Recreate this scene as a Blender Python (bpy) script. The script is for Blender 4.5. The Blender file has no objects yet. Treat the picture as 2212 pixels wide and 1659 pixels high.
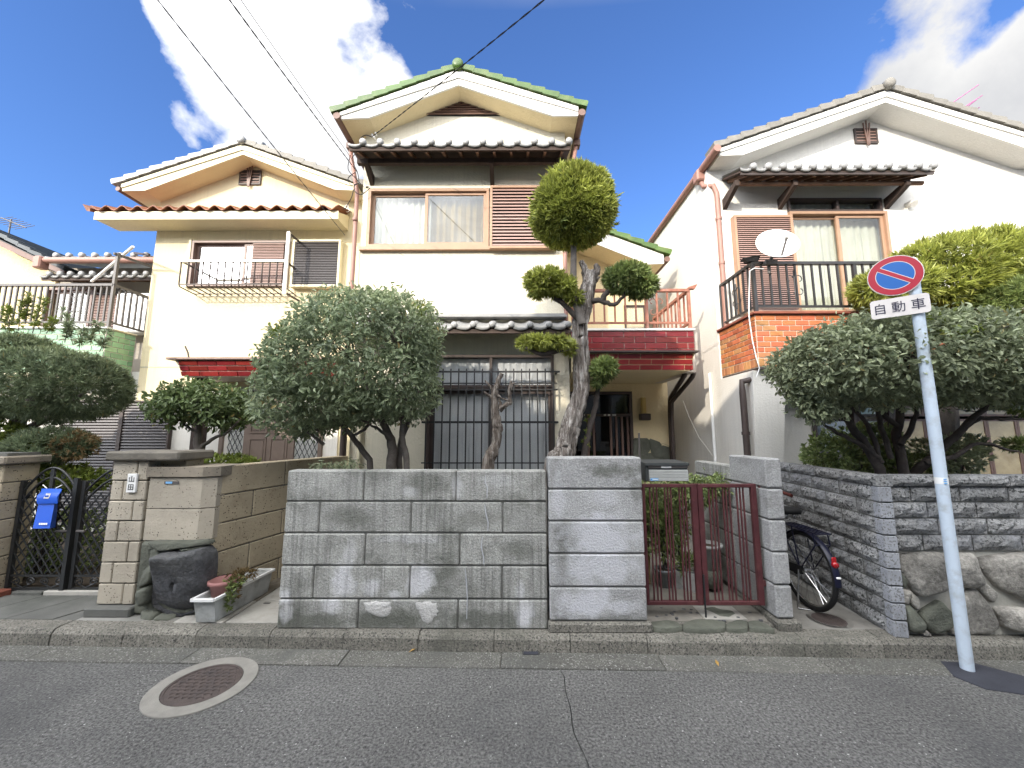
import bpy, math, random
import numpy as np
from mathutils import Vector, Matrix
random.seed(7)
RNG = np.random.default_rng(11)
S = bpy.context.scene
COL = S.collection
# ---------------------------------------------------------------- camera, sky, sun, exposure
PITCH, YAW, EYE, FPX = math.radians(7.3), math.radians(0.3), 1.7, 831.0
cam_d = bpy.data.cameras.new('camera'); cam = bpy.data.objects.new('camera', cam_d); COL.objects.link(cam)
cam.location = (0, 0, EYE); cam.rotation_euler = (math.pi/2 + PITCH, 0, YAW)
cam_d.sensor_width = 36.0; cam_d.lens = 36.0*FPX/2212.0; cam_d.clip_start = 0.05; cam_d.clip_end = 2000
S.camera = cam
SUN_DIR = Vector((0.65, 1.0, -0.5)).normalized()          # the way the light travels
SUN_EL = math.asin(-SUN_DIR.z); SUN_ROT = math.atan2(-SUN_DIR.x, -SUN_DIR.y)
sun_d = bpy.data.lights.new('sun', 'SUN'); sun_d.energy = 2.0; sun_d.angle = math.radians(0.5); sun_d.color = (1.0, 0.9, 0.76)
sun = bpy.data.objects.new('sun', sun_d); COL.objects.link(sun)
sun.rotation_euler = SUN_DIR.to_track_quat('-Z', 'Y').to_euler(); sun.location = (-6, -10, 9)
S.view_settings.view_transform = 'Standard'; S.view_settings.look = 'None'
S.view_settings.exposure = 1.37; S.view_settings.gamma = 1.0
S.view_settings.use_curve_mapping = False
W = bpy.data.worlds.new('World'); S.world = W; W.use_nodes = True
def build_world():
    nt = W.node_tree; nt.nodes.clear(); N = nt.nodes.new; L = nt.links.new
    out = N('ShaderNodeOutputWorld'); bg = N('ShaderNodeBackground'); bg.inputs['Strength'].default_value = 0.15
    sky = N('ShaderNodeTexSky'); sky.sky_type = 'NISHITA'; sky.sun_disc = False
    sky.sun_elevation = SUN_EL; sky.sun_rotation = SUN_ROT; sky.air_density = 1.0; sky.dust_density = 0.4; sky.ozone_density = 3.0
    tc = N('ShaderNodeTexCoord')
    def math_(op, a, b=None, clamp=False):
        n = N('ShaderNodeMath'); n.operation = op; n.use_clamp = clamp
        for i, s in enumerate((a, b)):
            if s is None: continue
            if isinstance(s, (int, float)): n.inputs[i].default_value = s
            else: L(s, n.inputs[i])
        return n.outputs[0]
    sep = N('ShaderNodeSeparateXYZ'); L(tc.outputs['Generated'], sep.inputs[0])
    # direction projected on a cloud deck
    zc = math_('MAXIMUM', sep.outputs['Z'], 0.06)
    comb = N('ShaderNodeCombineXYZ')
    L(math_('DIVIDE', sep.outputs['X'], zc), comb.inputs[0]); L(math_('DIVIDE', sep.outputs['Y'], zc), comb.inputs[1])
    n1 = N('ShaderNodeTexNoise'); n1.inputs['Scale'].default_value = 1.9; n1.inputs['Detail'].default_value = 13; n1.inputs['Roughness'].default_value = 0.58
    n1.inputs['Distortion'].default_value = 0.25
    mp = N('ShaderNodeMapping'); L(tc.outputs['Generated'], mp.inputs[0]); mp.inputs['Scale'].default_value = (1.5, 1.5, 1.5); mp.inputs['Location'].default_value = (3.1, 0.4, 1.7)
    mp.inputs['Rotation'].default_value = (0.3, 0.9, 0.2)
    L(mp.outputs[0], n1.inputs['Vector'])
    n2 = N('ShaderNodeTexNoise'); n2.inputs['Scale'].default_value = 0.55; n2.inputs['Detail'].default_value = 7; n2.inputs['Roughness'].default_value = 0.6
    mp2 = N('ShaderNodeMapping'); L(comb.outputs[0], mp2.inputs[0]); mp2.inputs['Location'].default_value = (5.3, 2.2, 0)
    L(mp2.outputs[0], n2.inputs['Vector'])
    # two cloud banks of the photo, and unseen broken cloud added as fill light
    def bank(d, k, am):
        v = Vector(d).normalized(); n = N('ShaderNodeVectorMath'); n.operation = 'DOT_PRODUCT'
        L(tc.outputs['Generated'], n.inputs[0]); n.inputs[1].default_value = v
        return math_('MULTIPLY', math_('SUBTRACT', n.outputs['Value'], k), am/(1-k))
    b = bank(*CLOUDS[0])
    for c_ in CLOUDS[1:]: b = math_('MAXIMUM', b, bank(*c_))
    vo = N('ShaderNodeTexVoronoi'); vo.feature = 'SMOOTH_F1'; vo.inputs['Scale'].default_value = 9.0; vo.inputs['Smoothness'].default_value = 0.6
    vm = N('ShaderNodeMixRGB'); vm.inputs[0].default_value = 0.12; L(tc.outputs['Generated'], vm.inputs[1]); L(n1.outputs['Color'], vm.inputs[2]); L(vm.outputs[0], vo.inputs['Vector'])
    nn = math_('ADD', math_('MULTIPLY', math_('SUBTRACT', n1.outputs['Fac'], 0.5), 3.3), math_('MULTIPLY', math_('SUBTRACT', 0.42, vo.outputs['Distance']), 0.75))
    m1 = math_('MULTIPLY', math_('ADD', math_('ADD', b, nn), 0.08), 3.6, True)
    # unseen cloud overhead and behind, added to light the shaded street
    back = math_('MULTIPLY', math_('ADD', math_('SUBTRACT', math_('MULTIPLY', sep.outputs['Z'], 1.5), sep.outputs['Y']), -0.55), 3.0, True)
    m2 = math_('MULTIPLY', math_('MULTIPLY', math_('SUBTRACT', n2.outputs['Fac'], 0.36), 6.0, True), back)
    m = math_('MAXIMUM', m1, m2)
    hz = math_('MULTIPLY', sep.outputs['Z'], 14.0, True)
    m = math_('MULTIPLY', m, hz)
    cr = N('ShaderNodeValToRGB'); L(n1.outputs['Fac'], cr.inputs[0])
    cr.color_ramp.elements[0].position = 0.35; cr.color_ramp.elements[0].color = (2.6, 2.58, 2.54, 1)
    cr.color_ramp.elements[1].position = 0.62; cr.color_ramp.elements[1].color = (1.75, 1.78, 1.86, 1)
    # cloud brightened towards the sun, gain set to fill the shade
    dn = N('ShaderNodeVectorMath'); dn.operation = 'DOT_PRODUCT'; L(tc.outputs['Generated'], dn.inputs[0]); dn.inputs[1].default_value = -SUN_DIR
    gl = math_('ADD', math_('MULTIPLY', math_('POWER', math_('MAXIMUM', math_('MULTIPLY', math_('ADD', dn.outputs['Value'], 1.0), 0.5), 0.0), 4.0), CLOUD_GAIN), 1.0)
    cg = N('ShaderNodeMixRGB'); cg.blend_type = 'MULTIPLY'; cg.inputs[0].default_value = 1.0; L(cr.outputs[0], cg.inputs[1])
    cc = N('ShaderNodeCombineXYZ'); L(gl, cc.inputs[0]); L(gl, cc.inputs[1]); L(gl, cc.inputs[2]); L(cc.outputs[0], cg.inputs[2])
    sm = N('ShaderNodeMixRGB'); sm.blend_type = 'MULTIPLY'; sm.inputs[0].default_value = 1.0
    L(sky.outputs[0], sm.inputs[1]); sm.inputs[2].default_value = SKY_TINT
    mix = N('ShaderNodeMixRGB'); L(m, mix.inputs[0]); L(sm.outputs[0], mix.inputs[1]); L(cg.outputs[0], mix.inputs[2])
    L(mix.outputs[0], bg.inputs['Color']); L(bg.outputs[0], out.inputs[0])
SKY_TINT = (0.42, 0.545, 0.77, 1); CLOUD_GAIN = 12.0
def ray(x, y):
    u = (x-1106)/FPX; v = (829.5-y)/FPX; f = math.cos(PITCH)-v*math.sin(PITCH); z = v*math.cos(PITCH)+math.sin(PITCH)
    return Vector((math.cos(YAW)*u-math.sin(YAW)*f, math.sin(YAW)*u+math.cos(YAW)*f, z))
def at(x, y, Y):
    d = ray(x, y); return Vector((d.x*Y/d.y, Y, EYE+d.z*Y/d.y))
def atx(x, y, X):
    d = ray(x, y); return Vector((X, d.y*X/d.x, EYE+d.z*X/d.x))
def atz(x, y, Z):
    d = ray(x, y); t = (Z-EYE)/d.z; return Vector((d.x*t, d.y*t, Z))
def bk_(x, y, r, am=0.62): a, b = ray(x, y).normalized(), ray(x+r, y).normalized(); return (a, a.dot(b), am)
CLOUDS = [bk_(640, 150, 215, .7), bk_(500, 60, 140), bk_(700, -30, 190), bk_(690, 300, 150), bk_(790, 150, 120), bk_(580, 340, 90), bk_(2210, 110, 290, .8), bk_(2230, -20, 320), bk_(2070, 110, 190), bk_(1975, 205, 110)]
build_world()

# ---------------------------------------------------------------- objects
WP = {}
def props(o, label=None, cat=None, group=None, kind=None):
    if label: o['label'] = label
    if cat: o['category'] = cat
    if group: o['group'] = group
    if kind: o['kind'] = kind
    return o
def wpos(o): return WP.get(o.name, Vector((0, 0, 0))) if o else Vector((0, 0, 0))
def thing(name, label, cat, loc=(0, 0, 0), group=None):
    o = bpy.data.objects.new(name, None); COL.objects.link(o); o.location = loc; o.empty_display_size = 0.1
    WP[o.name] = Vector(loc); return props(o, label, cat, group, 'thing')
def put(name, me, parent=None, loc=(0, 0, 0), rot=None, label=None, kind=None):
    """link a mesh whose origin stands at world position loc (parents are never rotated)"""
    o = bpy.data.objects.new(name, me); COL.objects.link(o)
    loc = Vector(loc); WP[o.name] = loc
    if parent: o.parent = parent
    o.location = loc - wpos(parent)
    if rot: o.rotation_euler = rot
    return props(o, label, None, None, kind)
class MB:
    def __init__(s): s.v = []; s.f = []; s.sm = []
    def add(s, vs, fs, smooth=False):
        b = len(s.v); s.v += [tuple(p) for p in vs]
        for f in fs: s.f.append(tuple(i+b for i in f)); s.sm.append(smooth)
        return s
    def box(s, x0, x1, y0, y1, z0, z1):
        return s.add([(x0,y0,z0),(x1,y0,z0),(x1,y1,z0),(x0,y1,z0),(x0,y0,z1),(x1,y0,z1),(x1,y1,z1),(x0,y1,z1)],
            [(3,2,1,0),(4,5,6,7),(0,1,5,4),(1,2,6,5),(2,3,7,6),(3,0,4,7)])
    def cbox(s, x0, x1, y0, y1, z0, z1, c=0.01):
        A = [(x0, x1), (y0, y1), (z0, z1)]; vs = []; idx = {}
        for i in (0, 1):
            for j in (0, 1):
                for k in (0, 1):
                    for ax in range(3):
                        p = [A[0][i], A[1][j], A[2][k]]
                        for a, q in enumerate((i, j, k)):
                            if a != ax: p[a] += c if q == 0 else -c
                        idx[(i, j, k, ax)] = len(vs); vs.append(tuple(p))
        fs = []
        def face(l):
            fs.append(l)
        for ax in range(3):
            a, b = [q for q in range(3) if q != ax]
            for side in (0, 1):
                l = []
                for (p, q) in ((0,0),(1,0),(1,1),(0,1)):
                    t = [0,0,0]; t[ax] = side; t[a] = p; t[b] = q; l.append(idx[(*t, ax)])
                face(l)
            for (p, q) in ((0,0),(0,1),(1,0),(1,1)):          # edge along ax between faces a and b
                l = []
                for e, f in ((0, a), (1, a), (1, b), (0, b)):
                    t = [0,0,0]; t[ax] = e; t[a] = p; t[b] = q; l.append(idx[(*t, f)])
                face(l)
        for i in (0,1):
            for j in (0,1):
                for k in (0,1): face([idx[(i,j,k,ax)] for ax in range(3)])
        cen = np.array([(x0+x1)/2,(y0+y1)/2,(z0+z1)/2]); P = np.array(vs); out = []
        for l in fs:
            n = np.cross(P[l[1]]-P[l[0]], P[l[2]]-P[l[0]])
            out.append(l if np.dot(n, P[l].mean(0)-cen) > 0 else l[::-1])
        return s.add(vs, out)
    def prism(s, poly, lo, hi, axis='y'):
        """polygon (2D points) extruded along axis; 2D coords are the two other axes in xyz order"""
        def P(p, h):
            return {'y': (p[0], h, p[1]), 'x': (h, p[0], p[1]), 'z': (p[0], p[1], h)}[axis]
        n = len(poly); vs = [P(p, lo) for p in poly]+[P(p, hi) for p in poly]
        ar = sum(poly[i][0]*poly[(i+1)%n][1]-poly[(i+1)%n][0]*poly[i][1] for i in range(n))
        flip = (ar < 0) ^ (axis == 'y')
        fs = [tuple(range(n))[::-1], tuple(range(n, 2*n))]+[(i, (i+1)%n, n+(i+1)%n, n+i) for i in range(n)]
        if flip: fs = [f[::-1] for f in fs]
        return s.add(vs, fs)
    def hexa(s, p):  # 8 points: bottom 4 ccw from above, top 4
        return s.add(p, [(3,2,1,0),(4,5,6,7),(0,1,5,4),(1,2,6,5),(2,3,7,6),(3,0,4,7)])
    def tube(s, pts, r, n=8, caps=True, prof=None):
        pts = [Vector(p) for p in pts]; m = len(pts)
        rs = r if isinstance(r, (list, tuple)) else [r]*m
        t0 = (pts[1]-pts[0]).normalized(); up = Vector((0,0,1)) if abs(t0.z) < 0.9 else Vector((1,0,0))
        a = t0.cross(up).normalized(); vs = []; prev = t0
        for i in range(m):
            t = (pts[min(i+1,m-1)]-pts[max(i-1,0)]).normalized()
            q = prev.rotation_difference(t); a = q @ a; a = (a - t*a.dot(t)).normalized(); b = t.cross(a); prev = t
            for k in range(n):
                w = 2*math.pi*k/n; rr = rs[i]*(prof(i/(m-1), w) if prof else 1)
                vs.append(pts[i]+a*math.cos(w)*rr+b*math.sin(w)*rr)
        fs = [(i*n+k, i*n+(k+1)%n, (i+1)*n+(k+1)%n, (i+1)*n+k) for i in range(m-1) for k in range(n)]
        s.add(vs, fs, n > 5)
        if caps:
            s.add(vs[:n], [tuple(range(n))[::-1]]); s.add(vs[-n:], [tuple(range(n))])
        return s
    def bar(s, a, b, w, h=None, up=(0,0,1)):
        """square bar from a to b"""
        a, b = Vector(a), Vector(b); h = h or w; t = (b-a).normalized(); u = Vector(up)
        if abs(t.dot(u)) > 0.98: u = Vector((0,1,0))
        x = t.cross(u).normalized()*(w/2); y = x.cross(t).normalized()*(h/2)
        c = [a-x-y, a+x-y, a+x+y, a-x+y, b-x-y, b+x-y, b+x+y, b-x+y]
        return s.add(c, [(0,1,2,3),(7,6,5,4),(4,5,1,0),(5,6,2,1),(6,7,3,2),(7,4,0,3)])
    def lathe(s, prof, c=(0,0,0), n=24, axis='z', smooth=True):
        vs = []; c = Vector(c)
        for (r, h) in prof:
            for k in range(n):
                w = 2*math.pi*k/n; p = {'z': (r*math.cos(w), r*math.sin(w), h), 'y': (r*math.cos(w), h, r*math.sin(w)), 'x': (h, r*math.cos(w), r*math.sin(w))}[axis]
                vs.append(c+Vector(p))
        m = len(prof)
        fs = [(i*n+k, i*n+(k+1)%n, (i+1)*n+(k+1)%n, (i+1)*n+k) for i in range(m-1) for k in range(n)]
        if axis == 'y': fs = [f[::-1] for f in fs]
        return s.add(vs, fs, smooth)
    def torus(s, c, R, r, axis='y', n=40, m=8):
        vs = []
        for i in range(n):
            w = 2*math.pi*i/n
            for k in range(m):
                q = 2*math.pi*k/m; rr = R+r*math.cos(q); h = r*math.sin(q)
                p = {'y': (rr*math.cos(w), h, rr*math.sin(w)), 'z': (rr*math.cos(w), rr*math.sin(w), h), 'x': (h, rr*math.cos(w), rr*math.sin(w))}[axis]
                vs.append(Vector(c)+Vector(p))
        return s.add(vs, [(i*m+k, ((i+1)%n)*m+k, ((i+1)%n)*m+(k+1)%m, i*m+(k+1)%m) for i in range(n) for k in range(m)], True)
    def mesh(s, name, m=None):
        me = bpy.data.meshes.new(name); me.from_pydata(s.v, [], s.f)
        me.polygons.foreach_set('use_smooth', s.sm)
        if m: me.materials.append(m)
        return me
    def build(s, name, m, parent=None, label=None, kind=None, loc=(0,0,0)):
        return put(name, s.mesh(name, m), parent, loc, None, label, kind)
CACHE = {}
def brickmesh(name, m, w, d, h, c=0.006):
    """a chamfered block centred on x and z, its front face at y=0"""
    k = (m.name, round(w,3), round(d,3), round(h,3), c)
    if k not in CACHE: CACHE[k] = MB().cbox(-w/2, w/2, 0, d, -h/2, h/2, c).mesh(name, m)
    return CACHE[k]
def fastmesh(name, V, F, m, smooth=False):
    """V (n,3) array, F (k,q) array of equal-sided faces"""
    me = bpy.data.meshes.new(name); n, q = F.shape
    me.vertices.add(len(V)); me.vertices.foreach_set('co', np.asarray(V, np.float32).ravel())
    me.loops.add(n*q); me.loops.foreach_set('vertex_index', F.astype(np.int32).ravel())
    me.polygons.add(n); me.polygons.foreach_set('loop_start', np.arange(0, n*q, q, dtype=np.int32))
    me.polygons.foreach_set('use_smooth', np.full(n, smooth)); me.update(calc_edges=True); me.materials.append(m)
    return me

# ---------------------------------------------------------------- materials
def mat(name, col, rough=0.8, var=0.0, vscale=3.0, bump=0.0, bscale=60.0, rnd=0.0, spec=0.3, metal=0.0, stain=None, sscale=1.2, samt=0.0,
        speck=None, spscale=200.0, spth=0.62, streak=0.0, hue=0.0, detail=6, bdist=0.01, grain=0.0, gscale=80.0, blobs=(), dblobs=(), dark=(0.1,0.105,0.085), bloom=None, blscale=1.3, bamt=0.0, bth=0.55, pits=0.0, pscale=40.0):
    """one Principled surface: base colour, soft variation, stains with shapes of their own, specks, bump, per-object tint"""
    m = bpy.data.materials.new(name); m.use_nodes = True; nt = m.node_tree; N = nt.nodes.new; L = nt.links.new
    b = nt.nodes['Principled BSDF']; b.inputs['Roughness'].default_value = rough; b.inputs['Metallic'].default_value = metal
    b.inputs['Specular IOR Level'].default_value = spec
    geo = N('ShaderNodeNewGeometry'); pos = geo.outputs['Position']
    cur = N('ShaderNodeRGB'); cur.outputs[0].default_value = (*col, 1); c = cur.outputs[0]
    def noise(sc, det=detail, ro=0.6, vec=pos):
        n = N('ShaderNodeTexNoise'); n.inputs['Scale'].default_value = sc; n.inputs['Detail'].default_value = det; n.inputs['Roughness'].default_value = ro
        L(vec, n.inputs['Vector']); return n.outputs['Fac']
    def ramp(f, a, bb, ca=(0,0,0,1), cb=(1,1,1,1)):
        r = N('ShaderNodeValToRGB'); r.color_ramp.elements[0].position = a; r.color_ramp.elements[1].position = bb
        r.color_ramp.elements[0].color = ca; r.color_ramp.elements[1].color = cb; L(f, r.inputs[0]); return r.outputs[0]
    def mixc(f, c1, c2, mode='MIX'):
        n = N('ShaderNodeMixRGB'); n.blend_type = mode
        for i, s_ in enumerate((f, c1, c2)):
            if isinstance(s_, (int, float)): n.inputs[i].default_value = s_
            elif isinstance(s_, tuple): n.inputs[i].default_value = s_
            else: L(s_, n.inputs[i])
        return n.outputs[0]
    if var:
        lo, hi = 1-var, 1+var; c = mixc(1.0, c, ramp(noise(vscale), 0.3, 0.7, (lo,lo,lo,1), (hi,hi,hi,1)), 'MULTIPLY')
    if grain:
        c = mixc(1.0, c, ramp(noise(gscale, 3, 0.7), 0.32, 0.68, (1-grain,)*3+(1,), (1+grain,)*3+(1,)), 'MULTIPLY')
    if rnd or hue:
        oi = N('ShaderNodeObjectInfo')
        hs = N('ShaderNodeHueSaturation'); L(c, hs.inputs['Color'])
        def mr(lo, hi, src):
            q = N('ShaderNodeMapRange'); q.inputs['To Min'].default_value = lo; q.inputs['To Max'].default_value = hi; L(src, q.inputs['Value']); return q.outputs[0]
        L(mr(1-rnd, 1+rnd, oi.outputs['Random']), hs.inputs['Value'])
        if hue:
            wn = N('ShaderNodeTexWhiteNoise'); wn.noise_dimensions = '1D'; L(oi.outputs['Random'], wn.inputs['W'])
            L(mr(0.5-hue, 0.5+hue, wn.outputs['Value']), hs.inputs['Hue'])
        c = hs.outputs[0]
    if speck:
        c = mixc(ramp(noise(spscale, 2, 0.5), spth, spth+0.06), c, (*speck, 1))
    if pits:
        vo = N('ShaderNodeTexVoronoi'); vo.inputs['Scale'].default_value = pscale; L(pos, vo.inputs['Vector'])
        mk = N('ShaderNodeMath'); mk.operation = 'MULTIPLY'; L(ramp(vo.outputs['Distance'], 0.16, 0.24, (1,1,1,1), (0,0,0,1)), mk.inputs[0])
        L(ramp(noise(9, 3), 0.47, 0.52), mk.inputs[1]); pitf = mk.outputs[0]
        c = mixc(pitf, c, tuple(q*0.18 for q in col)+(1,))
    if stain and samt:
        f = ramp(noise(sscale, 9, 0.68), 0.5, 0.66); n = N('ShaderNodeMath'); n.operation = 'MULTIPLY'; n.inputs[1].default_value = samt; L(f, n.inputs[0])
        c = mixc(n.outputs[0], c, (*stain, 1))
    if bloom and bamt:
        mp = N('ShaderNodeMapping'); L(pos, mp.inputs[0]); mp.inputs['Scale'].default_value = (1, 1, 0.55); mp.inputs['Location'].default_value = (7.3, 2.1, 4.4)
        f = ramp(noise(blscale, 5, 0.5, mp.outputs[0]), bth, bth+0.13); n = N('ShaderNodeMath'); n.operation = 'MULTIPLY'; n.inputs[1].default_value = bamt; L(f, n.inputs[0])
        c = mixc(n.outputs[0], c, (*bloom, 1))
    for blobs, bloom in ((dblobs, dark), (blobs, bloom)):
      if blobs:                                               # bleached patches: ellipses on the wall face with ragged edges
          acc = None; nb_ = noise(7, 6, 0.65); sp_ = N('ShaderNodeSeparateXYZ'); L(pos, sp_.inputs[0])
          def mt(op, a, b_, cl=False):
              n = N('ShaderNodeMath'); n.operation = op; n.use_clamp = cl
              for i, q in enumerate((a, b_)):
                  if isinstance(q, (int, float)): n.inputs[i].default_value = q
                  else: L(q, n.inputs[i])
              return n.outputs[0]
          for (bx, bz, rx, rz, am) in blobs:
              dx = mt('DIVIDE', mt('SUBTRACT', sp_.outputs['X'], bx), rx); dz = mt('DIVIDE', mt('SUBTRACT', sp_.outputs['Z'], bz), rz)
              d = mt('SQRT', mt('ADD', mt('MULTIPLY', dx, dx), mt('MULTIPLY', dz, dz)), 0.0)
              f = mt('MULTIPLY', mt('MULTIPLY', mt('ADD', mt('SUBTRACT', 1.0, d), mt('MULTIPLY', mt('SUBTRACT', nb_, 0.5), 2.2)), 1.8, True), am)
              acc = f if acc is None else mt('MAXIMUM', acc, f)
          c = mixc(acc, c, (*bloom, 1))
    if streak:
        mp = N('ShaderNodeMapping'); L(pos, mp.inputs[0]); mp.inputs['Scale'].default_value = (34, 34, 0.8)
        f1 = ramp(noise(1.0, 6, 0.65, mp.outputs[0]), 0.46, 0.72)
        f2 = ramp(noise(1.5, 4), 0.36, 0.58); n = N('ShaderNodeMath'); n.operation = 'MULTIPLY'; L(f1, n.inputs[0]); L(f2, n.inputs[1])
        n2 = N('ShaderNodeMath'); n2.operation = 'MULTIPLY'; n2.inputs[1].default_value = streak; L(n.outputs[0], n2.inputs[0])
        c = mixc(n2.outputs[0], c, tuple(q*0.25 for q in col)+(1,))
    L(c, b.inputs['Base Color'])
    if bump or pits:
        bn = N('ShaderNodeBump'); bn.inputs['Distance'].default_value = bdist; bn.inputs['Strength'].default_value = max(bump, 0.3)
        h = noise(bscale, 8, 0.65)
        if pits:
            q = N('ShaderNodeMath'); q.operation = 'SUBTRACT'; L(h, q.inputs[0]); L(pitf, q.inputs[1]); h = q.outputs[0]
        L(h, bn.inputs['Height']); L(bn.outputs[0], b.inputs['Normal'])
    return m
def leafmat(name, c1, c2, rough=0.45, spec=0.35, trans=0.25):
    m = bpy.data.materials.new(name); m.use_nodes = True; nt = m.node_tree; N = nt.nodes.new; L = nt.links.new
    b = nt.nodes['Principled BSDF']; b.inputs['Roughness'].default_value = rough; b.inputs['Specular IOR Level'].default_value = spec
    geo = N('ShaderNodeNewGeometry'); r = N('ShaderNodeValToRGB'); L(geo.outputs['Random Per Island'], r.inputs[0])
    r.color_ramp.elements[0].color = (*c1, 1); r.color_ramp.elements[1].color = (0.34, 0.25, 0.09, 1)
    e = r.color_ramp.elements.new(0.96); e.color = (*c2, 1); e = r.color_ramp.elements.new(0.985); e.color = (*c2, 1)
    nz = N('ShaderNodeTexNoise'); nz.inputs['Scale'].default_value = 5.0; nz.inputs['Detail'].default_value = 3; L(geo.outputs['Position'], nz.inputs['Vector'])   # clumps of older and newer growth
    mr = N('ShaderNodeMapRange'); mr.inputs['From Min'].default_value = 0.3; mr.inputs['From Max'].default_value = 0.7; mr.inputs['To Min'].default_value = 0.72; mr.inputs['To Max'].default_value = 1.3; L(nz.outputs['Fac'], mr.inputs['Value'])
    hs = N('ShaderNodeHueSaturation'); L(r.outputs[0], hs.inputs['Color']); L(mr.outputs[0], hs.inputs['Value']); L(hs.outputs[0], b.inputs['Base Color'])
    tr = N('ShaderNodeBsdfTranslucent'); L(hs.outputs[0], tr.inputs['Color']); mx = N('ShaderNodeMixShader'); mx.inputs[0].default_value = trans
    L(b.outputs[0], mx.inputs[1]); L(tr.outputs[0], mx.inputs[2]); L(mx.outputs[0], nt.nodes['Material Output'].inputs['Surface'])
    return m
def glassmat(name, tint=(0.9,0.92,0.92), refl=0.12, rough=0.02, bump=0.0):
    m = bpy.data.materials.new(name); m.use_nodes = True; nt = m.node_tree; N = nt.nodes.new; L = nt.links.new; nt.nodes.remove(nt.nodes['Principled BSDF'])
    t = N('ShaderNodeBsdfTransparent'); t.inputs[0].default_value = (*tint, 1); g = N('ShaderNodeBsdfGlossy'); g.inputs['Roughness'].default_value = rough
    lw = N('ShaderNodeLayerWeight'); lw.inputs['Blend'].default_value = 0.5; pw = N('ShaderNodeMath'); pw.operation = 'POWER'; pw.inputs[1].default_value = 4.0; L(lw.outputs['Facing'], pw.inputs[0])
    ad = N('ShaderNodeMath'); ad.inputs[1].default_value = refl; L(pw.outputs[0], ad.inputs[0]); ad.use_clamp = True
    mx = N('ShaderNodeMixShader'); L(ad.outputs[0], mx.inputs[0]); L(t.outputs[0], mx.inputs[1]); L(g.outputs[0], mx.inputs[2])
    if bump:
        n = N('ShaderNodeTexNoise'); n.inputs['Scale'].default_value = 60; bn = N('ShaderNodeBump'); bn.inputs['Strength'].default_value = bump; bn.inputs['Distance'].default_value = 0.01
        L(n.outputs[0], bn.inputs['Height']); L(bn.outputs[0], g.inputs['Normal'])
    L(mx.outputs[0], nt.nodes['Material Output'].inputs['Surface']); return m
def wall_px(x, y): p = at((1050+x*0.7007)/1.8228, (1750+y*0.7007)/1.8228, 3.36); return p.x, p.z
def blob_(x, y, rx, ry, a): p = wall_px(x, y); return (p[0], p[1], rx*0.00156, ry*0.00156, a)
BLOBS_WALL = [blob_(425, 770, 75, 95, .95), blob_(590, 800, 55, 60, .8), blob_(720, 840, 40, 35, .7), blob_(860, 770, 85, 100, .95), blob_(110, 850, 45, 65, .8), blob_(110, 940, 35, 60, .6), blob_(365, 905, 70, 42, .8),
    blob_(1455, 950, 62, 85, 1.0), blob_(1430, 830, 36, 60, .6), blob_(1070, 230, 40, 80, .5), blob_(470, 600, 45, 90, .5), blob_(800, 265, 60, 40, .4), blob_(1300, 200, 120, 45, .3), blob_(780, 530, 240, 26, .4)]
BLOBS_PILLAR = [blob_(1880, 520, 230, 170, .85), blob_(1870, 690, 230, 110, .8), blob_(1800, 880, 170, 90, .95), blob_(1980, 900, 150, 40, .7), blob_(1900, 300, 120, 70, .5), blob_(1640, 320, 40, 160, .5)]
DARK_WALL = [blob_(700, 985, 330, 60, .85), blob_(250, 990, 260, 50, .75), blob_(1250, 985, 330, 65, .75), blob_(880, 220, 150, 75, .6), blob_(480, 400, 170, 60, .5), blob_(1420, 590, 120, 70, .5), blob_(640, 170, 120, 40, .4), blob_(1180, 420, 150, 60, .4)]
DARK_PILLAR = [blob_(1950, 150, 180, 55, .7), blob_(1660, 560, 50, 200, .5), blob_(2080, 250, 50, 90, .5), blob_(1900, 985, 300, 45, .5)]
M = {}
M['asphalt'] = mat('asphalt', (0.128,0.126,0.120), 0.9, 0.22, 0.9, 0.9, 110, speck=(0.55,0.55,0.52), spscale=52, spth=0.69, grain=0.7, gscale=62, stain=(0.06,0.061,0.062), sscale=0.7, samt=0.6, bdist=0.012)
M['asphalt_dark'] = mat('asphalt_dark', (0.042,0.044,0.055), 0.85, 0.15, 6, 0.4, 150)
M['gutter_concrete'] = mat('gutter_concrete', (0.125,0.122,0.108), 0.9, 0.2, 5, 0.8, 90, rnd=0.15, grain=0.4, gscale=70, speck=(0.3,0.3,0.28), spscale=80, spth=0.6, stain=(0.08,0.082,0.075), sscale=2.5, samt=0.75)
M['kerb'] = mat('kerb', (0.185,0.175,0.15), 0.92, 0.22, 6, 1.0, 70, rnd=0.12, grain=0.45, gscale=60, speck=(0.05,0.05,0.045), spscale=75, spth=0.58, stain=(0.085,0.085,0.07), sscale=3, samt=0.8)
M['concrete'] = mat('concrete', (0.25,0.245,0.225), 0.88, 0.15, 3, 0.3, 90, stain=(0.13,0.13,0.115), sscale=2.0, samt=0.6)
M['concrete_dark'] = mat('concrete_dark', (0.12,0.12,0.11), 0.9, 0.2, 3, 0.4, 80, stain=(0.06,0.065,0.055), sscale=2.0, samt=0.6)
M['block_grey'] = mat('block_grey', (0.36,0.36,0.335), 0.9, 0.15, 3.5, 1.0, 60, rnd=0.07, grain=0.3, gscale=75, stain=(0.11,0.115,0.095), sscale=2.4, samt=0.75, streak=0.95, bloom=(0.60,0.60,0.61), blobs=BLOBS_WALL, dblobs=DARK_WALL, bdist=0.014)
M['block_pillar'] = mat('block_pillar', (0.36,0.36,0.355), 0.9, 0.12, 2.5, 1.0, 60, rnd=0.04, grain=0.28, gscale=75, stain=(0.17,0.17,0.155), sscale=1.7, samt=0.8, bloom=(0.56,0.565,0.59), blobs=BLOBS_PILLAR, dblobs=DARK_PILLAR, bdist=0.014)
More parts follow.
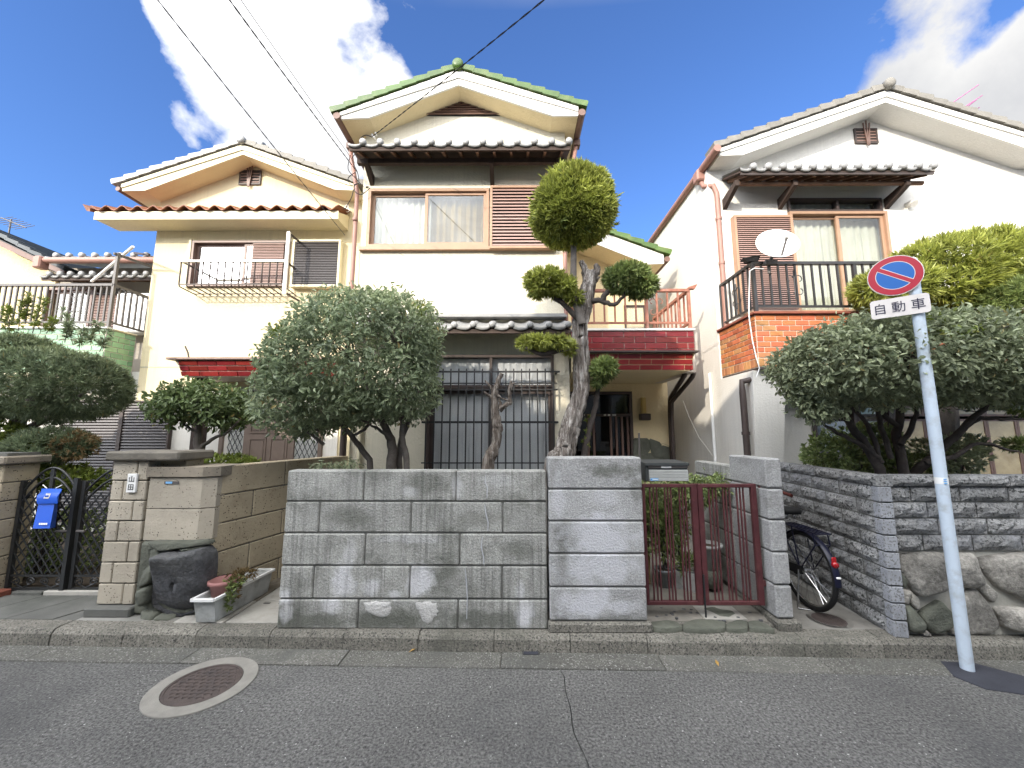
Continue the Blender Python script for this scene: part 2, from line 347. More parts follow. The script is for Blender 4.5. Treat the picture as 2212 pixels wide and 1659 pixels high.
M['mortar'] = mat('mortar', (0.12,0.12,0.11), 0.95, 0.2, 8, 0.4, 80)
M['mortar_light'] = mat('mortar_light', (0.36,0.35,0.31), 0.95, 0.15, 8, 0.3, 80)
M['block_tan'] = mat('block_tan', (0.44,0.375,0.265), 0.9, 0.12, 3, 0.7, 50, rnd=0.08, pits=1.0, pscale=38, stain=(0.24,0.19,0.13), sscale=2.0, samt=0.5, bdist=0.012)
M['block_cream'] = mat('block_cream', (0.43,0.385,0.31), 0.9, 0.1, 3, 0.7, 50, rnd=0.06, pits=1.0, pscale=42, stain=(0.27,0.24,0.19), sscale=2.0, samt=0.4, bdist=0.012)
M['block_cap'] = mat('block_cap', (0.26,0.225,0.175), 0.9, 0.15, 3, 0.5, 50, pits=0.5, pscale=42, stain=(0.12,0.11,0.09), sscale=2.0, samt=0.6)
M['block_rough'] = mat('block_rough', (0.26,0.26,0.255), 0.92, 0.3, 5, 1.0, 26, rnd=0.15, speck=(0.075,0.077,0.074), spscale=46, spth=0.56, grain=0.35, gscale=70, stain=(0.30,0.31,0.33), sscale=3, samt=0.6, bdist=0.03)
M['block_smooth'] = mat('block_smooth', (0.30,0.31,0.33), 0.9, 0.2, 6, 0.6, 60, rnd=0.06, speck=(0.17,0.17,0.17), spscale=70, spth=0.55)
M['rock_dark'] = mat('rock_dark', (0.082,0.083,0.088), 0.65, 0.35, 5, 1.0, 9, spec=0.35, grain=0.25, gscale=40, stain=(0.10,0.10,0.095), sscale=4, samt=0.6, bdist=0.06)
M['rock_green'] = mat('rock_green', (0.12,0.125,0.10), 0.85, 0.25, 4, 0.9, 18, stain=(0.07,0.075,0.06), sscale=3, samt=0.6, rnd=0.15, bdist=0.03)
M['rock_brown'] = mat('rock_brown', (0.29,0.275,0.245), 0.9, 0.35, 6, 1.0, 12, rnd=0.2, grain=0.3, gscale=45, stain=(0.075,0.07,0.06), sscale=4, samt=0.85, bdist=0.035)
M['iron_black'] = mat('iron_black', (0.018,0.019,0.020), 0.45, 0.2, 9, 0.1, 60, spec=0.5)
M['soil'] = mat('soil', (0.07,0.055,0.04), 0.95, 0.3, 6, 0.8, 40)
M['moss'] = mat('moss', (0.06,0.075,0.03), 0.95, 0.3, 6, 0.8, 60)
# ---------------------------------------------------------------- ground, road, kerb
def kerb_y(X): return 3.25-0.02*X
def jit(a): return random.uniform(-a, a)
def setting(name, mb, m, parent=None): return mb.build(name, M[m], parent, kind='structure')
setting('ground', MB().box(-300, 300, -300, 300, -0.4, -0.06), 'concrete_dark')
# the carriageway: one sheet split by a straight old seam, so that the seam is a real groove
def sheet(mb, poly, z0, z1): mb.prism(poly, z0, z1, 'z')
gy = lambda X: kerb_y(X)-0.215
sx = lambda y: 0.29-(y-1.2)*-0.0
seam = [(0.33, gy(0.33))]+[(0.33+(3.0-y)*0.055+0.012*math.sin(y*7)+0.008*math.sin(y*17+1), y) for y in np.linspace(2.95, 0.5, 34)]+[(0.9, -9)]
road = MB(); sheet(road, [(-60, -9), (seam[-1][0]-0.003, -9)]+[(x-0.003+0.002*math.sin(y*9), y) for x, y in seam[::-1][1:]]+[(-60, gy(-60))], -0.05, 0.0)
sheet(road, [(x+0.003+0.002*math.sin(y*9), y) for x, y in seam]+[(60, -9), (60, gy(60))], -0.05, 0.0005)
setting('road', road, 'asphalt')
gut = MB().box(-0.01, 0.01, 0, 0.01, 0, 0.01); gut = None
gutter = setting('gutter', MB().hexa([(-60, gy(-60)+0.003, -0.05), (60, gy(60)+0.003, -0.05), (60, kerb_y(60)+0.02, -0.05), (-60, kerb_y(-60)+0.02, -0.05),
    (-60, gy(-60)+0.003, -0.008), (60, gy(60)+0.003, -0.008), (60, kerb_y(60)+0.02, -0.008), (-60, kerb_y(-60)+0.02, -0.008)]), 'gutter_concrete')
gs_me = MB().cbox(-0.597, 0.597, 0.006, 0.206, -0.02, 0.004, 0.004).mesh('gutter_slab', M['gutter_concrete'])
kp = [(0.0, -0.03), (0.012, 0.085), (0.035, 0.112), (0.06, 0.118), (0.17, 0.12), (0.17, -0.03)]
kerb_me = MB().prism(kp, -0.297, 0.297, 'x').mesh('kerb_stone', M['kerb'])
kerb = setting('kerb', MB().hexa([(-60, kerb_y(-60)+0.03, -0.03), (60, kerb_y(60)+0.03, -0.03), (60, kerb_y(60)+0.16, -0.03), (-60, kerb_y(-60)+0.16, -0.03),
    (-60, kerb_y(-60)+0.03, 0.1), (60, kerb_y(60)+0.03, 0.1), (60, kerb_y(60)+0.16, 0.1), (-60, kerb_y(-60)+0.16, 0.1)]), 'concrete_dark')
RZ = math.atan(-0.02)
for k in range(-9, 10):
    X = 0.6*k+0.14; put('kerb_stone', kerb_me, kerb, (X, kerb_y(X)+jit(0.004), jit(0.004)), (0, 0, RZ+jit(0.006)))
for k in range(-5, 6):
    X = 1.2*k+0.5; put('gutter_slab', gs_me, gutter, (X, kerb_y(X)-0.212+jit(0.006), jit(0.002)), (jit(0.008), 0, RZ))
for k in range(-16, -9):
    X = 0.6*k+0.14; put('kerb_stone', kerb_me, kerb, (X, kerb_y(X), 0), (0, 0, RZ))
for k in range(10, 17):
    X = 0.6*k+0.14; put('kerb_stone', kerb_me, kerb, (X, kerb_y(X), 0), (0, 0, RZ))
yk = lambda X: kerb_y(X)+0.165
setting('pavement', MB().hexa([(-60, yk(-60), 0), (60, yk(60), 0), (60, 40, 0), (-60, 40, 0), (-60, yk(-60), 0.116), (60, yk(60), 0.116), (60, 40, 0.116), (-60, 40, 0.116)]), 'concrete')
# drain inlet in the kerb, asphalt patch, manholes
di = thing('drain_inlet', 'small dark drain slot cut into the foot of the kerb', 'drain', (0.13, 3.2, 0))
MB().cbox(0.06, 0.20, 3.2, 3.262, -0.02, 0.007, 0.003).build('grate', M['iron_black'], di)
MB().box(0.075, 0.185, 3.21, 3.25, 0.0075, 0.0085).build('slot', M['asphalt_dark'], di)
pa = [atz(x, y, 0) for x, y in ((2032, 1430), (2105, 1434), (2212, 1462), (2260, 1478), (2215, 1502), (2130, 1490), (2060, 1462))]
setting('road_patch', MB().prism([(p.x, p.y) for p in pa], -0.01, 0.006, 'z'), 'asphalt_dark')
M['manhole_iron'] = mat('manhole_iron', (0.075,0.058,0.052), 0.75, 0.2, 20, 0.6, 90, spec=0.4, stain=(0.05,0.045,0.045), sscale=8, samt=0.6)
M['manhole_ring'] = mat('manhole_ring', (0.235,0.225,0.20), 0.9, 0.15, 8, 0.4, 90, stain=(0.2,0.19,0.17), sscale=6, samt=0.6)
mh = thing('manhole_cover', 'round brown iron manhole cover in a pale concrete ring on the road', 'manhole', (-2.118, 2.85, 0))
MB().lathe([(0.316, -0.02), (0.316, 0.006), (0.312, 0.009), (0.226, 0.009), (0.226, -0.012)], (-2.118, 2.85, 0), 64, smooth=False).build('surround', M['manhole_ring'], mh)
lid = MB().lathe([(0.222, -0.012), (0.222, 0.008), (0.208, 0.008), (0.207, 0.0035), (0.0, 0.0035)], (-2.118, 2.85, 0), 64, smooth=False).build('lid', M['manhole_iron'], mh)
relief = MB()                                              # fish-scale pattern in relief
for i in range(-4, 5):
    for j in range(-5, 6):
        x = i*0.046+(0.023 if j % 2 else 0); y = j*0.037
        if math.hypot(x, y) < 0.185:
            pts = [(-2.118+x+0.021*math.cos(w), 2.85+y+0.021*math.sin(w), 0.005) for w in np.linspace(0.1, math.pi-0.1, 6)]
            relief.tube(pts, 0.0035, 4)
relief.build('relief', M['manhole_iron'], lid, kind='stuff')
mh2 = thing('manhole_cover', 'small round iron lid in the concrete alley beside the bicycle', 'manhole', (2.69, 3.53, 0.12))
MB().lathe([(0.165, -0.02), (0.165, 0.003), (0.16, 0.006), (0.125, 0.006), (0.125, -0.02)], (2.69, 3.53, 0.116), 48, smooth=False).build('surround', M['concrete'], mh2)
l2 = MB().lathe([(0.122, -0.02), (0.122, 0.008), (0.0, 0.008)], (2.69, 3.53, 0.116), 48, smooth=False).build('lid', M['manhole_iron'], mh2)
r2 = MB()
for i in range(-5, 6):
    h = math.sqrt(max(0.0, 0.11**2-(i*0.02)**2)); r2.box(2.69+i*0.02-0.005, 2.69+i*0.02+0.005, 3.53-h, 3.53+h, 0.123, 0.128)
r2.build('ribs', M['manhole_iron'], l2)
# alley floors
M['alley_floor'] = mat('alley_floor', (0.21,0.20,0.18), 0.9, 0.15, 3, 0.3, 100, stain=(0.10,0.098,0.085), sscale=2.2, samt=0.75)
alley = setting('alley', MB().box(2.33, 3.0, 3.42, 14, 0.10, 0.1185), 'alley_floor')
for (x0, x1, y0, y1) in ((2.33, 2.74, 3.37, 3.9), (2.75, 3.0, 3.37, 3.9), (2.33, 2.99, 3.91, 5.2)):
    MB().cbox(x0, x1, y0, y1, 0.11, 0.122, 0.004).build('paving_slab', M['alley_floor'], alley)
passage = setting('passage', MB().box(-2.95, -1.96, 3.5, 14, 0.10, 0.1185), 'alley_floor')
M['slab_pale'] = mat('slab_pale', (0.36,0.345,0.31), 0.9, 0.12, 4, 0.3, 90, stain=(0.2,0.19,0.165), sscale=3, samt=0.6)
M['slab_brown'] = mat('slab_brown', (0.19,0.165,0.13), 0.9, 0.18, 4, 0.3, 90, stain=(0.1,0.09,0.07), sscale=3, samt=0.6)
for (x0, x1, y0, y1, m_) in ((-2.42, -1.965, 3.44, 3.86, 'slab_pale'), (-2.86, -2.44, 3.44, 3.86, 'slab_pale'), (-2.42, -1.965, 3.87, 4.28, 'slab_pale'), (-2.8, -2.43, 3.87, 4.28, 'slab_brown'), (-2.6, -1.965, 4.29, 5.3, 'slab_brown')):
    MB().cbox(x0, x1, y0, y1, 0.112, 0.13, 0.004).build('paving_slab', M[m_], passage)
sl = MB()
for x, y in ((-2.30, 3.80), (-2.16, 3.80)): sl.box(x-0.03, x+0.03, y-0.012, y+0.012, 0.1305, 0.132)
sl.build('drain_slot', M['iron_black'], passage)
MB().cbox(-2.2, -1.97, 4.5, 4.75, 0.128, 0.135, 0.003).build('hatch', mat('hatch', (0.13,0.06,0.035), 0.8, 0.2, 6), passage)
# forecourt of the left gate
fore = setting('forecourt', MB().box(-9, -3.75, 3.45, 4.0, 0.10, 0.118), 'concrete_dark')
for k in range(9):
    x = -3.95-0.42*k; MB().hexa([(x-0.41, 3.5, 0.11), (x, 3.5, 0.11), (x+0.2, 3.98, 0.11), (x-0.21, 3.98, 0.11), (x-0.41, 3.5, 0.124+jit(.001)), (x, 3.5, 0.124), (x+0.2, 3.98, 0.124), (x-0.21, 3.98, 0.124)]).build('paving_slab', M['concrete_dark'], fore)
MB().cbox(-4.63, -3.75, 3.985, 4.03, 0.11, 0.158, 0.006).build('threshold', M['slab_pale'], fore)
M['brick_red'] = mat('brick_red', (0.22,0.075,0.05), 0.9, 0.2, 6, 0.5, 70)
MB().cbox(-5.35, -4.98, 3.9, 4.02, 0.11, 0.175, 0.008).build('edging_brick', M['brick_red'], fore)
MB().cbox(-4.95, -4.65, 3.99, 4.04, 0.11, 0.15, 0.006).build('threshold', M['concrete_dark'], fore)

# ---------------------------------------------------------------- coursed walls
def coursed(parent, m, x0, x1, yf, depth, z_edges, pattern, joint=0.010, ch=0.009, name='block', uneven=0.003, axis=None):
    """blocks laid in courses; pattern(i) gives the vertical joints of course i. axis=(origin, unit vector, normal angle) lays them along a slanting line"""
    for i in range(len(z_edges)-1):
        zs, ze = z_edges[i], z_edges[i+1]; js = [x0]+[j for j in pattern(i) if x0+0.04 < j < x1-0.04]+[x1]
        for a, b in zip(js[:-1], js[1:]):
            w = round(b-a-joint, 2); me = brickmesh(name, m, b-a-joint, depth, ze-zs-joint, ch)
            if axis is None: put(name, me, parent, ((a+b)/2, yf+jit(uneven), (zs+ze)/2))
            else:
                o, d, ang = axis; p = Vector(o)+Vector(d)*((a+b)/2)
                put(name, me, parent, (p.x+jit(uneven), p.y, (zs+ze)/2), (0, 0, ang))
# the grey wall in front of the middle house
X0, X1, YW = -1.945, 0.278, 3.36
gw = thing('block_wall', 'long low grey granite block wall in the middle with water stains and white patches', 'wall', (-0.8, YW, 0.118))
MB().box(X0+0.012, X1-0.004, YW+0.012, YW+0.14, 0.112, 1.375).build('core', M['mortar'], gw)
ze = [0.113, 0.345, 0.607, 0.867, 1.125, 1.388]
pats = {0: [-0.40, -1.26 + 0.0, 0.02-0.42+0.0], 4: [-1.22, -0.47]}
pp = [[-1.28, -0.46], [-1.665, -0.865, -0.10], [-1.25, -0.455], [-1.652, -0.87, -0.095], [-1.285, -0.495]]
coursed(gw, M['block_grey'], X0, X1, YW, 0.15, ze, lambda i: pp[i], ch=0.010)
M['render_white'] = mat('render_white', (0.55,0.54,0.52), 0.95, 0.12, 6, 0.9, 45, bdist=0.02)
# repaired and worn patches: thin uneven crusts that stand a few millimetres proud of the blocks
def crust(name, poly, y, m, parent, thick=0.005, n=7, rag=0.25, seed=1):
    rg = random.Random(seed); c = Vector((sum(p[0] for p in poly)/len(poly), sum(p[1] for p in poly)/len(poly)))
    ring = []
    for i in range(len(poly)):
        a, b = Vector(poly[i]), Vector(poly[(i+1) % len(poly)])
        for k in range(n):
            p = a.lerp(b, k/n); ring.append(c+(p-c)*(1+rg.uniform(-rag, rag)))
    nn = len(ring); vs = [(p.x, y+0.002, p.y) for p in ring]; q = [c+(p-c)*0.86 for p in ring]; vs += [(p.x, y-thick*rg.uniform(0.5, 1), p.y) for p in q]
    q2 = [c+(p-c)*0.45 for p in ring]; vs += [(p.x, y-thick*rg.uniform(0.6, 1.2), p.y) for p in q2]; vs.append((c.x, y-thick, c.y))
    fs = []
    for r_ in range(2): fs += [(r_*nn+i, r_*nn+(i+1) % nn, (r_+1)*nn+(i+1) % nn, (r_+1)*nn+i) for i in range(nn)]
    fs += [(2*nn+i, 2*nn+(i+1) % nn, 3*nn) for i in range(nn)]
    return MB().add(vs, fs, True).build(name, m, parent)
def WX(x, y):  # source-crop pixels of the wall close-up -> wall coordinates
    p = at((1050+x*0.7007)/1.8228, (1750+y*0.7007)/1.8228, YW); return (p.x, p.z)
for i, pl in enumerate([[(545,890),(600,880),(700,885),(700,935),(670,970),(610,965),(560,930)], [(830,890),(900,880),(955,890),(965,940),(940,985),(905,1015),(870,985),(850,930)],]):
    crust('spalled_patch', [WX(*p) for p in pl], YW-0.003, M['render_white'], gw, 0.006, 5, 0.09, i)
M['crack_filler'] = mat('crack_filler', (0.42,0.43,0.45), 0.9, 0.1, 9)
for i, pts in enumerate([[(1230,170),(1228,215),(1240,240),(1238,300)], [(1225,340),(1232,390),(1245,440),(1243,485)], [(1212,520),(1206,575),(1218,630),(1222,680)], [(1115,695),(1122,760),(1128,860),(1124,980)]]):
    mb = MB(); P_ = [WX(*p) for p in pts]; mb.tube([(p[0], YW-0.001, p[1]) for p in P_], [0.003, 0.006, 0.0055, 0.004], 6); mb.build('crack_filler', M['crack_filler'], gw)
# pillar left of the gate
gp = thing('gate_pillar', 'broad pale grey granite gate pillar of stacked blocks between wall and red gate', 'pillar', (0.68, 3.33, 0.118))
MB().box(0.295, 1.075, 3.345, 3.52, 0.113, 1.49).build('core', M['mortar'], gp)
coursed(gp, M['block_pillar'], 0.285, 1.085, 3.33, 0.2, [0.19, 0.452, 0.712, 0.972, 1.232, 1.502], lambda i: [], ch=0.011)
MB().cbox(0.275, 1.11, 3.305, 3.55, 0.112, 0.188, 0.012).build('plinth', M['kerb'], gp)
# pillar right of the gate and the wall that runs back from it
rp = thing('gate_pillar', 'narrow grey gate pillar right of the red gate with wall running back', 'pillar', (2.23, 3.4, 0.118))
MB().box(2.17, 2.285, 3.4, 4.7, 0.113, 1.35).build('core', M['mortar'], rp)
zr = [0.19, 0.452, 0.712, 0.972, 1.232, 1.49]
for i in range(5):
    h = zr[i+1]-zr[i]-0.01; zc = (zr[i]+zr[i+1])/2
    put('block', MB().cbox(-0.069, 0.069, 0, 0.565, -h/2, h/2, 0.012).mesh('block', M['block_pillar']), rp, (2.227, 3.38, zc))
    h2 = h if i < 4 else 0.14
    for k in range(1): put('block', MB().cbox(-0.065, 0.065, 0, 0.75, -h2/2, h2/2, 0.01).mesh('block', M['block_grey']), rp, (2.227, 3.95, zc if i < 4 else 1.307))
MB().cbox(2.135, 2.325, 3.33, 4.0, 0.112, 0.188, 0.012).build('plinth', M['kerb'], rp)
# entrance floor behind the red gate
M['entry_floor'] = mat('entry_floor', (0.20,0.185,0.16), 0.9, 0.15, 4, 0.3, 80, stain=(0.11,0.105,0.09), sscale=3, samt=0.6)
ent = setting('entrance_floor', MB().hexa([(1.09, 3.44, 0.10), (2.15, 3.44, 0.10), (2.15, 6.5, 0.10), (1.09, 6.5, 0.10), (1.09, 3.5, 0.150), (2.15, 3.5, 0.150), (2.15, 6.5, 0.25), (1.09, 6.5, 0.25)]), 'entry_floor')
def stone(poly, yf, bulge, m, parent, seed=0, name='stone', axis='y', back=0.05, ry=0.25, shift=(0, 0)):
    """a field stone: an outline on the wall plane that swells towards the viewer in uneven facets"""
    rg = random.Random(seed); P_ = [Vector(p) for p in poly]; ring = []
    for i in range(len(P_)):
        ring.append(P_[i]); ring.append(P_[i].lerp(P_[(i+1) % len(P_)], 0.5+rg.uniform(-.1, .1))+Vector((rg.uniform(-1, 1), rg.uniform(-1, 1)))*0.004)
    # round the corners once
    rr = []
    for i in range(len(ring)):
        a, b = ring[i], ring[(i+1) % len(ring)]; rr += [a.lerp(b, 0.25), a.lerp(b, 0.75)]
    ring = rr; n = len(ring); c = sum(ring, Vector((0, 0)))/n; vs = []; tilt = Vector((rg.uniform(-1, 1), rg.uniform(-1, 1)))*ry
    lv = [(1.0, -back), (1.0, 0.2), (0.95, 0.62), (0.86, 0.86), (0.72, 0.97), (0.5, 1.0), (0.25, 1.02)]
    wv = [(rg.uniform(6, 26), rg.uniform(-1, 1), rg.uniform(-1, 1), rg.uniform(0, 6.3)) for _ in range(7)]
    def bumpy(q): return sum((0.5-abs(math.sin(k*0.6*(a*q.x+b*q.y)+f_)))*(0.30 if k < 14 else 0.12) for k, a, b, f_ in wv)
    for s_, h in lv:
        c2 = c+Vector(shift)
        for p in ring:
            q = c2+(p-c2)*s_; d = (q-c); hh = bulge*h*(1+bumpy(q)) if h > 0.3 else (bulge*h if h > 0 else -back)
            if h > 0.3: hh += (d.x*tilt.x+d.y*tilt.y)*0.5
            vs.append((q.x, yf-hh, q.y) if axis == 'y' else (q.x, q.y, yf+hh))
    vs.append((c.x, yf-bulge*1.02*(1+bumpy(c)), c.y) if axis == 'y' else (c.x, c.y, yf+bulge*1.02))
    fs = [(r_*n+i, r_*n+(i+1) % n, (r_+1)*n+(i+1) % n, (r_+1)*n+i) for r_ in range(len(lv)-1) for i in range(n)]
    k = (len(lv)-1)*n; fs += [(k+i, k+(i+1) % n, len(vs)-1) for i in range(n)]
    ar = sum(ring[i].x*ring[(i+1) % n].y-ring[(i+1) % n].x*ring[i].y for i in range(n))
    if ar < 0: fs = [f[::-1] for f in fs]
    return MB().add(vs, fs, True).build(name, m, parent)
# threshold of flat stones and pebbles set into the entrance floor
C2 = lambda x, y: ((2500+x*0.4822)/1.8228, (1750+y*0.4822)/1.8228)
for i, pl in enumerate([[(125,1490),(120,1450),(260,1435),(350,1450),(395,1490),(330,1500),(200,1505)], [(395,1500),(390,1460),(480,1430),(580,1428),(740,1440),(740,1500),(560,1508)],
        [(745,1500),(745,1460),(850,1430),(920,1440),(925,1500),(850,1510)], [(930,1500),(920,1445),(1000,1435),(1080,1470),(1150,1515),(1040,1505)]]):
    stone([(p.x, p.y) for p in (atz(*C2(*q), 0.15) for q in pl)], 0.146, 0.012, M['rock_green'], ent, 40+i, 'threshold_stone', 'z', 0.03, 0)
MB().cbox(1.115, 2.13, 3.385, 3.455, 0.112, 0.142, 0.008).build('step_edge', M['kerb'], ent)
sp = [(p.x, p.y) for p in (atz(*C2(*q), 0.156) for q in ((470,1318),(790,1322),(920,1430),(580,1432)))]
MB().prism(sp, 0.14, 0.158, 'z').build('pale_slab', M['slab_pale'], ent)
stone([(p.x, p.y) for p in (atz(*C2(*q), 0.160) for q in ((555,1335),(640,1322),(700,1345),(790,1355),(820,1380),(770,1408),(700,1400),(640,1370)))], 0.157, 0.006, M['rock_green'], ent, 51, 'footprint_stone', 'z', 0.01, 0)
for i, (x, y) in enumerate([(215,1335),(255,1393),(300,1380),(310,1392),(340,1415),(320,1365),(460,1350),(455,1375),(510,1378),(655,1412),(843,1412),(690,1437),(725,1438),(130,1245),(135,1225),(240,1228),(110,1180),(900,1330),(940,1375),(1030,1432),(180,1405),(400,1345)]):
    p = atz(*C2(x, y), 0.152 if not 560 < x < 860 else 0.158); r = random.uniform(0.011, 0.019)
    stone([(p.x+r*1.3*math.cos(w), p.y+r*math.sin(w)) for w in np.linspace(0, 2*math.pi, 7)[:-1]], p.z, 0.006, M['rock_dark'], ent, 60+i, 'pebble', 'z', 0.01, 0)

# ---------------------------------------------------------------- right: block wall along the alley, street wall on field stones
rw = thing('stone_wall', 'dark split-face block wall on a base of field stones at the right', 'wall', (4.2, 3.25, 0.118))
A0 = (2.975, 3.245, 0); dA = Vector((0.12, 1, 0)).normalized(); angA = math.atan2(dA.y, dA.x)-0
# side wall: blocks laid along dA, face towards the alley (-x)
core = MB(); n_ = Vector((-dA.y, dA.x, 0))
def along(s, off, z): p = Vector(A0)+dA*s-n_*off; return (p.x, p.y, z)
core.hexa([along(0.02, 0.012, 0.112), along(0.02, 0.1, 0.112), along(4, 0.1, 0.112), along(4, 0.012, 0.112), along(0.02, 0.012, 1.27), along(0.02, 0.1, 1.27), along(4, 0.1, 1.27), along(4, 0.012, 1.27)])
core.build('core', M['mortar'], rw)
zs = [0.113+0.1285*i for i in range(10)]
rg = random.Random(5)
rot_side = math.atan2(-dA.y, -dA.x)                       # local +x runs back towards the street, local +y into the wall
def roughblock(w, h, d, m, seed, endw=0):
    r_ = random.Random(seed); mb = MB(); nx, nz = max(3, int(w/0.055)), 3; vs = []; e = 0.012
    g = [[0]*(nx+1) for _ in range(nz+1)]
    for j in range(nz+1):
        for i in range(nx+1):
            ed = i in (0, nx) or j in (0, nz); y = 0.010 if ed else -r_.uniform(0.004, 0.022)
            g[j][i] = len(vs); vs.append((-w/2+w*i/nx+(0 if ed else r_.uniform(-.01, .01)), y, -h/2+h*j/nz+(0 if ed else r_.uniform(-.008, .008))))
    fs = [(g[j][i], g[j][i+1], g[j+1][i+1], g[j+1][i]) for j in range(nz) for i in range(nx)]
    mb.add(vs, fs, False); mb.box(-w/2, w/2, 0.0102, d, -h/2, h/2); return mb.mesh('block', m)
RB = {}
def rough(w, h, d, m, seed):
    k = (round(w, 2), round(h, 3), m.name, seed % 5)
    if k not in RB: RB[k] = roughblock(w, h, d, m, seed)
    return RB[k]
for i in range(9):
    h = 0.1285-0.012; s = 0.0; first = True; off = 0.19 if i % 2 else 0.39
    put('edge_block', brickmesh('edge_block', M['block_smooth'], 0.075, 0.1, h, 0.004), rw, along(0.0375, 0.0, (zs[i]+zs[i+1])/2), (0, 0, rot_side))
    s = 0.08
    while s < 3.2:
        e = s+(off if first else 0.40); first = False
        put('block', rough(e-s-0.011, h, 0.09, M['block_rough'], rg.randrange(100)), rw, along((s+e)/2, 0.0, (zs[i]+zs[i+1])/2), (0, 0, rot_side)); s = e
def capblock(a, b, slant=True): return roughblock(b-a-0.008, 0.085, 0.13, M['block_rough'], int(a*100))
s = 0.0
for w in (0.40, 0.40, 0.40, 0.4, 0.4, 0.4, 0.4):
    put('cap_block', capblock(s, s+w), rw, along(s+w/2, -0.015, 1.313), (0, 0, rot_side)); s += w
# street face
XR0, YR = 3.068, 3.255
MB().box(XR0+0.01, 7.2, YR+0.04, YR+0.2, 0.1, 1.27).build('core', M['mortar_light'], rw)
for i in range(5, 9):
    x = XR0; first = True; off = (0.25, 0.39, 0.32, 0.2)[i-5]
    while x < 6.4:
        e = x+(off if first else 0.40); first = False
        put('block', rough(e-x-0.011, 0.1165, 0.09, M['block_rough'], rg.randrange(100)), rw, ((x+e)/2, YR+0.012, (zs[i]+zs[i+1])/2)); x = e
x = XR0
for k in range(8):
    w = 0.50; put('cap_block', capblock(x, x+w), rw, (x+w/2, YR-0.012, 1.313)); x += w
D4 = lambda x, y: ((2450+x*0.874)/1.8228, (1300+y*0.874)/1.8228)
stones = [[(1237,1010),(1450,1003),(1462,1110),(1440,1165),(1335,1200),(1292,1145),(1245,1070)], [(1240,1080),(1282,1130),(1266,1158),(1246,1150)], [(1250,1160),(1295,1170),(1288,1238),(1256,1228)],
    [(1260,1243),(1298,1240),(1352,1312),(1338,1358),(1282,1348)], [(1342,1270),(1430,1217),(1493,1290),(1468,1340),(1400,1368),(1352,1330)], [(1458,1010),(1588,1008),(1612,1130),(1560,1162),(1468,1130)],
    [(1503,1192),(1588,1165),(1655,1250),(1692,1340),(1655,1368),(1562,1368),(1503,1290)], [(1603,1030),(1810,1003),(1990,1003),(1990,1290),(1700,1165),(1615,1062)], [(1622,1130),(1690,1190),(1668,1230),(1600,1160)],
    [(1680,1250),(1800,1250),(1990,1310),(1990,1385),(1720,1345)], [(1360,1345),(1385,1372),(1340,1372)], [(1300,1175),(1335,1210),(1330,1262),(1297,1230)], [(1470,1345),(1500,1310),(1545,1368),(1475,1370)]]
for i, pl in enumerate(stones):
    q = [(p.x, p.z) for p in (at(*D4(*v), YR+0.02) for v in pl)]; qc = (sum(a for a, b in q)/len(q), sum(b for a, b in q)/len(q)); q = [(qc[0]+(a-qc[0])*1.05, qc[1]+(b-qc[1])*1.05) for a, b in q]
    stone(q, YR+0.035, 0.05 if i in (1, 2, 8, 10, 11, 12) else 0.075, M['rock_brown'] if i not in (1, 3, 4) else M['rock_green'], rw, 100+i)
for i in range(5):
    x = 4.75+0.5*i; stone([(x, 0.12), (x+0.44, 0.12), (x+0.48, 0.4), (x+0.3, 0.72), (x+0.02, 0.7), (x-0.02, 0.4)], YR+0.035, 0.07, M['rock_brown'], rw, 130+i)

# ---------------------------------------------------------------- left: name pillar, block post with rocks, tan wall along the passage
lp = thing('gate_pillar', 'tan block gate pillar with dark flat cap and white nameplate', 'pillar', (-3.54, 3.6, 0.118))
MB().box(-3.69, -3.385, 3.62, 3.9, 0.112, 1.44).build('core', M['mortar'], lp)
zl = [0.195]+[0.195+0.179*i for i in range(1, 8)]
for i in range(7):
    j = -3.5 if i % 2 == 0 else -3.59
    if i % 2 == 0: j = -3.475
    for a, b in ((-3.705, j), (j, -3.372)):
        put('block', brickmesh('block', M['block_cream'], b-a-0.009, 0.3, 0.170, 0.007), lp, ((a+b)/2, 3.6+jit(.003), (zl[i]+zl[i+1])/2))
    put('block', MB().cbox(-0.004, 0.01, 0.0, 0.28, -0.085, 0.085, 0.003).mesh('block', M['block_cream']), lp, (-3.708, 3.62, (zl[i]+zl[i+1])/2)) if i % 2 else None
MB().cbox(-3.745, -3.06, 3.55, 3.98, 1.448, 1.535, 0.016).build('cap', mat('cap_stone', (0.16,0.145,0.12), 0.9, 0.2, 5, 0.7, 40, stain=(0.07,0.068,0.06), sscale=3, samt=0.7), lp)
MB().cbox(-3.6, -3.12, 3.72, 3.93, 1.30, 1.447, 0.01).build('neck', M['block_tan'], lp)
MB().cbox(-3.745, -3.335, 3.54, 3.92, 0.112, 0.192, 0.012).build('plinth', M['concrete_dark'], lp)
bp = thing('block_post', 'short tan block post on a base of dark boulders beside the passage', 'post', (-3.0, 3.6, 0.118))
MB().box(-3.34, -2.84, 3.63, 3.95, 0.112, 1.30).build('core', M['mortar'], bp)
def ring_block(z0, z1, grow, m, name):
    x0, x1, x2, y0, y1, y2 = -3.345-grow, -2.86+grow*0.6, -2.765+grow, 3.6-grow, 3.66, 4.0
    mb = MB().prism([(x0, y0), (x1, y0), (x2, y1), (x2, y2), (x0, y2)], z0, z1, 'z'); return mb.build(name, m, bp)
ring_block(1.305, 1.392, 0.022, M['block_cap'], 'cap')
ring_block(1.025, 1.295, 0.0, M['block_cream'], 'block'); ring_block(0.745, 1.017, 0.0, M['block_cream'], 'block')
A1 = lambda x, y: ((0+x*0.5199)/1.8228, (1700+y*0.5199)/1.8228)
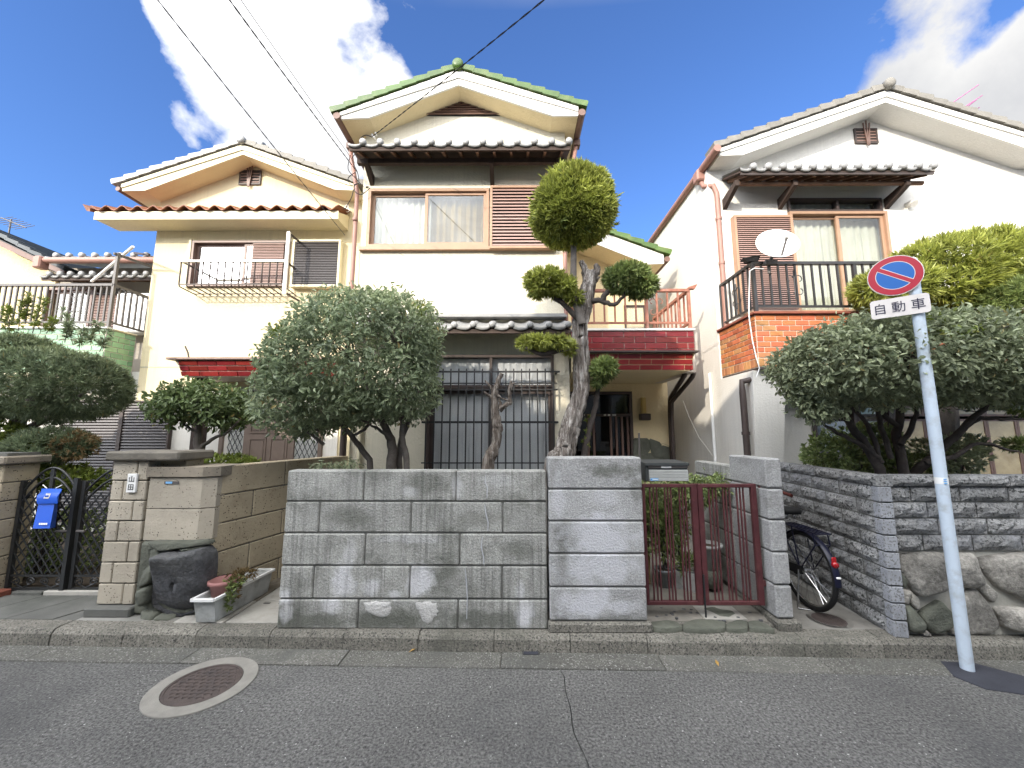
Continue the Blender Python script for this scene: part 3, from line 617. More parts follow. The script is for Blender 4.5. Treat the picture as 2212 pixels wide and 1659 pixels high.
MB().cbox(-3.36, -2.79, 3.58, 3.95, 0.112, 0.742, 0.03).build('mortar_bed', M['mortar_light'] if False else M['rock_green'], bp)
for i, (pl, bu, m_) in enumerate([([(1210,920),(1300,905),(1370,912),(1545,872),(1592,925),(1590,1080),(1570,1200),(1500,1290),(1460,1375),(1340,1412),(1200,1368),(1135,1322),(1142,1180),(1172,1040)], 0.12, 'rock_dark'),
        ([(1112,832),(1565,832),(1570,862),(1348,888),(1205,905),(1150,875)], 0.05, 'rock_green'), ([(1095,900),(1150,885),(1200,945),(1182,1008),(1122,1012)], 0.06, 'rock_green'),
        ([(1072,1030),(1165,1025),(1145,1140),(1045,1198)], 0.06, 'rock_green'), ([(1030,1210),(1130,1165),(1122,1300),(1042,1338)], 0.07, 'rock_green'), ([(1050,1365),(1180,1372),(1190,1438),(1060,1443)], 0.08, 'rock_green'),
        ([(1195,1385),(1300,1392),(1330,1425),(1190,1458)], 0.1, 'rock_green'), ([(1325,1418),(1440,1405),(1470,1440),(1290,1462)], 0.1, 'rock_green'), ([(1350,890),(1540,866),(1500,895),(1370,930)], 0.05, 'rock_green')]):
    q = [(p.x, p.z) for p in (at(*A1(*v), 3.53) for v in pl)]
    stone(q, 3.57, bu, M[m_], bp, 200+i, ry=0.9 if i == 0 else 0.5, shift=(0.05, 0.09) if i == 0 else (0, 0))
tw = thing('block_wall', 'tan pitted block wall running back along the passage to the house', 'wall', (-2.55, 4.5, 0.118))
T0 = Vector((-2.775, 3.68, 0)); dT = Vector((0.26, 1, 0)).normalized(); LT = 1.83
nT = Vector((dT.y, -dT.x, 0))                              # towards the passage (+x)
def tl(s, off, z): p = T0+dT*s-nT*off; return (p.x, p.y, z)
MB().hexa([tl(0.01, 0.012, 0.112), tl(LT, 0.012, 0.112), tl(LT, 0.14, 0.112), tl(0.01, 0.14, 0.112), tl(0.01, 0.012, 1.385), tl(LT, 0.012, 1.385), tl(LT, 0.14, 1.385), tl(0.01, 0.14, 1.385)]).build('core', M['mortar'], tw)
zt = [0.113, 0.34, 0.60, 0.86, 1.12, 1.395]
for i in range(5):
    js = [0.0, 0.39, 1.16, LT] if i % 2 else [0.0, 0.77, 1.5, LT]
    for a, b in zip(js[:-1], js[1:]):
        put('block', brickmesh('block', M['block_tan'], b-a-0.01, 0.15, zt[i+1]-zt[i]-0.01, 0.008), tw, tl((a+b)/2, 0.0, (zt[i]+zt[i+1])/2), (0, 0, math.atan2(dT.y, dT.x)))
# far left pillar at the frame edge
fp = thing('gate_pillar', 'tan block gate pillar cut by the left edge of the photo', 'pillar', (-5.3, 4.0, 0.118))
MB().box(-5.63, -5.12, 3.92, 4.2, 0.112, 1.5).build('core', M['mortar'], fp)
for i in range(7):
    for a, b in (((-5.65, -5.36), (-5.36, -5.10)) if i % 2 else ((-5.65, -5.45), (-5.45, -5.10))):
        put('block', brickmesh('block', M['block_tan'], b-a-0.009, 0.3, 0.172, 0.007), fp, ((a+b)/2, 3.9, 0.21+0.181*i))
MB().cbox(-5.72, -5.04, 3.85, 4.25, 1.39, 1.47, 0.014).build('cap', M['block_cap'], fp)
# ---------------------------------------------------------------- houses: materials
M['stucco_yellow'] = mat('stucco_yellow', (0.68,0.59,0.39), 0.92, 0.05, 1.5, 0.5, 55, stain=(0.60,0.52,0.35), sscale=0.9, samt=0.35, streak=0.16, bdist=0.008)
M['stucco_ivory'] = mat('stucco_ivory', (0.69,0.645,0.52), 0.92, 0.05, 1.5, 0.9, 28, stain=(0.62,0.56,0.42), sscale=1.1, samt=0.3, streak=0.16, bdist=0.014)
M['stucco_beige'] = mat('stucco_beige', (0.66,0.55,0.34), 0.92, 0.06, 1.5, 1.0, 24, stain=(0.55,0.45,0.28), sscale=1.1, samt=0.35, bdist=0.016)
M['stucco_white'] = mat('stucco_white', (0.69,0.67,0.62), 0.92, 0.04, 1.5, 0.6, 45, stain=(0.66,0.62,0.55), sscale=0.9, samt=0.3, streak=0.16, bdist=0.010)
M['white_paint'] = mat('white_paint', (0.72,0.70,0.65), 0.6, 0.04, 2, 0.1, 40, stain=(0.66,0.63,0.56), sscale=2.0, samt=0.25)
M['cream_paint'] = mat('cream_paint', (0.70,0.64,0.46), 0.65, 0.04, 2, 0.1, 40, stain=(0.6,0.55,0.42), sscale=2.0, samt=0.25)
M['brown_metal'] = mat('brown_metal', (0.16,0.095,0.075), 0.45, 0.1, 8, 0.05, 40, spec=0.5)
M['brown_dark'] = mat('brown_dark', (0.055,0.04,0.035), 0.5, 0.15, 8, 0.1, 40, spec=0.4)
M['slat_brown'] = mat('slat_brown', (0.30,0.185,0.15), 0.45, 0.08, 8, rnd=0.06, spec=0.5)
M['slat_dark'] = mat('slat_dark', (0.075,0.066,0.066), 0.45, 0.08, 8, rnd=0.06, spec=0.5)
M['wood_dark'] = mat('wood_dark', (0.06,0.042,0.034), 0.75, 0.25, 9, 0.3, 40, rnd=0.12)
M['wood_brown'] = mat('wood_brown', (0.15,0.085,0.055), 0.75, 0.25, 9, 0.3, 40, rnd=0.12)
M['frame_tan'] = mat('frame_tan', (0.36,0.22,0.14), 0.5, 0.1, 8, spec=0.4)
M['pipe_pink'] = mat('pipe_pink', (0.30,0.16,0.125), 0.5, 0.1, 8, spec=0.4)
M['gutter_brown'] = mat('gutter_brown', (0.15,0.085,0.065), 0.5, 0.15, 8, spec=0.4)
M['tile_green'] = mat('tile_green', (0.055,0.108,0.018), 0.35, 0.2, 7, 0.15, 30, rnd=0.2, spec=0.4, stain=(0.15,0.17,0.06), sscale=5, samt=0.5)
M['tile_silver'] = mat('tile_silver', (0.29,0.29,0.285), 0.42, 0.12, 8, 0.2, 60, rnd=0.1, spec=0.45, stain=(0.22,0.215,0.2), sscale=7, samt=0.5)
M['tile_grey'] = mat('tile_grey', (0.19,0.178,0.155), 0.6, 0.15, 8, 0.3, 60, rnd=0.12, spec=0.35, stain=(0.17,0.16,0.135), sscale=7, samt=0.5)
M['tile_orange'] = mat('tile_orange', (0.24,0.09,0.042), 0.6, 0.2, 8, 0.3, 50, rnd=0.15, spec=0.35, stain=(0.13,0.06,0.04), sscale=9, samt=0.6)
M['tile_black'] = mat('tile_black', (0.06,0.07,0.075), 0.5, 0.15, 8, 0.2, 50, rnd=0.12)
M['brick_glaze'] = mat('brick_glaze', (0.20,0.021,0.022), 0.25, 0.12, 10, 0.1, 50, rnd=0.28, hue=0.006, spec=0.5)
M['brick_orange'] = mat('brick_orange', (0.42,0.135,0.057), 0.6, 0.08, 10, 0.2, 70, rnd=0.2, hue=0.012)
M['brick_ochre'] = mat('brick_ochre', (0.40,0.19,0.085), 0.6, 0.08, 10, 0.2, 70, rnd=0.2, hue=0.012)
M['brick_leaf'] = mat('brick_leaf', (0.20,0.36,0.20), 0.25, 0.1, 10, 0.1, 60, rnd=0.3, hue=0.03, spec=0.5)
M['grout'] = mat('grout', (0.56,0.50,0.43), 0.95, 0.1, 9, 0.2, 80)
M['rail_grey'] = mat('rail_grey', (0.105,0.095,0.09), 0.5, 0.1, 9, spec=0.4)
M['rail_black'] = mat('rail_black', (0.028,0.028,0.030), 0.4, 0.15, 9, spec=0.5)
M['rail_rust'] = mat('rail_rust', (0.30,0.125,0.085), 0.7, 0.25, 14, 0.3, 60, stain=(0.40,0.26,0.21), sscale=8, samt=0.5)
M['glass'] = glassmat('glass', (0.86,0.88,0.86), 0.06)
M['glass_bright'] = glassmat('glass_bright', (0.8,0.82,0.8), 0.55, 0.06)
M['glass_frost'] = glassmat('glass_frost', (0.94,0.95,0.96), 0.05, 0.25)
M['glass_amber'] = mat('glass_amber', (0.42,0.34,0.20), 0.22, 0.25, 3.0, 0.6, 45, spec=0.8, stain=(0.24,0.17,0.08), sscale=2.5, samt=0.6, bdist=0.006)
M['curtain'] = mat('curtain', (0.62,0.60,0.54), 0.95, 0.05, 3)
M['curtain_grey'] = mat('curtain_grey', (0.55,0.555,0.55), 0.95, 0.08, 3)
M['black_void'] = mat('black_void', (0.02,0.018,0.016), 0.8)
M['plastic_white'] = mat('plastic_white', (0.8,0.8,0.78), 0.4, 0.03, 5)
M['steel'] = mat('steel', (0.5,0.5,0.5), 0.35, 0.1, 9, metal=1.0)

# ---------------------------------------------------------------- house kit
def holed_wall(mb, x0, x1, z0, z1, yf, th, holes):
    """a wall slab with rectangular openings; reveals included"""
    xs = sorted({x0, x1, *[h[0] for h in holes], *[h[1] for h in holes]}); zs = sorted({z0, z1, *[h[2] for h in holes], *[h[3] for h in holes]})
    def inside(cx, cz): return any(h[0] < cx < h[1] and h[2] < cz < h[3] for h in holes)
    for i in range(len(xs)-1):
        for j in range(len(zs)-1):
            a, b, c, d = xs[i], xs[i+1], zs[j], zs[j+1]
            if inside((a+b)/2, (c+d)/2): continue
            mb.add([(a,yf,c),(b,yf,c),(b,yf,d),(a,yf,d)], [(0,1,2,3)]); mb.add([(a,yf+th,c),(b,yf+th,c),(b,yf+th,d),(a,yf+th,d)], [(3,2,1,0)])
    for (a, b, c, d) in holes:
        y2 = yf+th
        mb.add([(a,yf,c),(b,yf,c),(b,y2,c),(a,y2,c)], [(0,1,2,3)]); mb.add([(a,yf,d),(b,yf,d),(b,y2,d),(a,y2,d)], [(3,2,1,0)])
        mb.add([(a,yf,c),(a,y2,c),(a,y2,d),(a,yf,d)], [(0,1,2,3)]); mb.add([(b,yf,c),(b,y2,c),(b,y2,d),(b,yf,d)], [(3,2,1,0)])
    for (a, b) in ((x0, x0), (x1, x1)): mb.add([(a,yf,z0),(a,yf+th,z0),(a,yf+th,z1),(a,yf,z1)], [(0,1,2,3)])
    return mb
def frame_mb(x0, x1, y0, y1, z0, z1, w):
    mb = MB(); mb.box(x0, x1, y0, y1, z0, z0+w); mb.box(x0, x1, y0, y1, z1-w, z1); mb.box(x0, x0+w, y0+.002, y1-.002, z0+w, z1-w); mb.box(x1-w, x1, y0+.002, y1-.002, z0+w, z1-w); return mb
def curtain(parent, x0, x1, y, z0, z1, m, amp=0.02, per=0.11, name='curtain', seed=0):
    rg = random.Random(seed); n = max(8, int((x1-x0)/0.012)); vs = []; ph = rg.uniform(0, 6)
    for i in range(n+1):
        x = x0+(x1-x0)*i/n; d = amp*(math.sin(2*math.pi*x/per+ph+1.3*math.sin(x*5+ph))+0.4*math.sin(2*math.pi*x/(per*.43)+1))
        vs += [(x, y+d*0.55, z1), (x+d*0.15, y+d, (z0+z1)/2), (x+d*0.25, y+d*1.2, z0)]
    fs = []
    for i in range(n):
        for k in (0, 1): fs.append((3*i+k, 3*i+k+1, 3*i+4+k, 3*i+3+k))
    MB().add(vs, fs, True).build(name, m, parent)
def sliding_window(house, x0, x1, z0, z1, yw, fm, pane='glass', cur='curtain', mid=None, proud=0.05, sash=0.045, name='window', cur_seed=1, amp=0.02, front_right=True, cz0=None, cdy=0.14):
    w = frame_mb(x0, x1, yw-proud, yw+0.08, z0, z1, 0.04).build(name, fm, house)
    mid = mid or (x0+x1)/2; pairs = [(x0+0.04, mid+0.03, 0.025 if front_right else -0.012), (mid-0.03, x1-0.04, -0.012 if front_right else 0.025)]
    for a, b, dy in pairs:
        f = frame_mb(a, b, yw+dy, yw+dy+0.028, z0+0.041, z1-0.041, sash).build('sash', fm, w)
        MB().box(a+sash, b-sash, yw+dy+0.012, yw+dy+0.016, z0+0.041+sash, z1-0.041-sash).build('pane', M[pane], w)
    if cur: curtain(w, x0+0.03, x1-0.03, yw+cdy, cz0 or z0+0.03, z1-0.05, M[cur], amp, seed=cur_seed)
    return w
def louvre(parent, x0, x1, y, z0, z1, n, m, name='slat', tilt=0.9, depth=0.03):
    p = (z1-z0)/n; me = MB().hexa([(x0-(x0+x1)/2, -depth*.5, -p*.38), ((x1-x0)/2, -depth*.5, -p*.38), ((x1-x0)/2, depth*.3, -p*.1), ((x0-x1)/2, depth*.3, -p*.1),
        ((x0-x1)/2, -depth*.35, p*.12), ((x1-x0)/2, -depth*.35, p*.12), ((x1-x0)/2, depth*.5, p*.45), ((x0-x1)/2, depth*.5, p*.45)]).mesh(name, m)
    for i in range(n): put(name, me, parent, ((x0+x1)/2, y, z0+p*(i+0.5)))
def shutter_box(house, x0, x1, yw, z0, z1, n, fm, sm, d=0.10, name='shutter_box'):
    s = frame_mb(x0, x1, yw-d, yw-0.002, z0, z1, 0.035).build(name, fm, house)
    MB().box(x0+0.03, x1-0.03, yw-d+0.05, yw-0.01, z0+0.03, z1-0.03).build('back_board', M['brown_dark'], s)
    louvre(s, x0+0.036, x1-0.036, yw-d+0.022, z0+0.036, z1-0.036, n, sm); return s
def gable_roof(house, top, low, yf, yb, body, fascia, step=True):
    """top: left end, apex, right end of the fascia's upper edge; low: left end, left kink, apex, right kink, right end of its lower edge (x, z)"""
    P_ = [top[0], top[1], top[2], low[4], low[3], low[2], low[1], low[0]]
    r = MB().prism(P_, yf, yb, 'y').build('roof', body, house)
    MB().prism(P_, yf-0.03, yf-0.001, 'y').build('bargeboard', fascia, r)
    if step:
        k = 0.55; mid = lambda a, b: (a[0]*(1-k)+b[0]*k, a[1]*(1-k)+b[1]*k)
        lowm = [mid(top[0], low[0]), mid(top[1], low[2]), mid(top[2], low[4])]
        MB().prism([top[0], top[1], top[2], lowm[2], lowm[1], lowm[0]], yf-0.05, yf-0.031, 'y').build('bargeboard', fascia, r)
    return r
def verge_tiles(roof, a, b, n, yf, m, back, w=0.26, h=0.12, seed=0):
    """stepped tiles along a verge from the ridge a to the eave b (x, z)"""
    rg = random.Random(seed); A, B = Vector(a), Vector(b); L_ = (B-A).length; d = (B-A)/L_; l = L_/n; s = 1 if d.x > 0 else -1
    nrm = Vector((-d.y, d.x))*s; ang = math.atan2(d.y, d.x)
    mb = MB(); q = l*1.08
    pr = [(0, -0.03), (q, -0.018), (q, h*0.5), (q-0.02, h*0.62), (0.0, h*0.32)]
    mb.prism(pr, -0.0, w, 'y'); me = mb.mesh('verge_tile', m)
    me2 = MB().prism([(-p[0], p[1]) for p in pr], 0, w, 'y').mesh('verge_tile', m)
    for i in range(n):
        p = A+d*(l*i)+nrm*(0.032)
        put('verge_tile', me if s > 0 else me2, roof, (p.x, yf+rg.uniform(-.004, .004), p.y), (0, -ang if s > 0 else -(ang-math.pi), 0))
    # the field of the roof behind, in courses
    P0, P1 = A+nrm*0.03, B+nrm*0.03
    f = MB()
    for i in range(n*2):
        p, q_ = A+d*(l*i/2)+nrm*0.035, A+d*(l*(i+1)/2)+nrm*0.06
        f.add([(p.x, yf+w, p.y), (q_.x, yf+w, q_.y), (q_.x, back, q_.y), (p.x, back, p.y), (q_.x, yf+w, q_.y-0.03), (q_.x, back, q_.y-0.03)], [(0,1,2,3) if s < 0 else (3,2,1,0), (1,4,5,2)])
    f.build('roof_tiles', m, roof, kind='stuff')
def ridge(roof, x, z, y0, y1, m, r=0.075):
    t = MB(); n = int((y1-y0)/0.3)
    for i in range(n): t.tube([(x, y0+0.02+0.3*i, z), (x, y0+0.31+0.3*i, z)], [r*0.95, r*1.02], 12)
    t.build('ridge_tiles', m, roof, kind='stuff')
    MB().lathe([(0.0, -0.035), (r*0.6, -0.033), (r*0.95, -0.02), (r*1.08, 0.0), (r*1.08, 0.06), (0, 0.06)], (x, y0, z), 24, 'y').build('ridge_end', m, roof)
def half_gutter(roof, pts, m, r=0.055, name='gutter_pipe'):
    MB().tube(pts, r, 10).build(name, m, roof)
def pipe(house, pts, m, r=0.03, clips=(), name='downpipe'):
    o = MB().tube(pts, r, 12).build(name, m, house)
    for c in clips: MB().lathe([(r*1.25, -0.02), (r*1.25, 0.02)], c, 12).build('pipe_clip', m, o)
    return o
def jtile(w, l, rise, m, disc=True, thick=0.018, skirt=0.04, dr=0.05):
    """pantile of a pent roof: pan, roll, hanging front skirt and a round end disc; front at y=0, runs back by l and up by rise"""
    xs = np.linspace(0, 1, 13); pr = [(x*w, -0.022*math.sin(math.pi*min(x/0.78, 1))+(0.022*math.sin(math.pi*(x-0.7)/0.32) if x > 0.7 else 0)) for x in xs]
    n = len(pr); mb = MB()
    vs = [(x-w/2, 0, z) for x, z in pr]+[(x-w/2, l, z+rise) for x, z in pr]
    mb.add(vs, [(i, i+1, n+i+1, n+i) for i in range(n-1)], True)
    sk = [(x-w/2, 0, z) for x, z in pr]+[(x-w/2, -0.006, z-skirt*(1 if x < 0.66*w else 0.8)) for x, z in pr]+[(x-w/2, 0.03, z-skirt*0.9) for x, z in pr]
    mb.add(sk, [(n+i, n+i+1, i+1, i) for i in range(n-1)]+[(2*n+i, 2*n+i+1, n+i+1, n+i) for i in range(n-1)], True)
    vs2 = [(x, y, z-thick) for x, y, z in vs]; mb.add(vs2, [(n+i, n+i+1, i+1, i) for i in range(n-1)])
    if disc: mb.lathe([(0, -0.032), (dr*0.55, -0.030), (dr*0.85, -0.022), (dr, -0.008), (dr, 0.03), (0, 0.03)], (w*0.36, -0.004, 0.016), 18, 'y')
    return mb.mesh('roof_tile', m)
def pent_roof(house, x0, x1, yf, zf, yb, zb, n, m, rafters=True, brackets=(), beam=None, name='pent_roof', under='wood_dark', raft_n=None, disc=True, board='wood_dark', dr=0.05):
    """lean-to roof over a window, from the wall (yb, zb) down to its lip (yf, zf)"""
    e = 0.03
    r = MB().hexa([(x0, yf+0.02, zf-0.055), (x1, yf+0.02, zf-0.055), (x1, yb-0.003, zb-0.055), (x0, yb-0.003, zb-0.055), (x0, yf+0.02, zf-0.03), (x1, yf+0.02, zf-0.03), (x1, yb-0.003, zb-0.03), (x0, yb-0.003, zb-0.03)]).build(name, M[under], house)
    w = (x1-x0)/n; me = jtile(w*1.02, yb-yf-0.01, zb-zf, m, disc, dr=dr)
    for i in range(n): put('roof_tile', me, r, (x0+w*(i+0.5), yf+jit(.004), zf+0.012+jit(.004)), (0, jit(0.01), 0))
    MB().box(x0+0.01, x1-0.01, yf+0.022, yf+0.045, zf-0.085, zf-0.056).build('lip_board', M[board], r)
    if rafters:
        k = raft_n or n; sl = (zb-zf)/(yb-yf)
        rm = MB().hexa([(-.018, 0.05, -0.10), (.018, 0.05, -0.10), (.018, yb-yf-0.005, -0.10+sl*(yb-yf)), (-.018, yb-yf-0.005, -0.10+sl*(yb-yf)), (-.018, 0.05, -0.056), (.018, 0.05, -0.056), (.018, yb-yf-0.005, -0.056+sl*(yb-yf)), (-.018, yb-yf-0.005, -0.056+sl*(yb-yf))]).mesh('rafter', M['wood_brown'])
        for i in range(k): put('rafter', rm, r, (x0+(x1-x0)*(i+0.5)/k, yf, zf))
    if beam:
        by, bz, br = beam
        if br > 0: MB().tube([(x0+0.02, by, bz), (x1-0.02, by, bz)], br, 12).build('beam', M['wood_brown'], r)
        else: MB().box(x0+0.03, x1-0.03, by+br, by-br, bz+br, bz-br).build('beam', M['wood_dark'], r)
    for bx in brackets:
        by, bz = (beam[0], beam[1]) if beam else (yf+0.1, zf-0.1)
        MB().hexa([(bx-.03, by-0.06, bz-0.06), (bx+.03, by-0.06, bz-0.06), (bx+.03, yb-0.002, bz-0.22), (bx-.03, yb-0.002, bz-0.22), (bx-.03, by-0.06, bz+0.02), (bx+.03, by-0.06, bz+0.02), (bx+.03, yb-0.002, bz-0.06), (bx-.03, yb-0.002, bz-0.06)]).build('bracket', M['wood_dark'], r)
    return r
def tile_band(parent, p0, p1, z0, z1, rows, tw, m, gap=0.008, name='tile', th=0.02, tilt=0.0, m2=None, half=True, seed=0, skip=None):
    """glazed facing tiles in running bond on a vertical (or leaning) face from p0 to p1 (x, y), face to the right of p0->p1 looking down"""
    rg = random.Random(seed); A, B = Vector(p0), Vector(p1); L_ = (B-A).length; d = (B-A)/L_; nrm = Vector((d.y, -d.x)); ang = math.atan2(d.y, d.x); h = (z1-z0)/rows
    for i in range(rows):
        s = -(tw/2 if (i % 2 and half) else 0)
        while s < L_-0.01:
            a, b = max(s, 0), min(s+tw, L_)
            if b-a > 0.025:
                w = round(b-a-gap, 3); me = brickmesh(name, (m2 if m2 and rg.random() < 0.12 else m), w, th, h-gap, 0.003); c = A+d*((a+b)/2)+nrm*(th*0.5+tilt*((z1-z0)-(h*(rows-1-i)+h/2)) if False else th*0.5)
                lean = tilt*(h*(i+0.5)-(z1-z0)/2)
                c = c+nrm*lean
                if not (skip and skip(c.x)): put(name, me, parent, (c.x, c.y, z0+h*(i+0.5)), (math.atan(tilt) if ang == 0 else 0, 0, ang))
            s += tw
def railing(parent, pts, z0, z1, step, m, bar=0.022, top=0.05, bottom_rail=True, name='baluster', posts=(0, -1), post_w=0.04, low=0.03):
    """balusters, rails and posts along a polyline of (x, y)"""
    for a, b in zip(pts[:-1], pts[1:]):
        A, B = Vector(a), Vector(b); n = max(1, round((B-A).length/step))
        MB().bar((A.x, A.y, z1), (B.x, B.y, z1), top, top*0.7).build('handrail', m, parent)
        if bottom_rail: MB().bar((A.x, A.y, z0+low), (B.x, B.y, z0+low), top*0.6, top*0.5).build('bottom_rail', m, parent)
        bm = MB().box(-bar/2, bar/2, -bar/2, bar/2, z0+low, z1-top*0.35).mesh(name, m)
        for i in range(1, n):
            p = A.lerp(B, i/n); put(name, bm, parent, (p.x, p.y, 0), (0, 0, math.atan2((B-A).y, (B-A).x)))
    pm = MB().box(-post_w/2, post_w/2, -post_w/2, post_w/2, z0-0.03, z1+0.01).mesh('post', m)
    for p in pts: put('post', pm, parent, (p[0], p[1], 0))
def scroll(parent, x, y, z, s, m, ang=0):
    o = MB(); c, sn = math.cos(ang), math.sin(ang)
    for sx_ in (-1, 1):
        for sz in (-1, 1):
            pts = []
            for i in range(15):
                w = i/14*4.6; r = s*0.2*(1-i/18); u = sx_*(s*0.2-r*math.cos(w)); v = sz*(s*0.22+r*math.sin(w)*1.2)
                pts.append((x+u*c, y+u*sn, z+v))
            o.tube(pts, 0.006, 5)
    o.tube([(x, y, z-s*.6), (x, y, z+s*.6)], 0.008, 6); o.build('scroll', m, parent)
def gable_vent(house, x, z, yw, s=1.0):
    v = frame_mb(x-0.17*s, x+0.17*s, yw-0.03, yw-0.003, z-0.12*s, z+0.12*s, 0.025).build('gable_vent', M['brown_dark'], house)
    MB().box(x-0.15*s, x+0.15*s, yw-0.02, yw-0.002, z-0.1*s, z+0.1*s).build('void', M['black_void'], v)
    louvre(v, x-0.145*s, x+0.145*s, yw-0.016, z-0.095*s, z+0.095*s, 4, M['brown_metal'], depth=0.02)
    mb = MB()
    for dx in (-0.03, 0, 0.03): mb.bar((x+dx*0.3, yw-0.045, z-0.17*s), (x+dx*1.6, yw-0.045, z+(0.23 if dx == 0 else 0.19)*s), 0.016)
    mb.build('ornament', M['brown_metal'], v)
def antenna_wire(name, label, pts, r=0.005, cat='cable', m=None, sag=0.0, group=None):
    A = [Vector(p) for p in pts]; q = []
    if len(A) == 2:
        for i in range(25): t = i/24; q.append(A[0].lerp(A[1], t)-Vector((0, 0, sag*4*t*(1-t))))
    else: q = A
    o = MB().tube(q, r, 5).build(name, m or M['iron_black']); return props(o, label, cat, group, 'thing')

# ================================================================ the middle house
YC = 5.5
ch = thing('house', 'narrow two storey ivory house in the middle with green glazed tile verge', 'house', (-0.8, YC, 0.118))
xl, xr = -2.33, 0.80
w1, w2 = at(795, 408, YC), at(1060, 541, YC)
win = (w1.x+0.03, w2.x-0.03, w2.z+0.04, w1.z-0.03)
g1, g2 = at(926, 768, YC), at(1199, 1015, YC); gwin = (g1.x, g2.x, 0.75, g1.z)
mb = holed_wall(MB(), xl, xr, 0.05, 5.98, YC, 0.16, [win, gwin])
zap = at(990.6, 186, 5.2).z
tops = [at(737, 248, 5.2), at(990.6, 157, 5.2), at(1248, 236, 5.2)]; lows = [at(738.5, 260, 5.2), at(799, 257, 5.2), at(990.6, 187, 5.2), at(1193, 253, 5.2), at(1248, 253, 5.2)]
T_ = [(p.x, p.z) for p in tops]; L_ = [(p.x, p.z) for p in lows]
ez = min(L_[0][1], L_[4][1])
mb.prism([(xl, 5.98), (xr, 5.98), (xr, ez+0.12), (L_[3][0], L_[3][1]+0.05), (L_[2][0], L_[2][1]+0.05), (L_[1][0], L_[1][1]+0.05), (xl, ez+0.12)], YC+0.0, YC+0.16, 'y')
mb.build('front_wall', M['stucco_ivory'], ch)
MB().box(xl, xl+0.15, YC+0.161, 12, 0.05, 6.45).build('side_wall', M['stucco_ivory'], ch)
MB().box(xr-0.15, xr, YC+0.161, 12, 0.05, 6.45).build('side_wall', M['stucco_ivory'], ch)
MB().box(xl+0.151, xr-0.151, 8.0, 8.1, 0.05, 6.4).build('inner_wall', M['stucco_beige'], ch)
MB().box(xl+0.151, xr-0.151, YC+0.161, 8, 3.3, 3.4).build('inner_floor', M['wood_brown'], ch)
roof = gable_roof(ch, T_, L_, 5.2, 12.2, M['stucco_beige'], M['white_paint'])
ax, az_ = T_[1]; verge_tiles(roof, (ax, az_+0.01), (T_[0][0]-0.1, T_[0][1]-0.03), 9, 5.12, M['tile_green'], 12.2); verge_tiles(roof, (ax, az_+0.01), (T_[2][0]+0.1, T_[2][1]-0.03), 9, 5.12, M['tile_green'], 12.2, seed=3)
ridge(roof, ax, az_+0.055, 5.1, 12.2, M['tile_green'], 0.078)
for sx_, p in ((-1, L_[0]), (1, L_[4])):
    xg = p[0]+sx_*0.055; half_gutter(roof, [(xg, 5.14, p[1]+0.03), (xg, 12.2, p[1]+0.03)], M['gutter_brown'], 0.055)
    MB().box(xg-0.05, xg+0.05, 5.60, 5.72, p[1]-0.12, p[1]-0.03).build('rainwater_head', M['gutter_brown'], roof)
# gable louvre
va, vb, vc = at(895, 251, YC), at(1100, 251, YC), at(997, 216, YC)
gv = MB().prism([(va.x, va.z), (vb.x, vb.z), (vc.x, vc.z)], YC-0.012, YC-0.002, 'y').build('gable_vent', M['black_void'], ch)
nv = 7
for i in range(nv):
    t0 = i/nv; z0 = va.z+(vc.z-va.z)*t0; t1 = (i+0.9)/nv; xa = va.x+(vc.x-va.x)*t1; xb = vb.x+(vc.x-vb.x)*t1; hh = (vc.z-va.z)/nv
    MB().hexa([(xa, YC-0.045, z0), (xb, YC-0.045, z0), (xb, YC-0.03, z0), (xa, YC-0.03, z0), (xa+0.02, YC-0.03, z0+hh*.8), (xb-0.02, YC-0.03, z0+hh*.8), (xb-0.02, YC-0.014, z0+hh*.8), (xa+0.02, YC-0.014, z0+hh*.8)]).build('slat', M['brown_metal'], gv)
# upper pent roof
pL, pR = at(752, 311, 4.98), at(1234, 308, 4.98)
pent_roof(ch, pL.x, pR.x, 4.98, pL.z, YC, pL.z+0.2, 13, M['tile_silver'], True, (at(795, 360, 5.3).x, at(1062, 360, 5.3).x, at(1205, 360, 5.3).x), (5.26, at(1000, 350, 5.26).z, -0.035), raft_n=13)
# windows
sw = sliding_window(ch, win[0], win[1], win[2], win[3], YC, M['frame_tan'], mid=at(922, 470, YC).x, cur_seed=4, amp=0.034)
MB().box(win[0]-0.10, win[1]+0.02, YC-0.07, YC-0.003, win[2]-0.055, win[2]-0.003).build('sill', M['frame_tan'], sw)
MB().box(win[0]-0.045, win[0]-0.003, YC-0.05, YC-0.002, win[2], win[3]+0.04).build('trim', M['cream_paint'], sw)
MB().box(win[0]-0.045, win[1]+0.02, YC-0.05, YC-0.002, win[3]+0.0031, win[3]+0.045).build('trim', M['cream_paint'], sw)
MB().box(at(930, 470, YC).x, win[1]-0.055, YC+0.056, YC+0.058, win[2]+0.06, win[3]-0.06).build('insect_screen', glassmat('screen_beige', (0.80,0.74,0.62), 0.0, 0.5), sw)
shutter_box(ch, win[1]+0.022, at(1200, 470, YC).x, YC, win[2]-0.055, at(1100, 401, YC-0.1).z, 18, M['frame_tan'], M['slat_brown'], 0.11)
gw_ = sliding_window(ch, gwin[0], gwin[1], gwin[2], at(1060, 838, YC).z, YC, M['brown_dark'], 'glass_frost', 'curtain_grey', proud=0.04, cur_seed=9, amp=0.008, name='window', cdy=0.085)
tr_z0, tr_z1 = at(1060, 838, YC).z+0.003, gwin[3]
tw_ = frame_mb(gwin[0], gwin[1], YC-0.04, YC+0.08, tr_z0, tr_z1, 0.035).build('transom_window', M['brown_dark'], ch)
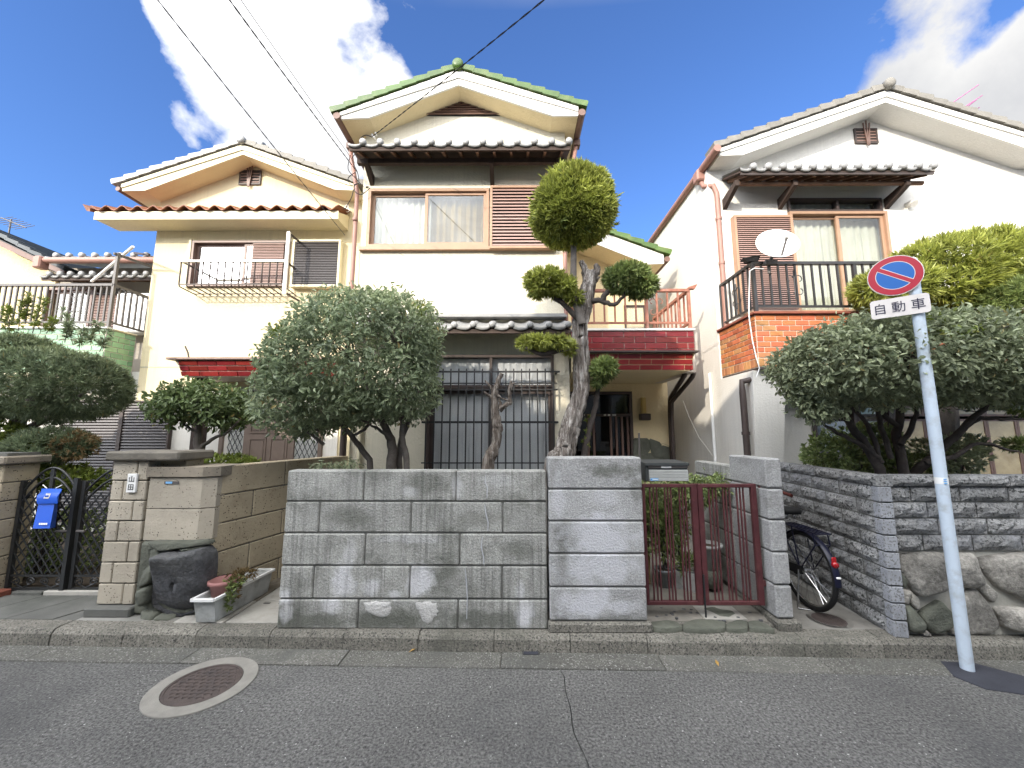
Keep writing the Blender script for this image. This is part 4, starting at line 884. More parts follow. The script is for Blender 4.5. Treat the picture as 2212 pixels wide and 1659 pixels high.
MB().box((gwin[0]+gwin[1])/2-0.02, (gwin[0]+gwin[1])/2+0.02, YC-0.03, YC+0.06, tr_z0+0.036, tr_z1-0.036).build('mullion', M['brown_dark'], tw_)
MB().box(gwin[0]+0.036, gwin[1]-0.036, YC+0.02, YC+0.025, tr_z0+0.036, tr_z1-0.036).build('pane', M['glass_frost'], tw_)
curtain(tw_, gwin[0]+0.03, gwin[1]-0.03, YC+0.085, tr_z0, tr_z1, M['curtain_grey'], 0.008, seed=3)
grx0, grx1 = gwin[0]-0.03, gwin[1]+0.03; YG = YC-0.14
gr = MB().bar((grx0-0.02, YG, at(1060, 803, YG).z), (grx1+0.04, YG, at(1060, 803, YG).z), 0.035, 0.022).build('window_grille', M['iron_black'], ch)
for yy in (828, 842, 912, 1000):
    z = at(1060, yy, YG).z; MB().bar((grx0, YG, z), (grx1, YG, z), 0.02, 0.03 if yy == 912 else 0.016).build('cross_bar', M['iron_black'], gr)
for x in (grx0, grx1): MB().bar((x, YG, at(1060, 912, YG).z), (x, YC, at(1060, 912, YG).z), 0.025).build('bracket', M['iron_black'], gr)
for x in (grx0, grx1): MB().bar((x, YG, at(1060, 803, YG).z), (x, YC, at(1060, 803, YG).z), 0.025).build('bracket', M['iron_black'], gr)
nb = 17; bmesh_ = MB().box(-0.009, 0.009, -0.009, 0.009, 0.8, at(1060, 797, YG).z).mesh('grille_bar', M['iron_black'])
for i in range(nb): put('grille_bar', bmesh_, gr, (grx0+(grx1-grx0)*(i+0.5)/nb, YG-0.019, 0))
# lower pent roof
qL, qR = at(700, 706, 5.02), at(1233, 706, 5.02)
pent_roof(ch, qL.x, qR.x, 5.02, qL.z, YC, qL.z+0.2, 13, M['tile_silver'], False, under='wood_dark', dr=0.045)
fl = MB()
for k in range(2): fl.box(qL.x, qR.x-0.02*k, YC-0.17+0.05*k, YC-0.003, qL.z+0.235+0.035*k, qL.z+0.262+0.035*k)
fl.build('ridge_course', M['tile_silver'], ch)
# downpipes
xp = at(766, 500, 5.43).x
pipe(ch, [(L_[0][0]-0.05, 5.66, L_[0][1]-0.1), (L_[0][0]-0.02, 5.6, L_[0][1]-0.25), (xp, 5.45, 5.35), (xp-0.0, 5.43, 3.4), (xp, 5.43, 0.2)], M['pipe_pink'], 0.032, [(xp, 5.43, 4.9), (xp, 5.43, 3.7)])
xq = at(1222, 620, 5.43).x
pipe(ch, [(L_[4][0]+0.05, 5.66, L_[4][1]-0.1), (L_[4][0]+0.0, 5.6, L_[4][1]-0.35), (xq, 5.45, 5.3), (xq, 5.44, 3.0)], M['pipe_pink'], 0.03)
pipe(ch, [(at(740, 960, 5.4).x, 5.42, 2.9), (at(740, 960, 5.4).x, 5.42, 0.2)], M['brown_dark'], 0.045, name='drain_pipe')
pipe(ch, [(at(758, 960, 5.45).x+0.12, 5.46, 2.8), (at(758, 960, 5.45).x+0.12, 5.46, 0.2)], M['cream_paint'], 0.025, name='drain_pipe')
# entrance wing, set back, with its balcony
YD = 6.55
xw = at(1445, 900, YD).x
dz1 = at(1310, 846, YD).z; dx0, dx1 = at(1215, 900, YD).x, at(1366, 900, YD).x
MB().add([], []) if False else None
ew = holed_wall(MB(), xr+0.003, xw, 0.05, 2.75, YD, 0.15, [(dx0 if dx0 > xr+0.05 else xr+0.05, dx1, 0.2, dz1)]).build('entrance_wall', M['stucco_beige'], ch)
MB().box(xw-0.15, xw, YD+0.151, 12, 0.05, 2.75).build('side_wall', M['stucco_beige'], ch)
dxa = max(dx0, xr+0.05)
dr = frame_mb(dxa, dx1, YD-0.03, YD+0.1, 0.2, dz1, 0.05).build('entrance_door', M['brown_dark'], ch)
zt_ = at(1310, 897, YD).z
MB().box(dxa+0.051, dx1-0.051, YD-0.02, YD+0.08, zt_-0.02, zt_+0.025).build('transom_bar', M['brown_dark'], dr)
MB().box(dxa+0.051, dx1-0.051, YD+0.05, YD+0.055, zt_+0.026, dz1-0.051).build('transom_pane', glassmat('glass_dark', (0.25,0.24,0.22), 0.05), dr)
MB().box(dxa+0.051, dx1-0.051, YD+0.05, YD+0.055, 0.25, zt_-0.021).build('door_pane', bpy.data.materials['glass_dark'], dr)
for x in np.linspace(dxa+0.12, dx1-0.08, 11)[[0, 3, 4, 7, 8, 9, 10]]: MB().box(x-0.016, x+0.016, YD+0.01, YD+0.045, 0.25, zt_-0.022).build('stile', M['brown_metal'], dr)
MB().box(dxa+0.05, dx1-0.05, YD+0.3, YD+0.31, 0.2, dz1).build('dark_hall', M['black_void'], dr)
for i, x in enumerate((1262, 1271, 1283, 1306, 1315, 1326)):
    p = at(x, 897, YD); MB().cbox(p.x-(0.012, 0.03, 0.045, 0.03, 0.03, 0.05)[i]/1.6, p.x+(0.012, 0.03, 0.045, 0.03, 0.03, 0.05)[i]/1.6, YD-0.0235, YD-0.0205, zt_-0.012, zt_+0.016, 0.001).build('door_sticker', (M['plastic_white'], M['frame_tan'], M['rail_grey'], M['curtain'], M['plastic_white'], M['curtain_grey'])[i], dr)
# stone dado beside the door and the porch lamp
for i, pl in enumerate([[(1366,946),(1402,946),(1411,990),(1366,994)], [(1401,946),(1428,956),(1434,990),(1409,992)], [(1427,956),(1447,964),(1447,1006),(1433,1004)], [(1366,980),(1410,978),(1440,982),(1440,1040),(1366,1040)]]):
    stone([(p.x, p.z) for p in (at(x, y, YD) for x, y in pl)], YD, 0.03, M['rock_green'], ew, 300+i, 'dado_stone')
lp_ = at(1393, 880, YD-0.08)
la = MB().cbox(lp_.x-0.085, lp_.x+0.085, YD-0.12, YD-0.003, at(1393, 908, YD).z, at(1393, 894, YD).z, 0.01).build('porch_lamp', M['brown_dark'], ch)
MB().tube([(lp_.x-0.02, YD-0.07, at(1393, 893, YD).z), (lp_.x-0.02, YD-0.07, at(1393, 860, YD).z)], 0.045, 14).build('lamp_shade', mat('lamp_amber', (0.45,0.33,0.12), 0.4), la)
YB = 5.33
b1, b2 = at(1226, 715, YB), at(1500, 757, YB); bz0 = at(1400, 800, 5.14).z; bzc = at(1400, 762, 5.05).z
bal = MB().box(xr+0.003, b2.x, YB, YD+0.3, bz0+0.005, b1.z).build('balcony', M['grout'], ch)
MB().box(xr+0.0035, b2.x+0.015, YB-0.035, YB+0.12, b1.z+0.001, b1.z+0.03).build('coping', M['white_paint'], bal)
tile_band(bal, (xr+0.003, YB), (b2.x, YB), bzc+0.03, b1.z-0.004, 4, 0.30, M['brick_glaze'], seed=1, th=0.022)
tile_band(bal, (b2.x, YB), (b2.x, YD), bzc+0.03, b1.z-0.004, 4, 0.30, M['brick_glaze'], seed=2, th=0.022)
cR = at(1510, 764, 5.03).x
can = MB().hexa([(xr+0.003, 5.16, bz0), (cR-0.07, 5.16, bz0), (cR-0.07, YD, bz0), (xr+0.003, YD, bz0), (xr+0.003, 5.09, bzc), (cR-0.03, 5.09, bzc), (cR-0.03, YD, bzc), (xr+0.003, YD, bzc)]).build('canopy', M['stucco_beige'], bal)
MB().cbox(xr+0.004, cR, 5.02, 5.4, bzc+0.001, bzc+0.028, 0.004).build('flashing', M['brown_dark'], bal)
tile_band(bal, (xr+0.003, 5.125), (cR-0.05, 5.125), bz0+0.002, bzc-0.004, 3, 0.30, M['brick_glaze'], seed=5, th=0.02, tilt=0.07/(bzc-bz0))
tile_band(bal, (cR-0.05, 5.13), (cR-0.05, YD), bz0+0.002, bzc-0.004, 3, 0.30, M['brick_glaze'], seed=6, th=0.02)
rz0, rz1 = b1.z+0.03, at(1400, 628, YB+0.05).z
rx1 = at(1488, 660, YB+0.05).x
railing(bal, [(xr+0.05, YB+0.05), (at(1396, 660, YB+0.05).x, YB+0.05), (rx1, YB+0.05), (rx1, YD+0.2)], rz0, rz1, 0.155, M['rail_rust'], 0.022, 0.055, low=0.10)
MB().hexa([(rx1-0.02, YB+0.02, rz1+.02), (rx1+0.09, YB+0.02, rz1+0.02), (rx1+0.09, YB+0.08, rz1+0.02), (rx1-0.02, YB+0.08, rz1+0.02), (rx1+0.0, YB+0.02, rz1+0.045), (rx1+0.13, YB+0.02, rz1+0.09), (rx1+0.13, YB+0.08, rz1+0.09), (rx1+0.0, YB+0.08, rz1+0.045)]).build('finial', M['rail_rust'], bal)
scroll(bal, at(1418, 660, YB+0.05).x, YB+0.05, (rz0+rz1)/2+0.05, 0.3, M['rail_rust'])
# wall behind the balcony and its little gable
YW2 = YD+0.35; xg2 = at(1398, 640, YW2).x
bw = MB().box(xr+0.004, xg2, YW2, YW2+0.15, bz0+0.2, 5.0); bw.box(xg2-0.15, xg2, YW2+0.151, 12, bz0+0.2, 5.0); bw.build('wing_wall', M['stucco_beige'], ch)
ga, gb = at(1290, 500, YW2-0.5), at(1432, 552, YW2-0.5)
sl_ = (gb.z-ga.z)/(gb.x-ga.x); top0 = (xr+0.01, ga.z+sl_*(xr+0.01-ga.x)); t2 = (gb.x, gb.z)
wr = MB().prism([top0, t2, (t2[0], t2[1]-0.16), (t2[0]-0.28, t2[1]-0.17), (xr+0.01, top0[1]-0.24)], YW2-0.5, 12, 'y').build('wing_roof', M['stucco_beige'], ch)
MB().prism([top0, t2, (t2[0], t2[1]-0.16), (t2[0]-0.28, t2[1]-0.17), (xr+0.01, top0[1]-0.24)], YW2-0.53, YW2-0.501, 'y').build('bargeboard', M['white_paint'], wr)
MB().box(xr+0.006, xg2-0.151, YW2+0.02, YW2+0.14, 4.9, 5.3).build('wing_gable', M['stucco_beige'], ch)
verge_tiles(wr, (top0[0], top0[1]+0.01), (t2[0]+0.08, t2[1]-0.02), 8, YW2-0.58, M['tile_green'], 12, seed=8)
half_gutter(wr, [(t2[0]+0.05, YW2-0.56, t2[1]-0.09), (t2[0]+0.05, 12, t2[1]-0.09)], M['gutter_brown'], 0.05)
ao = frame_mb(at(1398, 700, YW2).x-0.42, at(1398, 700, YW2).x-0.03, YW2-0.04, YW2-0.002, bz0+0.3, at(1398, 660, YW2).z, 0.03).build('balcony_door', M['brown_dark'], ch)
MB().box(xg2-0.39, xg2-0.06, YW2-0.02, YW2-0.003, bz0+0.33, at(1398, 660, YW2).z-0.03).build('pane', M['glass_frost'], ao)
# two drain pipes under the canopy
for i, dx in enumerate((0.0, 0.13)):
    p0 = at(1478+18*i, 812+2*i, 5.5); p1 = at(1446+2*i, 860+8*i, 6.3); xb_ = at(1450, 900, 6.4).x
    pipe(ch, [(p0.x, 5.45, p0.z+0.06), (p0.x, 5.5, p0.z), (xb_, 6.42-0.06*i, p1.z), (xb_, 6.45-0.06*i, p1.z-0.25), (xb_, 6.45-0.06*i, 0.2)], M['brown_dark'], 0.035, name='drain_pipe')

# ================================================================ the left house
YL = 6.4
lh = thing('house', 'yellow cream two storey house on the left with orange wavy pent tiles', 'house', (-4.6, YL, 0.118))
lx0, lx1 = -6.34, -2.62
c2 = lambda x, y: ((350+x*0.6027)/1.8228, (500+y*0.6027)/1.8228)
wa, wb = at(*c2(690, 750), YL), at(*c2(1300, 1045), YL)
lwin = (wa.x, wb.x, wb.z, wa.z)
lxm, lzm = at(*c2(1015, 185), 6.1).x, at(*c2(1015, 185), 6.1).z
tp = [at(*c2(230, 385), 6.1), at(*c2(1015, 128), 6.1), at(*c2(1760, 392), 6.1)]; lw = [at(*c2(228, 425), 6.1), at(*c2(375, 422), 6.1), at(*c2(1015, 187), 6.1), at(*c2(1610, 415), 6.1), at(*c2(1760, 422), 6.1)]
T_ = [(p.x, p.z) for p in tp]; L_ = [(p.x, p.z) for p in lw]
s0, s1 = at(150, 866, YL), at(366, 1012, YL)
mb = holed_wall(MB(), lx0, lx1, 0.05, 5.5, YL, 0.15, [lwin])
mb.prism([(lx0, 5.5), (lx1, 5.5), (lx1, L_[4][1]+0.05), (L_[3][0], L_[3][1]+0.05), (L_[2][0], L_[2][1]+0.05), (L_[1][0], L_[1][1]+0.05), (lx0, L_[0][1]+0.05)], YL, YL+0.15, 'y')
mb.build('front_wall', M['stucco_yellow'], lh)
for x in (lx0, lx1-0.15): MB().box(x, x+0.15, YL+0.151, 12, 0.05, 5.95).build('side_wall', M['stucco_yellow'], lh)
MB().box(lx0+0.151, lx1-0.151, 8, 8.1, 0.05, 5.9).build('inner_wall', M['stucco_beige'], lh)
roof = gable_roof(lh, T_, L_, 6.1, 12, M['stucco_yellow'], M['cream_paint'])
verge_tiles(roof, (T_[1][0], T_[1][1]+0.015), (T_[0][0]-0.12, T_[0][1]-0.02), 10, 6.02, M['tile_silver'], 12, seed=11); verge_tiles(roof, (T_[1][0], T_[1][1]+0.015), (T_[2][0]+0.1, T_[2][1]-0.02), 10, 6.02, M['tile_grey'], 12, seed=12)  # left verge gets paler tiles: sun glint put into the colour
ridge(roof, T_[1][0], T_[1][1]+0.06, 6.0, 12, M['tile_silver'], 0.068)
MB().torus((T_[1][0]+0.2, 6.3, T_[1][1]+0.14), 0.07, 0.025, 'x', 20, 6).build('ridge_ornament', M['tile_silver'], roof)
half_gutter(roof, [(L_[0][0]-0.06, 6.05, L_[0][1]+0.03), (L_[0][0]-0.06, 12, L_[0][1]+0.03)], M['gutter_brown'], 0.04)
pv = at(*c2(1058, 335), YL); gable_vent(lh, pv.x, pv.z, YL, 1.15)
# orange pent roof with cream fascia and boxed soffit
YP = 6.0
fa, fb = at(*c2(45, 588), YP), at(*c2(1628, 585), YP); ft, fbm = at(468-0, 459, YP).z, at(468, 474, YP).z
zbk = at(500, 499, YL).z
so = MB().hexa([(fa.x, YP, fbm), (fb.x, YP, fbm), (fb.x, YL-0.003, zbk), (fa.x, YL-0.003, zbk), (fa.x, YP, ft), (fb.x, YP, ft), (fb.x, YL-0.003, ft+0.17), (fa.x, YL-0.003, ft+0.17)])
pr_ = so.build('pent_roof', M['stucco_yellow'], lh)
MB().box(fa.x-0.01, fb.x+0.01, YP-0.02, YP-0.001, fbm-0.005, ft+0.012).build('fascia', M['cream_paint'], pr_)
nt_ = 16; tw0 = (fb.x-fa.x+0.06)/nt_
def stile(w, l, rise, m):
    xs = np.linspace(0, 1, 17); pr = [(x*w-w/2, 0.038*math.cos(2*math.pi*x)) for x in xs]; n = len(pr); mb = MB(); th = 0.014
    f = [(x, -0.07, z) for x, z in pr]; b = [(x, l, z+rise) for x, z in pr]; f2 = [(x, -0.07, z-th) for x, z in pr]; b2 = [(x, l, z+rise-th) for x, z in pr]
    mb.add(f+b, [(i, i+1, n+i+1, n+i) for i in range(n-1)], True); mb.add(f2+b2, [(n+i, n+i+1, i+1, i) for i in range(n-1)], True)
    mb.add(f2+f, [(i, i+1, n+i+1, n+i) for i in range(n-1)]); return mb.mesh('roof_tile', m)
sm_ = stile(tw0*1.015, YL-YP, 0.17, M['tile_orange'])
for i in range(nt_): put('roof_tile', sm_, pr_, (fa.x-0.03+tw0*(i+0.5), YP+jit(.006), ft+0.055+jit(.004)), (jit(.01), jit(.015), 0))
MB().hexa([(fa.x-0.10, YP-0.06, ft+0.0), (fa.x-0.04, YP-0.06, ft-0.01), (fa.x-0.04, YL, ft+0.16), (fa.x-0.10, YL, ft+0.17), (fa.x-0.16, YP-0.08, ft+0.11), (fa.x-0.05, YP-0.06, ft+0.05), (fa.x-0.05, YL, ft+0.22), (fa.x-0.16, YL, ft+0.26)]).build('verge_tile', M['tile_orange'], pr_)
# window with flower rail and louvred shutter
sw = sliding_window(lh, lwin[0], lwin[1], lwin[2], lwin[3], YL, M['brown_metal'], 'glass_bright', 'curtain', mid=at(*c2(1020, 900), YL).x, cur_seed=21, sash=0.04)
MB().box(lwin[0]-0.045, lwin[0]-0.003, YL-0.06, YL-0.002, lwin[2]-0.02, lwin[3]+0.02).build('trim', M['cream_paint'], sw)
sx0, sx1 = at(*c2(1090, 735), YL).x, at(*c2(1300, 735), YL).x
s_ = MB().box(sx0, sx1, YL-0.055, YL-0.051+0.02, lwin[2]+0.03, lwin[3]-0.05).build('rain_shutter', M['brown_dark'], lh); louvre(s_, sx0+0.01, sx1-0.01, YL-0.066, lwin[2]+0.04, lwin[3]-0.06, 26, M['slat_brown'], depth=0.018)
bx0, bx1 = at(*c2(1325, 900), YL-0.1).x, at(*c2(1640, 900), YL-0.1).x
shutter_box(lh, bx0, bx1, YL, at(*c2(1450, 1045), YL-0.1).z, at(*c2(1450, 738), YL-0.1).z, 26, M['cream_paint'], M['slat_dark'], 0.12)
YR_ = YL-0.36
ra, rb = at(*c2(605, 878), YR_), at(*c2(1290, 878), YR_); rzb = at(*c2(900, 1040), YR_).z
fr = MB().bar((ra.x-0.03, YR_, ra.z), (rb.x, YR_, ra.z), 0.05, 0.03).build('flower_rail', M['plastic_white'], lh)
for x in (ra.x, rb.x-0.02): MB().bar((x, YR_, ra.z), (x, YL, ra.z), 0.03, 0.02).build('side_rail', M['brown_dark'], fr)
nr = 15
rbm = MB(); rbm.tube([(0, 0, ra.z), (0, 0, rzb+0.03), (0, 0.02, rzb), (0, 0.36, rzb-0.02)], 0.0105, 6); rbm = rbm.mesh('rail_bar', M['brown_dark'])
for i in range(nr): put('rail_bar', rbm, fr, (ra.x+(rb.x-0.02-ra.x)*i/(nr-1), YR_, 0))
for zz in (rzb+0.03, rzb+0.2): MB().bar((ra.x, YR_-0.008, zz) if zz < rzb+.1 else (ra.x, YR_+0.3, rzb-0.02), (rb.x-0.02, YR_-0.008, zz) if zz < rzb+.1 else (rb.x-0.02, YR_+0.3, rzb-0.02), 0.014).build('cross_bar', M['brown_dark'], fr)
pa_, pb_ = at(*c2(1312, 690), YR_-0.02), at(*c2(1280, 1095), YR_-0.02)
wp_ = MB().bar((pa_.x, YR_-0.04, pa_.z), (pa_.x, YR_-0.04, pb_.z), 0.05, 0.035).build('pole_holder', M['plastic_white'], lh)
for z in (pa_.z-0.02, pb_.z+0.03): MB().bar((pa_.x, YR_-0.02, z), (pa_.x+0.02, YL, z), 0.025).build('arm', M['brown_dark'], wp_)
MB().box(lx0, lx1, YL-0.004, YL-0.001, at(300, 793, YL).z-0.006, at(300, 793, YL).z+0.006).build('joint_line', M['mortar_light'], lh)
# red tiled canopy over the door
YK = 5.7
k0, k1, k2 = at(378, 778, YK), at(378, 812, YK), at(735, 795, YK)
cn = MB().hexa([(k0.x+0.1, YK+0.1, k1.z), (k2.x, YK+0.1, k1.z), (k2.x, YL-0.006, k1.z), (k0.x+0.1, YL-0.006, k1.z), (k0.x, YK, k0.z), (k2.x, YK, k0.z), (k2.x, YL-0.006, k0.z), (k0.x, YL-0.006, k0.z)]).build('canopy', M['grout'], lh)
MB().cbox(k0.x-0.09, k2.x+0.02, YK-0.06, YL-0.006, k0.z+0.001, k0.z+0.035, 0.004).build('flashing', M['brown_metal'], cn)
tile_band(cn, (k0.x+0.05, YK+0.045), (k2.x, YK+0.045), k1.z+0.002, k0.z-0.004, 3, 0.29, M['brick_glaze'], seed=15, th=0.02, tilt=0.1/(k0.z-k1.z))
MB().tube([at(400, 748, 6.0), at(406, 762, 6.0), at(408, 776, 6.0)], 0.012, 6).build('cable_stub', M['brown_dark'], lh)
# louvred shutters at ground level, white porch wall, door
MB().box(s0.x, s1.x, YL-0.03, YL-0.005, 0.3, s0.z).build('shutter_back', M['brown_dark'], lh)
xm_ = at(262, 930, YL-0.05).x
for a, b in ((s0.x, xm_), (xm_, s1.x)):
    f = frame_mb(a, b, YL-0.09, YL-0.031, 0.3, s0.z, 0.03).build('ground_shutter', M['brown_dark'], lh)
    louvre(f, a+0.031, b-0.031, YL-0.06, 0.33, s0.z-0.03, 40, M['slat_dark'], depth=0.03)
xa, xb = at(372, 950, YL).x, at(478, 950, YL).x
pw = at(640, 870, YL)
MB().box(xa, at(730, 950, YL).x, YL-0.02, YL-0.0045, 0.12, at(400, 835, YL).z-0.01).build('porch_wall', M['stucco_white'], lh)
d0, d1 = at(480, 940, YL).x, at(700, 940, YL).x; dzt = at(600, 845, YL).z
dr = frame_mb(d0, d1, YL-0.07, YL-0.021, 0.2, dzt, 0.06).build('entrance_door', mat('door_brown', (0.15,0.115,0.095), 0.5, 0.1, 8), lh)
dm = bpy.data.materials['door_brown']
xs_ = [at(x, 940, YL).x for x in (495, 532, 640, 698)]
MB().box(xs_[1], xs_[2], YL-0.06, YL-0.022, 0.26, dzt-0.06).build('door_leaf', dm, dr)
for a, b in ((0.12, 0.46), (0.54, 0.88)):
    for za, zb_ in ((0.55, 0.95), (1.05, 1.62), (1.7, 2.1)):
        xa_, xb_2 = xs_[1]+(xs_[2]-xs_[1])*a, xs_[1]+(xs_[2]-xs_[1])*b
        p_ = frame_mb(xa_, xb_2, YL-0.075, YL-0.0605, za, zb_, 0.02).build('door_panel', dm, dr); MB().cbox(xa_+0.04, xb_2-0.04, YL-0.07, YL-0.0605, za+0.04, zb_-0.04, 0.005).build('panel_field', dm, dr)
for a, b in ((xs_[0], xs_[1]), (xs_[2], xs_[3])):
    MB().box(a+0.01, b-0.01, YL-0.03, YL-0.025, 0.3, dzt-0.06).build('side_light', M['glass_frost'], dr)
    g_ = MB()
    for k in range(-4, 14):
        for s in (1, -1):
            z0 = 0.35+0.16*k; pts = []
            w_ = b-a-0.04; lo, hi = z0, z0+w_*2
            aa, bb = ((a+0.02, lo), (b-0.02, hi)) if s > 0 else ((b-0.02, lo), (a+0.02, hi))
            if lo > 0.6 and hi < dzt-0.08: g_.bar((aa[0], YL-0.05, aa[1]), (bb[0], YL-0.05, bb[1]), 0.008)
    g_.build('lattice', M['iron_black'], dr); scroll(dr, (a+b)/2, YL-0.055, 0.9, 0.3, M['iron_black'])
MB().box(at(465, 950, YL).x, at(482, 950, YL).x, YL-0.5, YL-0.35, 0.12, k1.z).build('porch_post', M['brown_dark'], lh)

# ================================================================ the right house
YRH = 5.5; XRH = 2.98
rh = thing('house', 'white two storey house on the right with orange tiled balcony', 'house', (5.4, YRH, 0.118))
c5 = lambda x, y: (1371.5+0.3968*x, 164.6+0.3968*y)
RX1 = 8.3
f5 = lambda x, y, Y: (at(*c5(x, y), Y).x, at(*c5(x, y), Y).z)
wx0, wz1 = f5(830, 745, YRH); wx1, wz0 = f5(1430, 1300, YRH)
tzx0, tz1 = f5(830, 672, YRH)
T_ = [f5(455, 405, 5.2), f5(1352, 92, 5.2), None]; T_[2] = (2*T_[1][0]-T_[0][0]+0.05, T_[0][1]); L_ = [f5(455, 440, 5.2), f5(580, 436, 5.2), f5(1355, 150, 5.2), None, None]
L_[3] = (2*L_[2][0]-L_[1][0], L_[1][1]); L_[4] = (T_[2][0], L_[0][1])
rgx0, rgx1, rgz0, rgz1 = at(1757, 950, YRH).x, 7.6, 0.6, at(1900, 868, YRH).z
mb = holed_wall(MB(), XRH, RX1, 0.05, 5.6, YRH, 0.16, [(wx0, wx1, wz0, tz1), (rgx0, rgx1, rgz0, rgz1)])
mb.prism([(XRH, 5.6), (RX1, 5.6), (RX1, L_[0][1]+0.02), (L_[3][0], L_[3][1]+0.03), (L_[2][0], L_[2][1]+0.03), (L_[1][0], L_[1][1]+0.03), (XRH, L_[0][1]+0.02)], YRH, YRH+0.16, 'y')
mb.build('front_wall', M['stucco_white'], rh)
MB().box(XRH, XRH+0.15, YRH+0.161, 13, 0.05, 5.85).build('side_wall', M['stucco_white'], rh)
MB().box(RX1-0.15, RX1, YRH+0.161, 13, 0.05, 5.85).build('side_wall', M['stucco_white'], rh)
MB().box(XRH+0.151, RX1-0.151, 8, 8.1, 0.05, 5.8).build('inner_wall', M['stucco_beige'], rh)
MB().box(XRH+0.151, RX1-0.151, YRH+0.161, 8, 2.75, 2.85).build('inner_floor', M['wood_brown'], rh)
roof = gable_roof(rh, T_, L_, 5.2, 13, M['stucco_white'], M['white_paint'])
verge_tiles(roof, (T_[1][0], T_[1][1]+0.015), (T_[0][0]-0.06, T_[0][1]-0.01), 13, 5.12, M['tile_grey'], 13, seed=21); verge_tiles(roof, (T_[1][0], T_[1][1]+0.015), (T_[2][0]+0.06, T_[2][1]-0.01), 13, 5.12, M['tile_grey'], 13, seed=22)
ridge(roof, T_[1][0], T_[1][1]+0.06, 5.08, 13, M['tile_grey'], 0.07)
xg = L_[0][0]-0.06; half_gutter(roof, [(xg, 5.1, L_[0][1]+0.07), (xg, 13, L_[0][1]+0.07)], M['pipe_pink'], 0.055)
et = jtile(0.2, 0.3, 0.1, M['tile_grey'])
for k in range(24): put('eave_tile', et, roof, (xg+0.05, 5.4+0.3*k, L_[0][1]+0.13), (0, 0, -math.pi/2))
hd = atx(1512, 380, xg); MB().cbox(xg-0.08, xg+0.08, hd.y-0.08, hd.y+0.08, L_[0][1]-0.1, L_[0][1]+0.09, 0.02).build('rainwater_head', M['pipe_pink'], roof)
pt = at(1545, 403, 5.45); pbm = at(1562, 606, 5.45)
pipe(rh, [(xg, hd.y, L_[0][1]-0.08), (xg+0.02, hd.y-0.05, L_[0][1]-0.2), (pt.x-0.02, 5.46, pt.z+0.02), (pt.x+0.01, 5.44, pt.z-0.12), (pt.x+0.01, 5.44, 3.1)], M['pipe_pink'], 0.036, [(pt.x+0.01, 5.44, 4.9), (pt.x+0.01, 5.44, 4.2)])
pv = f5(1252, 330, YRH); gable_vent(rh, pv[0], pv[1], YRH, 1.05)
# pent roof with dark rafters and round beam
YPR = 5.02
pl_, prr = f5(575, 500, YPR), f5(1640, 500, YPR)
pent_roof(rh, pl_[0]+0.0, prr[0], YPR, pl_[1], YRH, pl_[1]+0.2, 13, M['tile_silver'], True, (f5(545, 600, 5.2)[0], f5(860, 600, 5.2)[0], f5(1470, 600, 5.2)[0]), (5.2, f5(900, 585, 5.2)[1], 0.032), raft_n=14, board='brown_dark')
# balcony window: two sashes, transom, shutter box
sw = sliding_window(rh, wx0, wx1, wz0, wz1, YRH, M['frame_tan'], cur_seed=31, mid=f5(1115, 900, YRH)[0], amp=0.028)
t_ = frame_mb(wx0, wx1-0.05, YRH-0.04, YRH+0.08, wz1+0.003, tz1, 0.03).build('transom_window', M['brown_dark'], rh)
MB().box(f5(1095, 700, YRH)[0]-0.02, f5(1095, 700, YRH)[0]+0.02, YRH-0.03, YRH+0.06, wz1+0.034, tz1-0.031).build('mullion', M['brown_dark'], t_)
MB().box(wx0+0.031, wx1-0.081, YRH+0.02, YRH+0.025, wz1+0.034, tz1-0.031).build('pane', M['glass'], t_); curtain(t_, wx0+0.02, wx1-0.08, YRH+0.12, wz1+0.05, tz1, M['curtain_grey'], 0.01, seed=5)
shutter_box(rh, f5(528, 900, YRH)[0], wx0-0.003, YRH, wz0, f5(700, 755, YRH-0.1)[1], 46, M['frame_tan'], M['slat_brown'], 0.10)
vp = at(1960, 444, YRH); MB().tube([(vp.x, YRH-0.002, vp.z), (vp.x, YRH-0.07, vp.z), (vp.x, YRH-0.1, vp.z-0.03)], 0.05, 14).build('vent_hood', M['white_paint'], rh)
MB().tube([(vp.x-0.02, YRH-0.012, vp.z-0.05), (vp.x-0.03, YRH-0.012, vp.z-0.9)], 0.008, 6).build('cable', M['white_paint'], rh)
# balcony
YBF = 4.66; BX0, BX1 = 3.0, 7.6
btz, bbz = atx(1630, 680, BX0).z, at(1700, 793, YBF).z
bal = MB().box(BX0, BX1, YBF, YRH-0.003, bbz, btz).build('balcony', M['grout'], rh)
MB().cbox(BX0-0.04, BX1, YBF-0.05, YBF+0.12, btz+0.001, btz+0.03, 0.004).build('coping', M['brick_red'], bal); MB().cbox(BX0-0.04, BX0+0.1, YBF+0.121, YRH-0.003, btz+0.001, btz+0.03, 0.004).build('coping', M['brick_red'], bal)
nrow = 8; zb8 = bbz+0.115
tile_band(bal, (BX0, YBF), (5.9, YBF), zb8, btz-0.004, nrow, 0.165, M['brick_orange'], 0.009, m2=M['brick_ochre'], seed=31, th=0.016)
tile_band(bal, (BX0, YRH-0.01), (BX0, YBF), zb8, btz-0.004, nrow, 0.165, M['brick_orange'], 0.009, m2=M['brick_ochre'], seed=32, th=0.016)
tile_band(bal, (BX0, YBF), (5.2, YBF), bbz+0.003, zb8-0.002, 1, 0.075, M['brick_ochre'], 0.008, name='soldier_tile', seed=33, half=False, th=0.016)
tile_band(bal, (BX0, YRH-0.01), (BX0, YBF), bbz+0.003, zb8-0.002, 1, 0.075, M['brick_ochre'], 0.008, name='soldier_tile', seed=34, half=False, th=0.016)
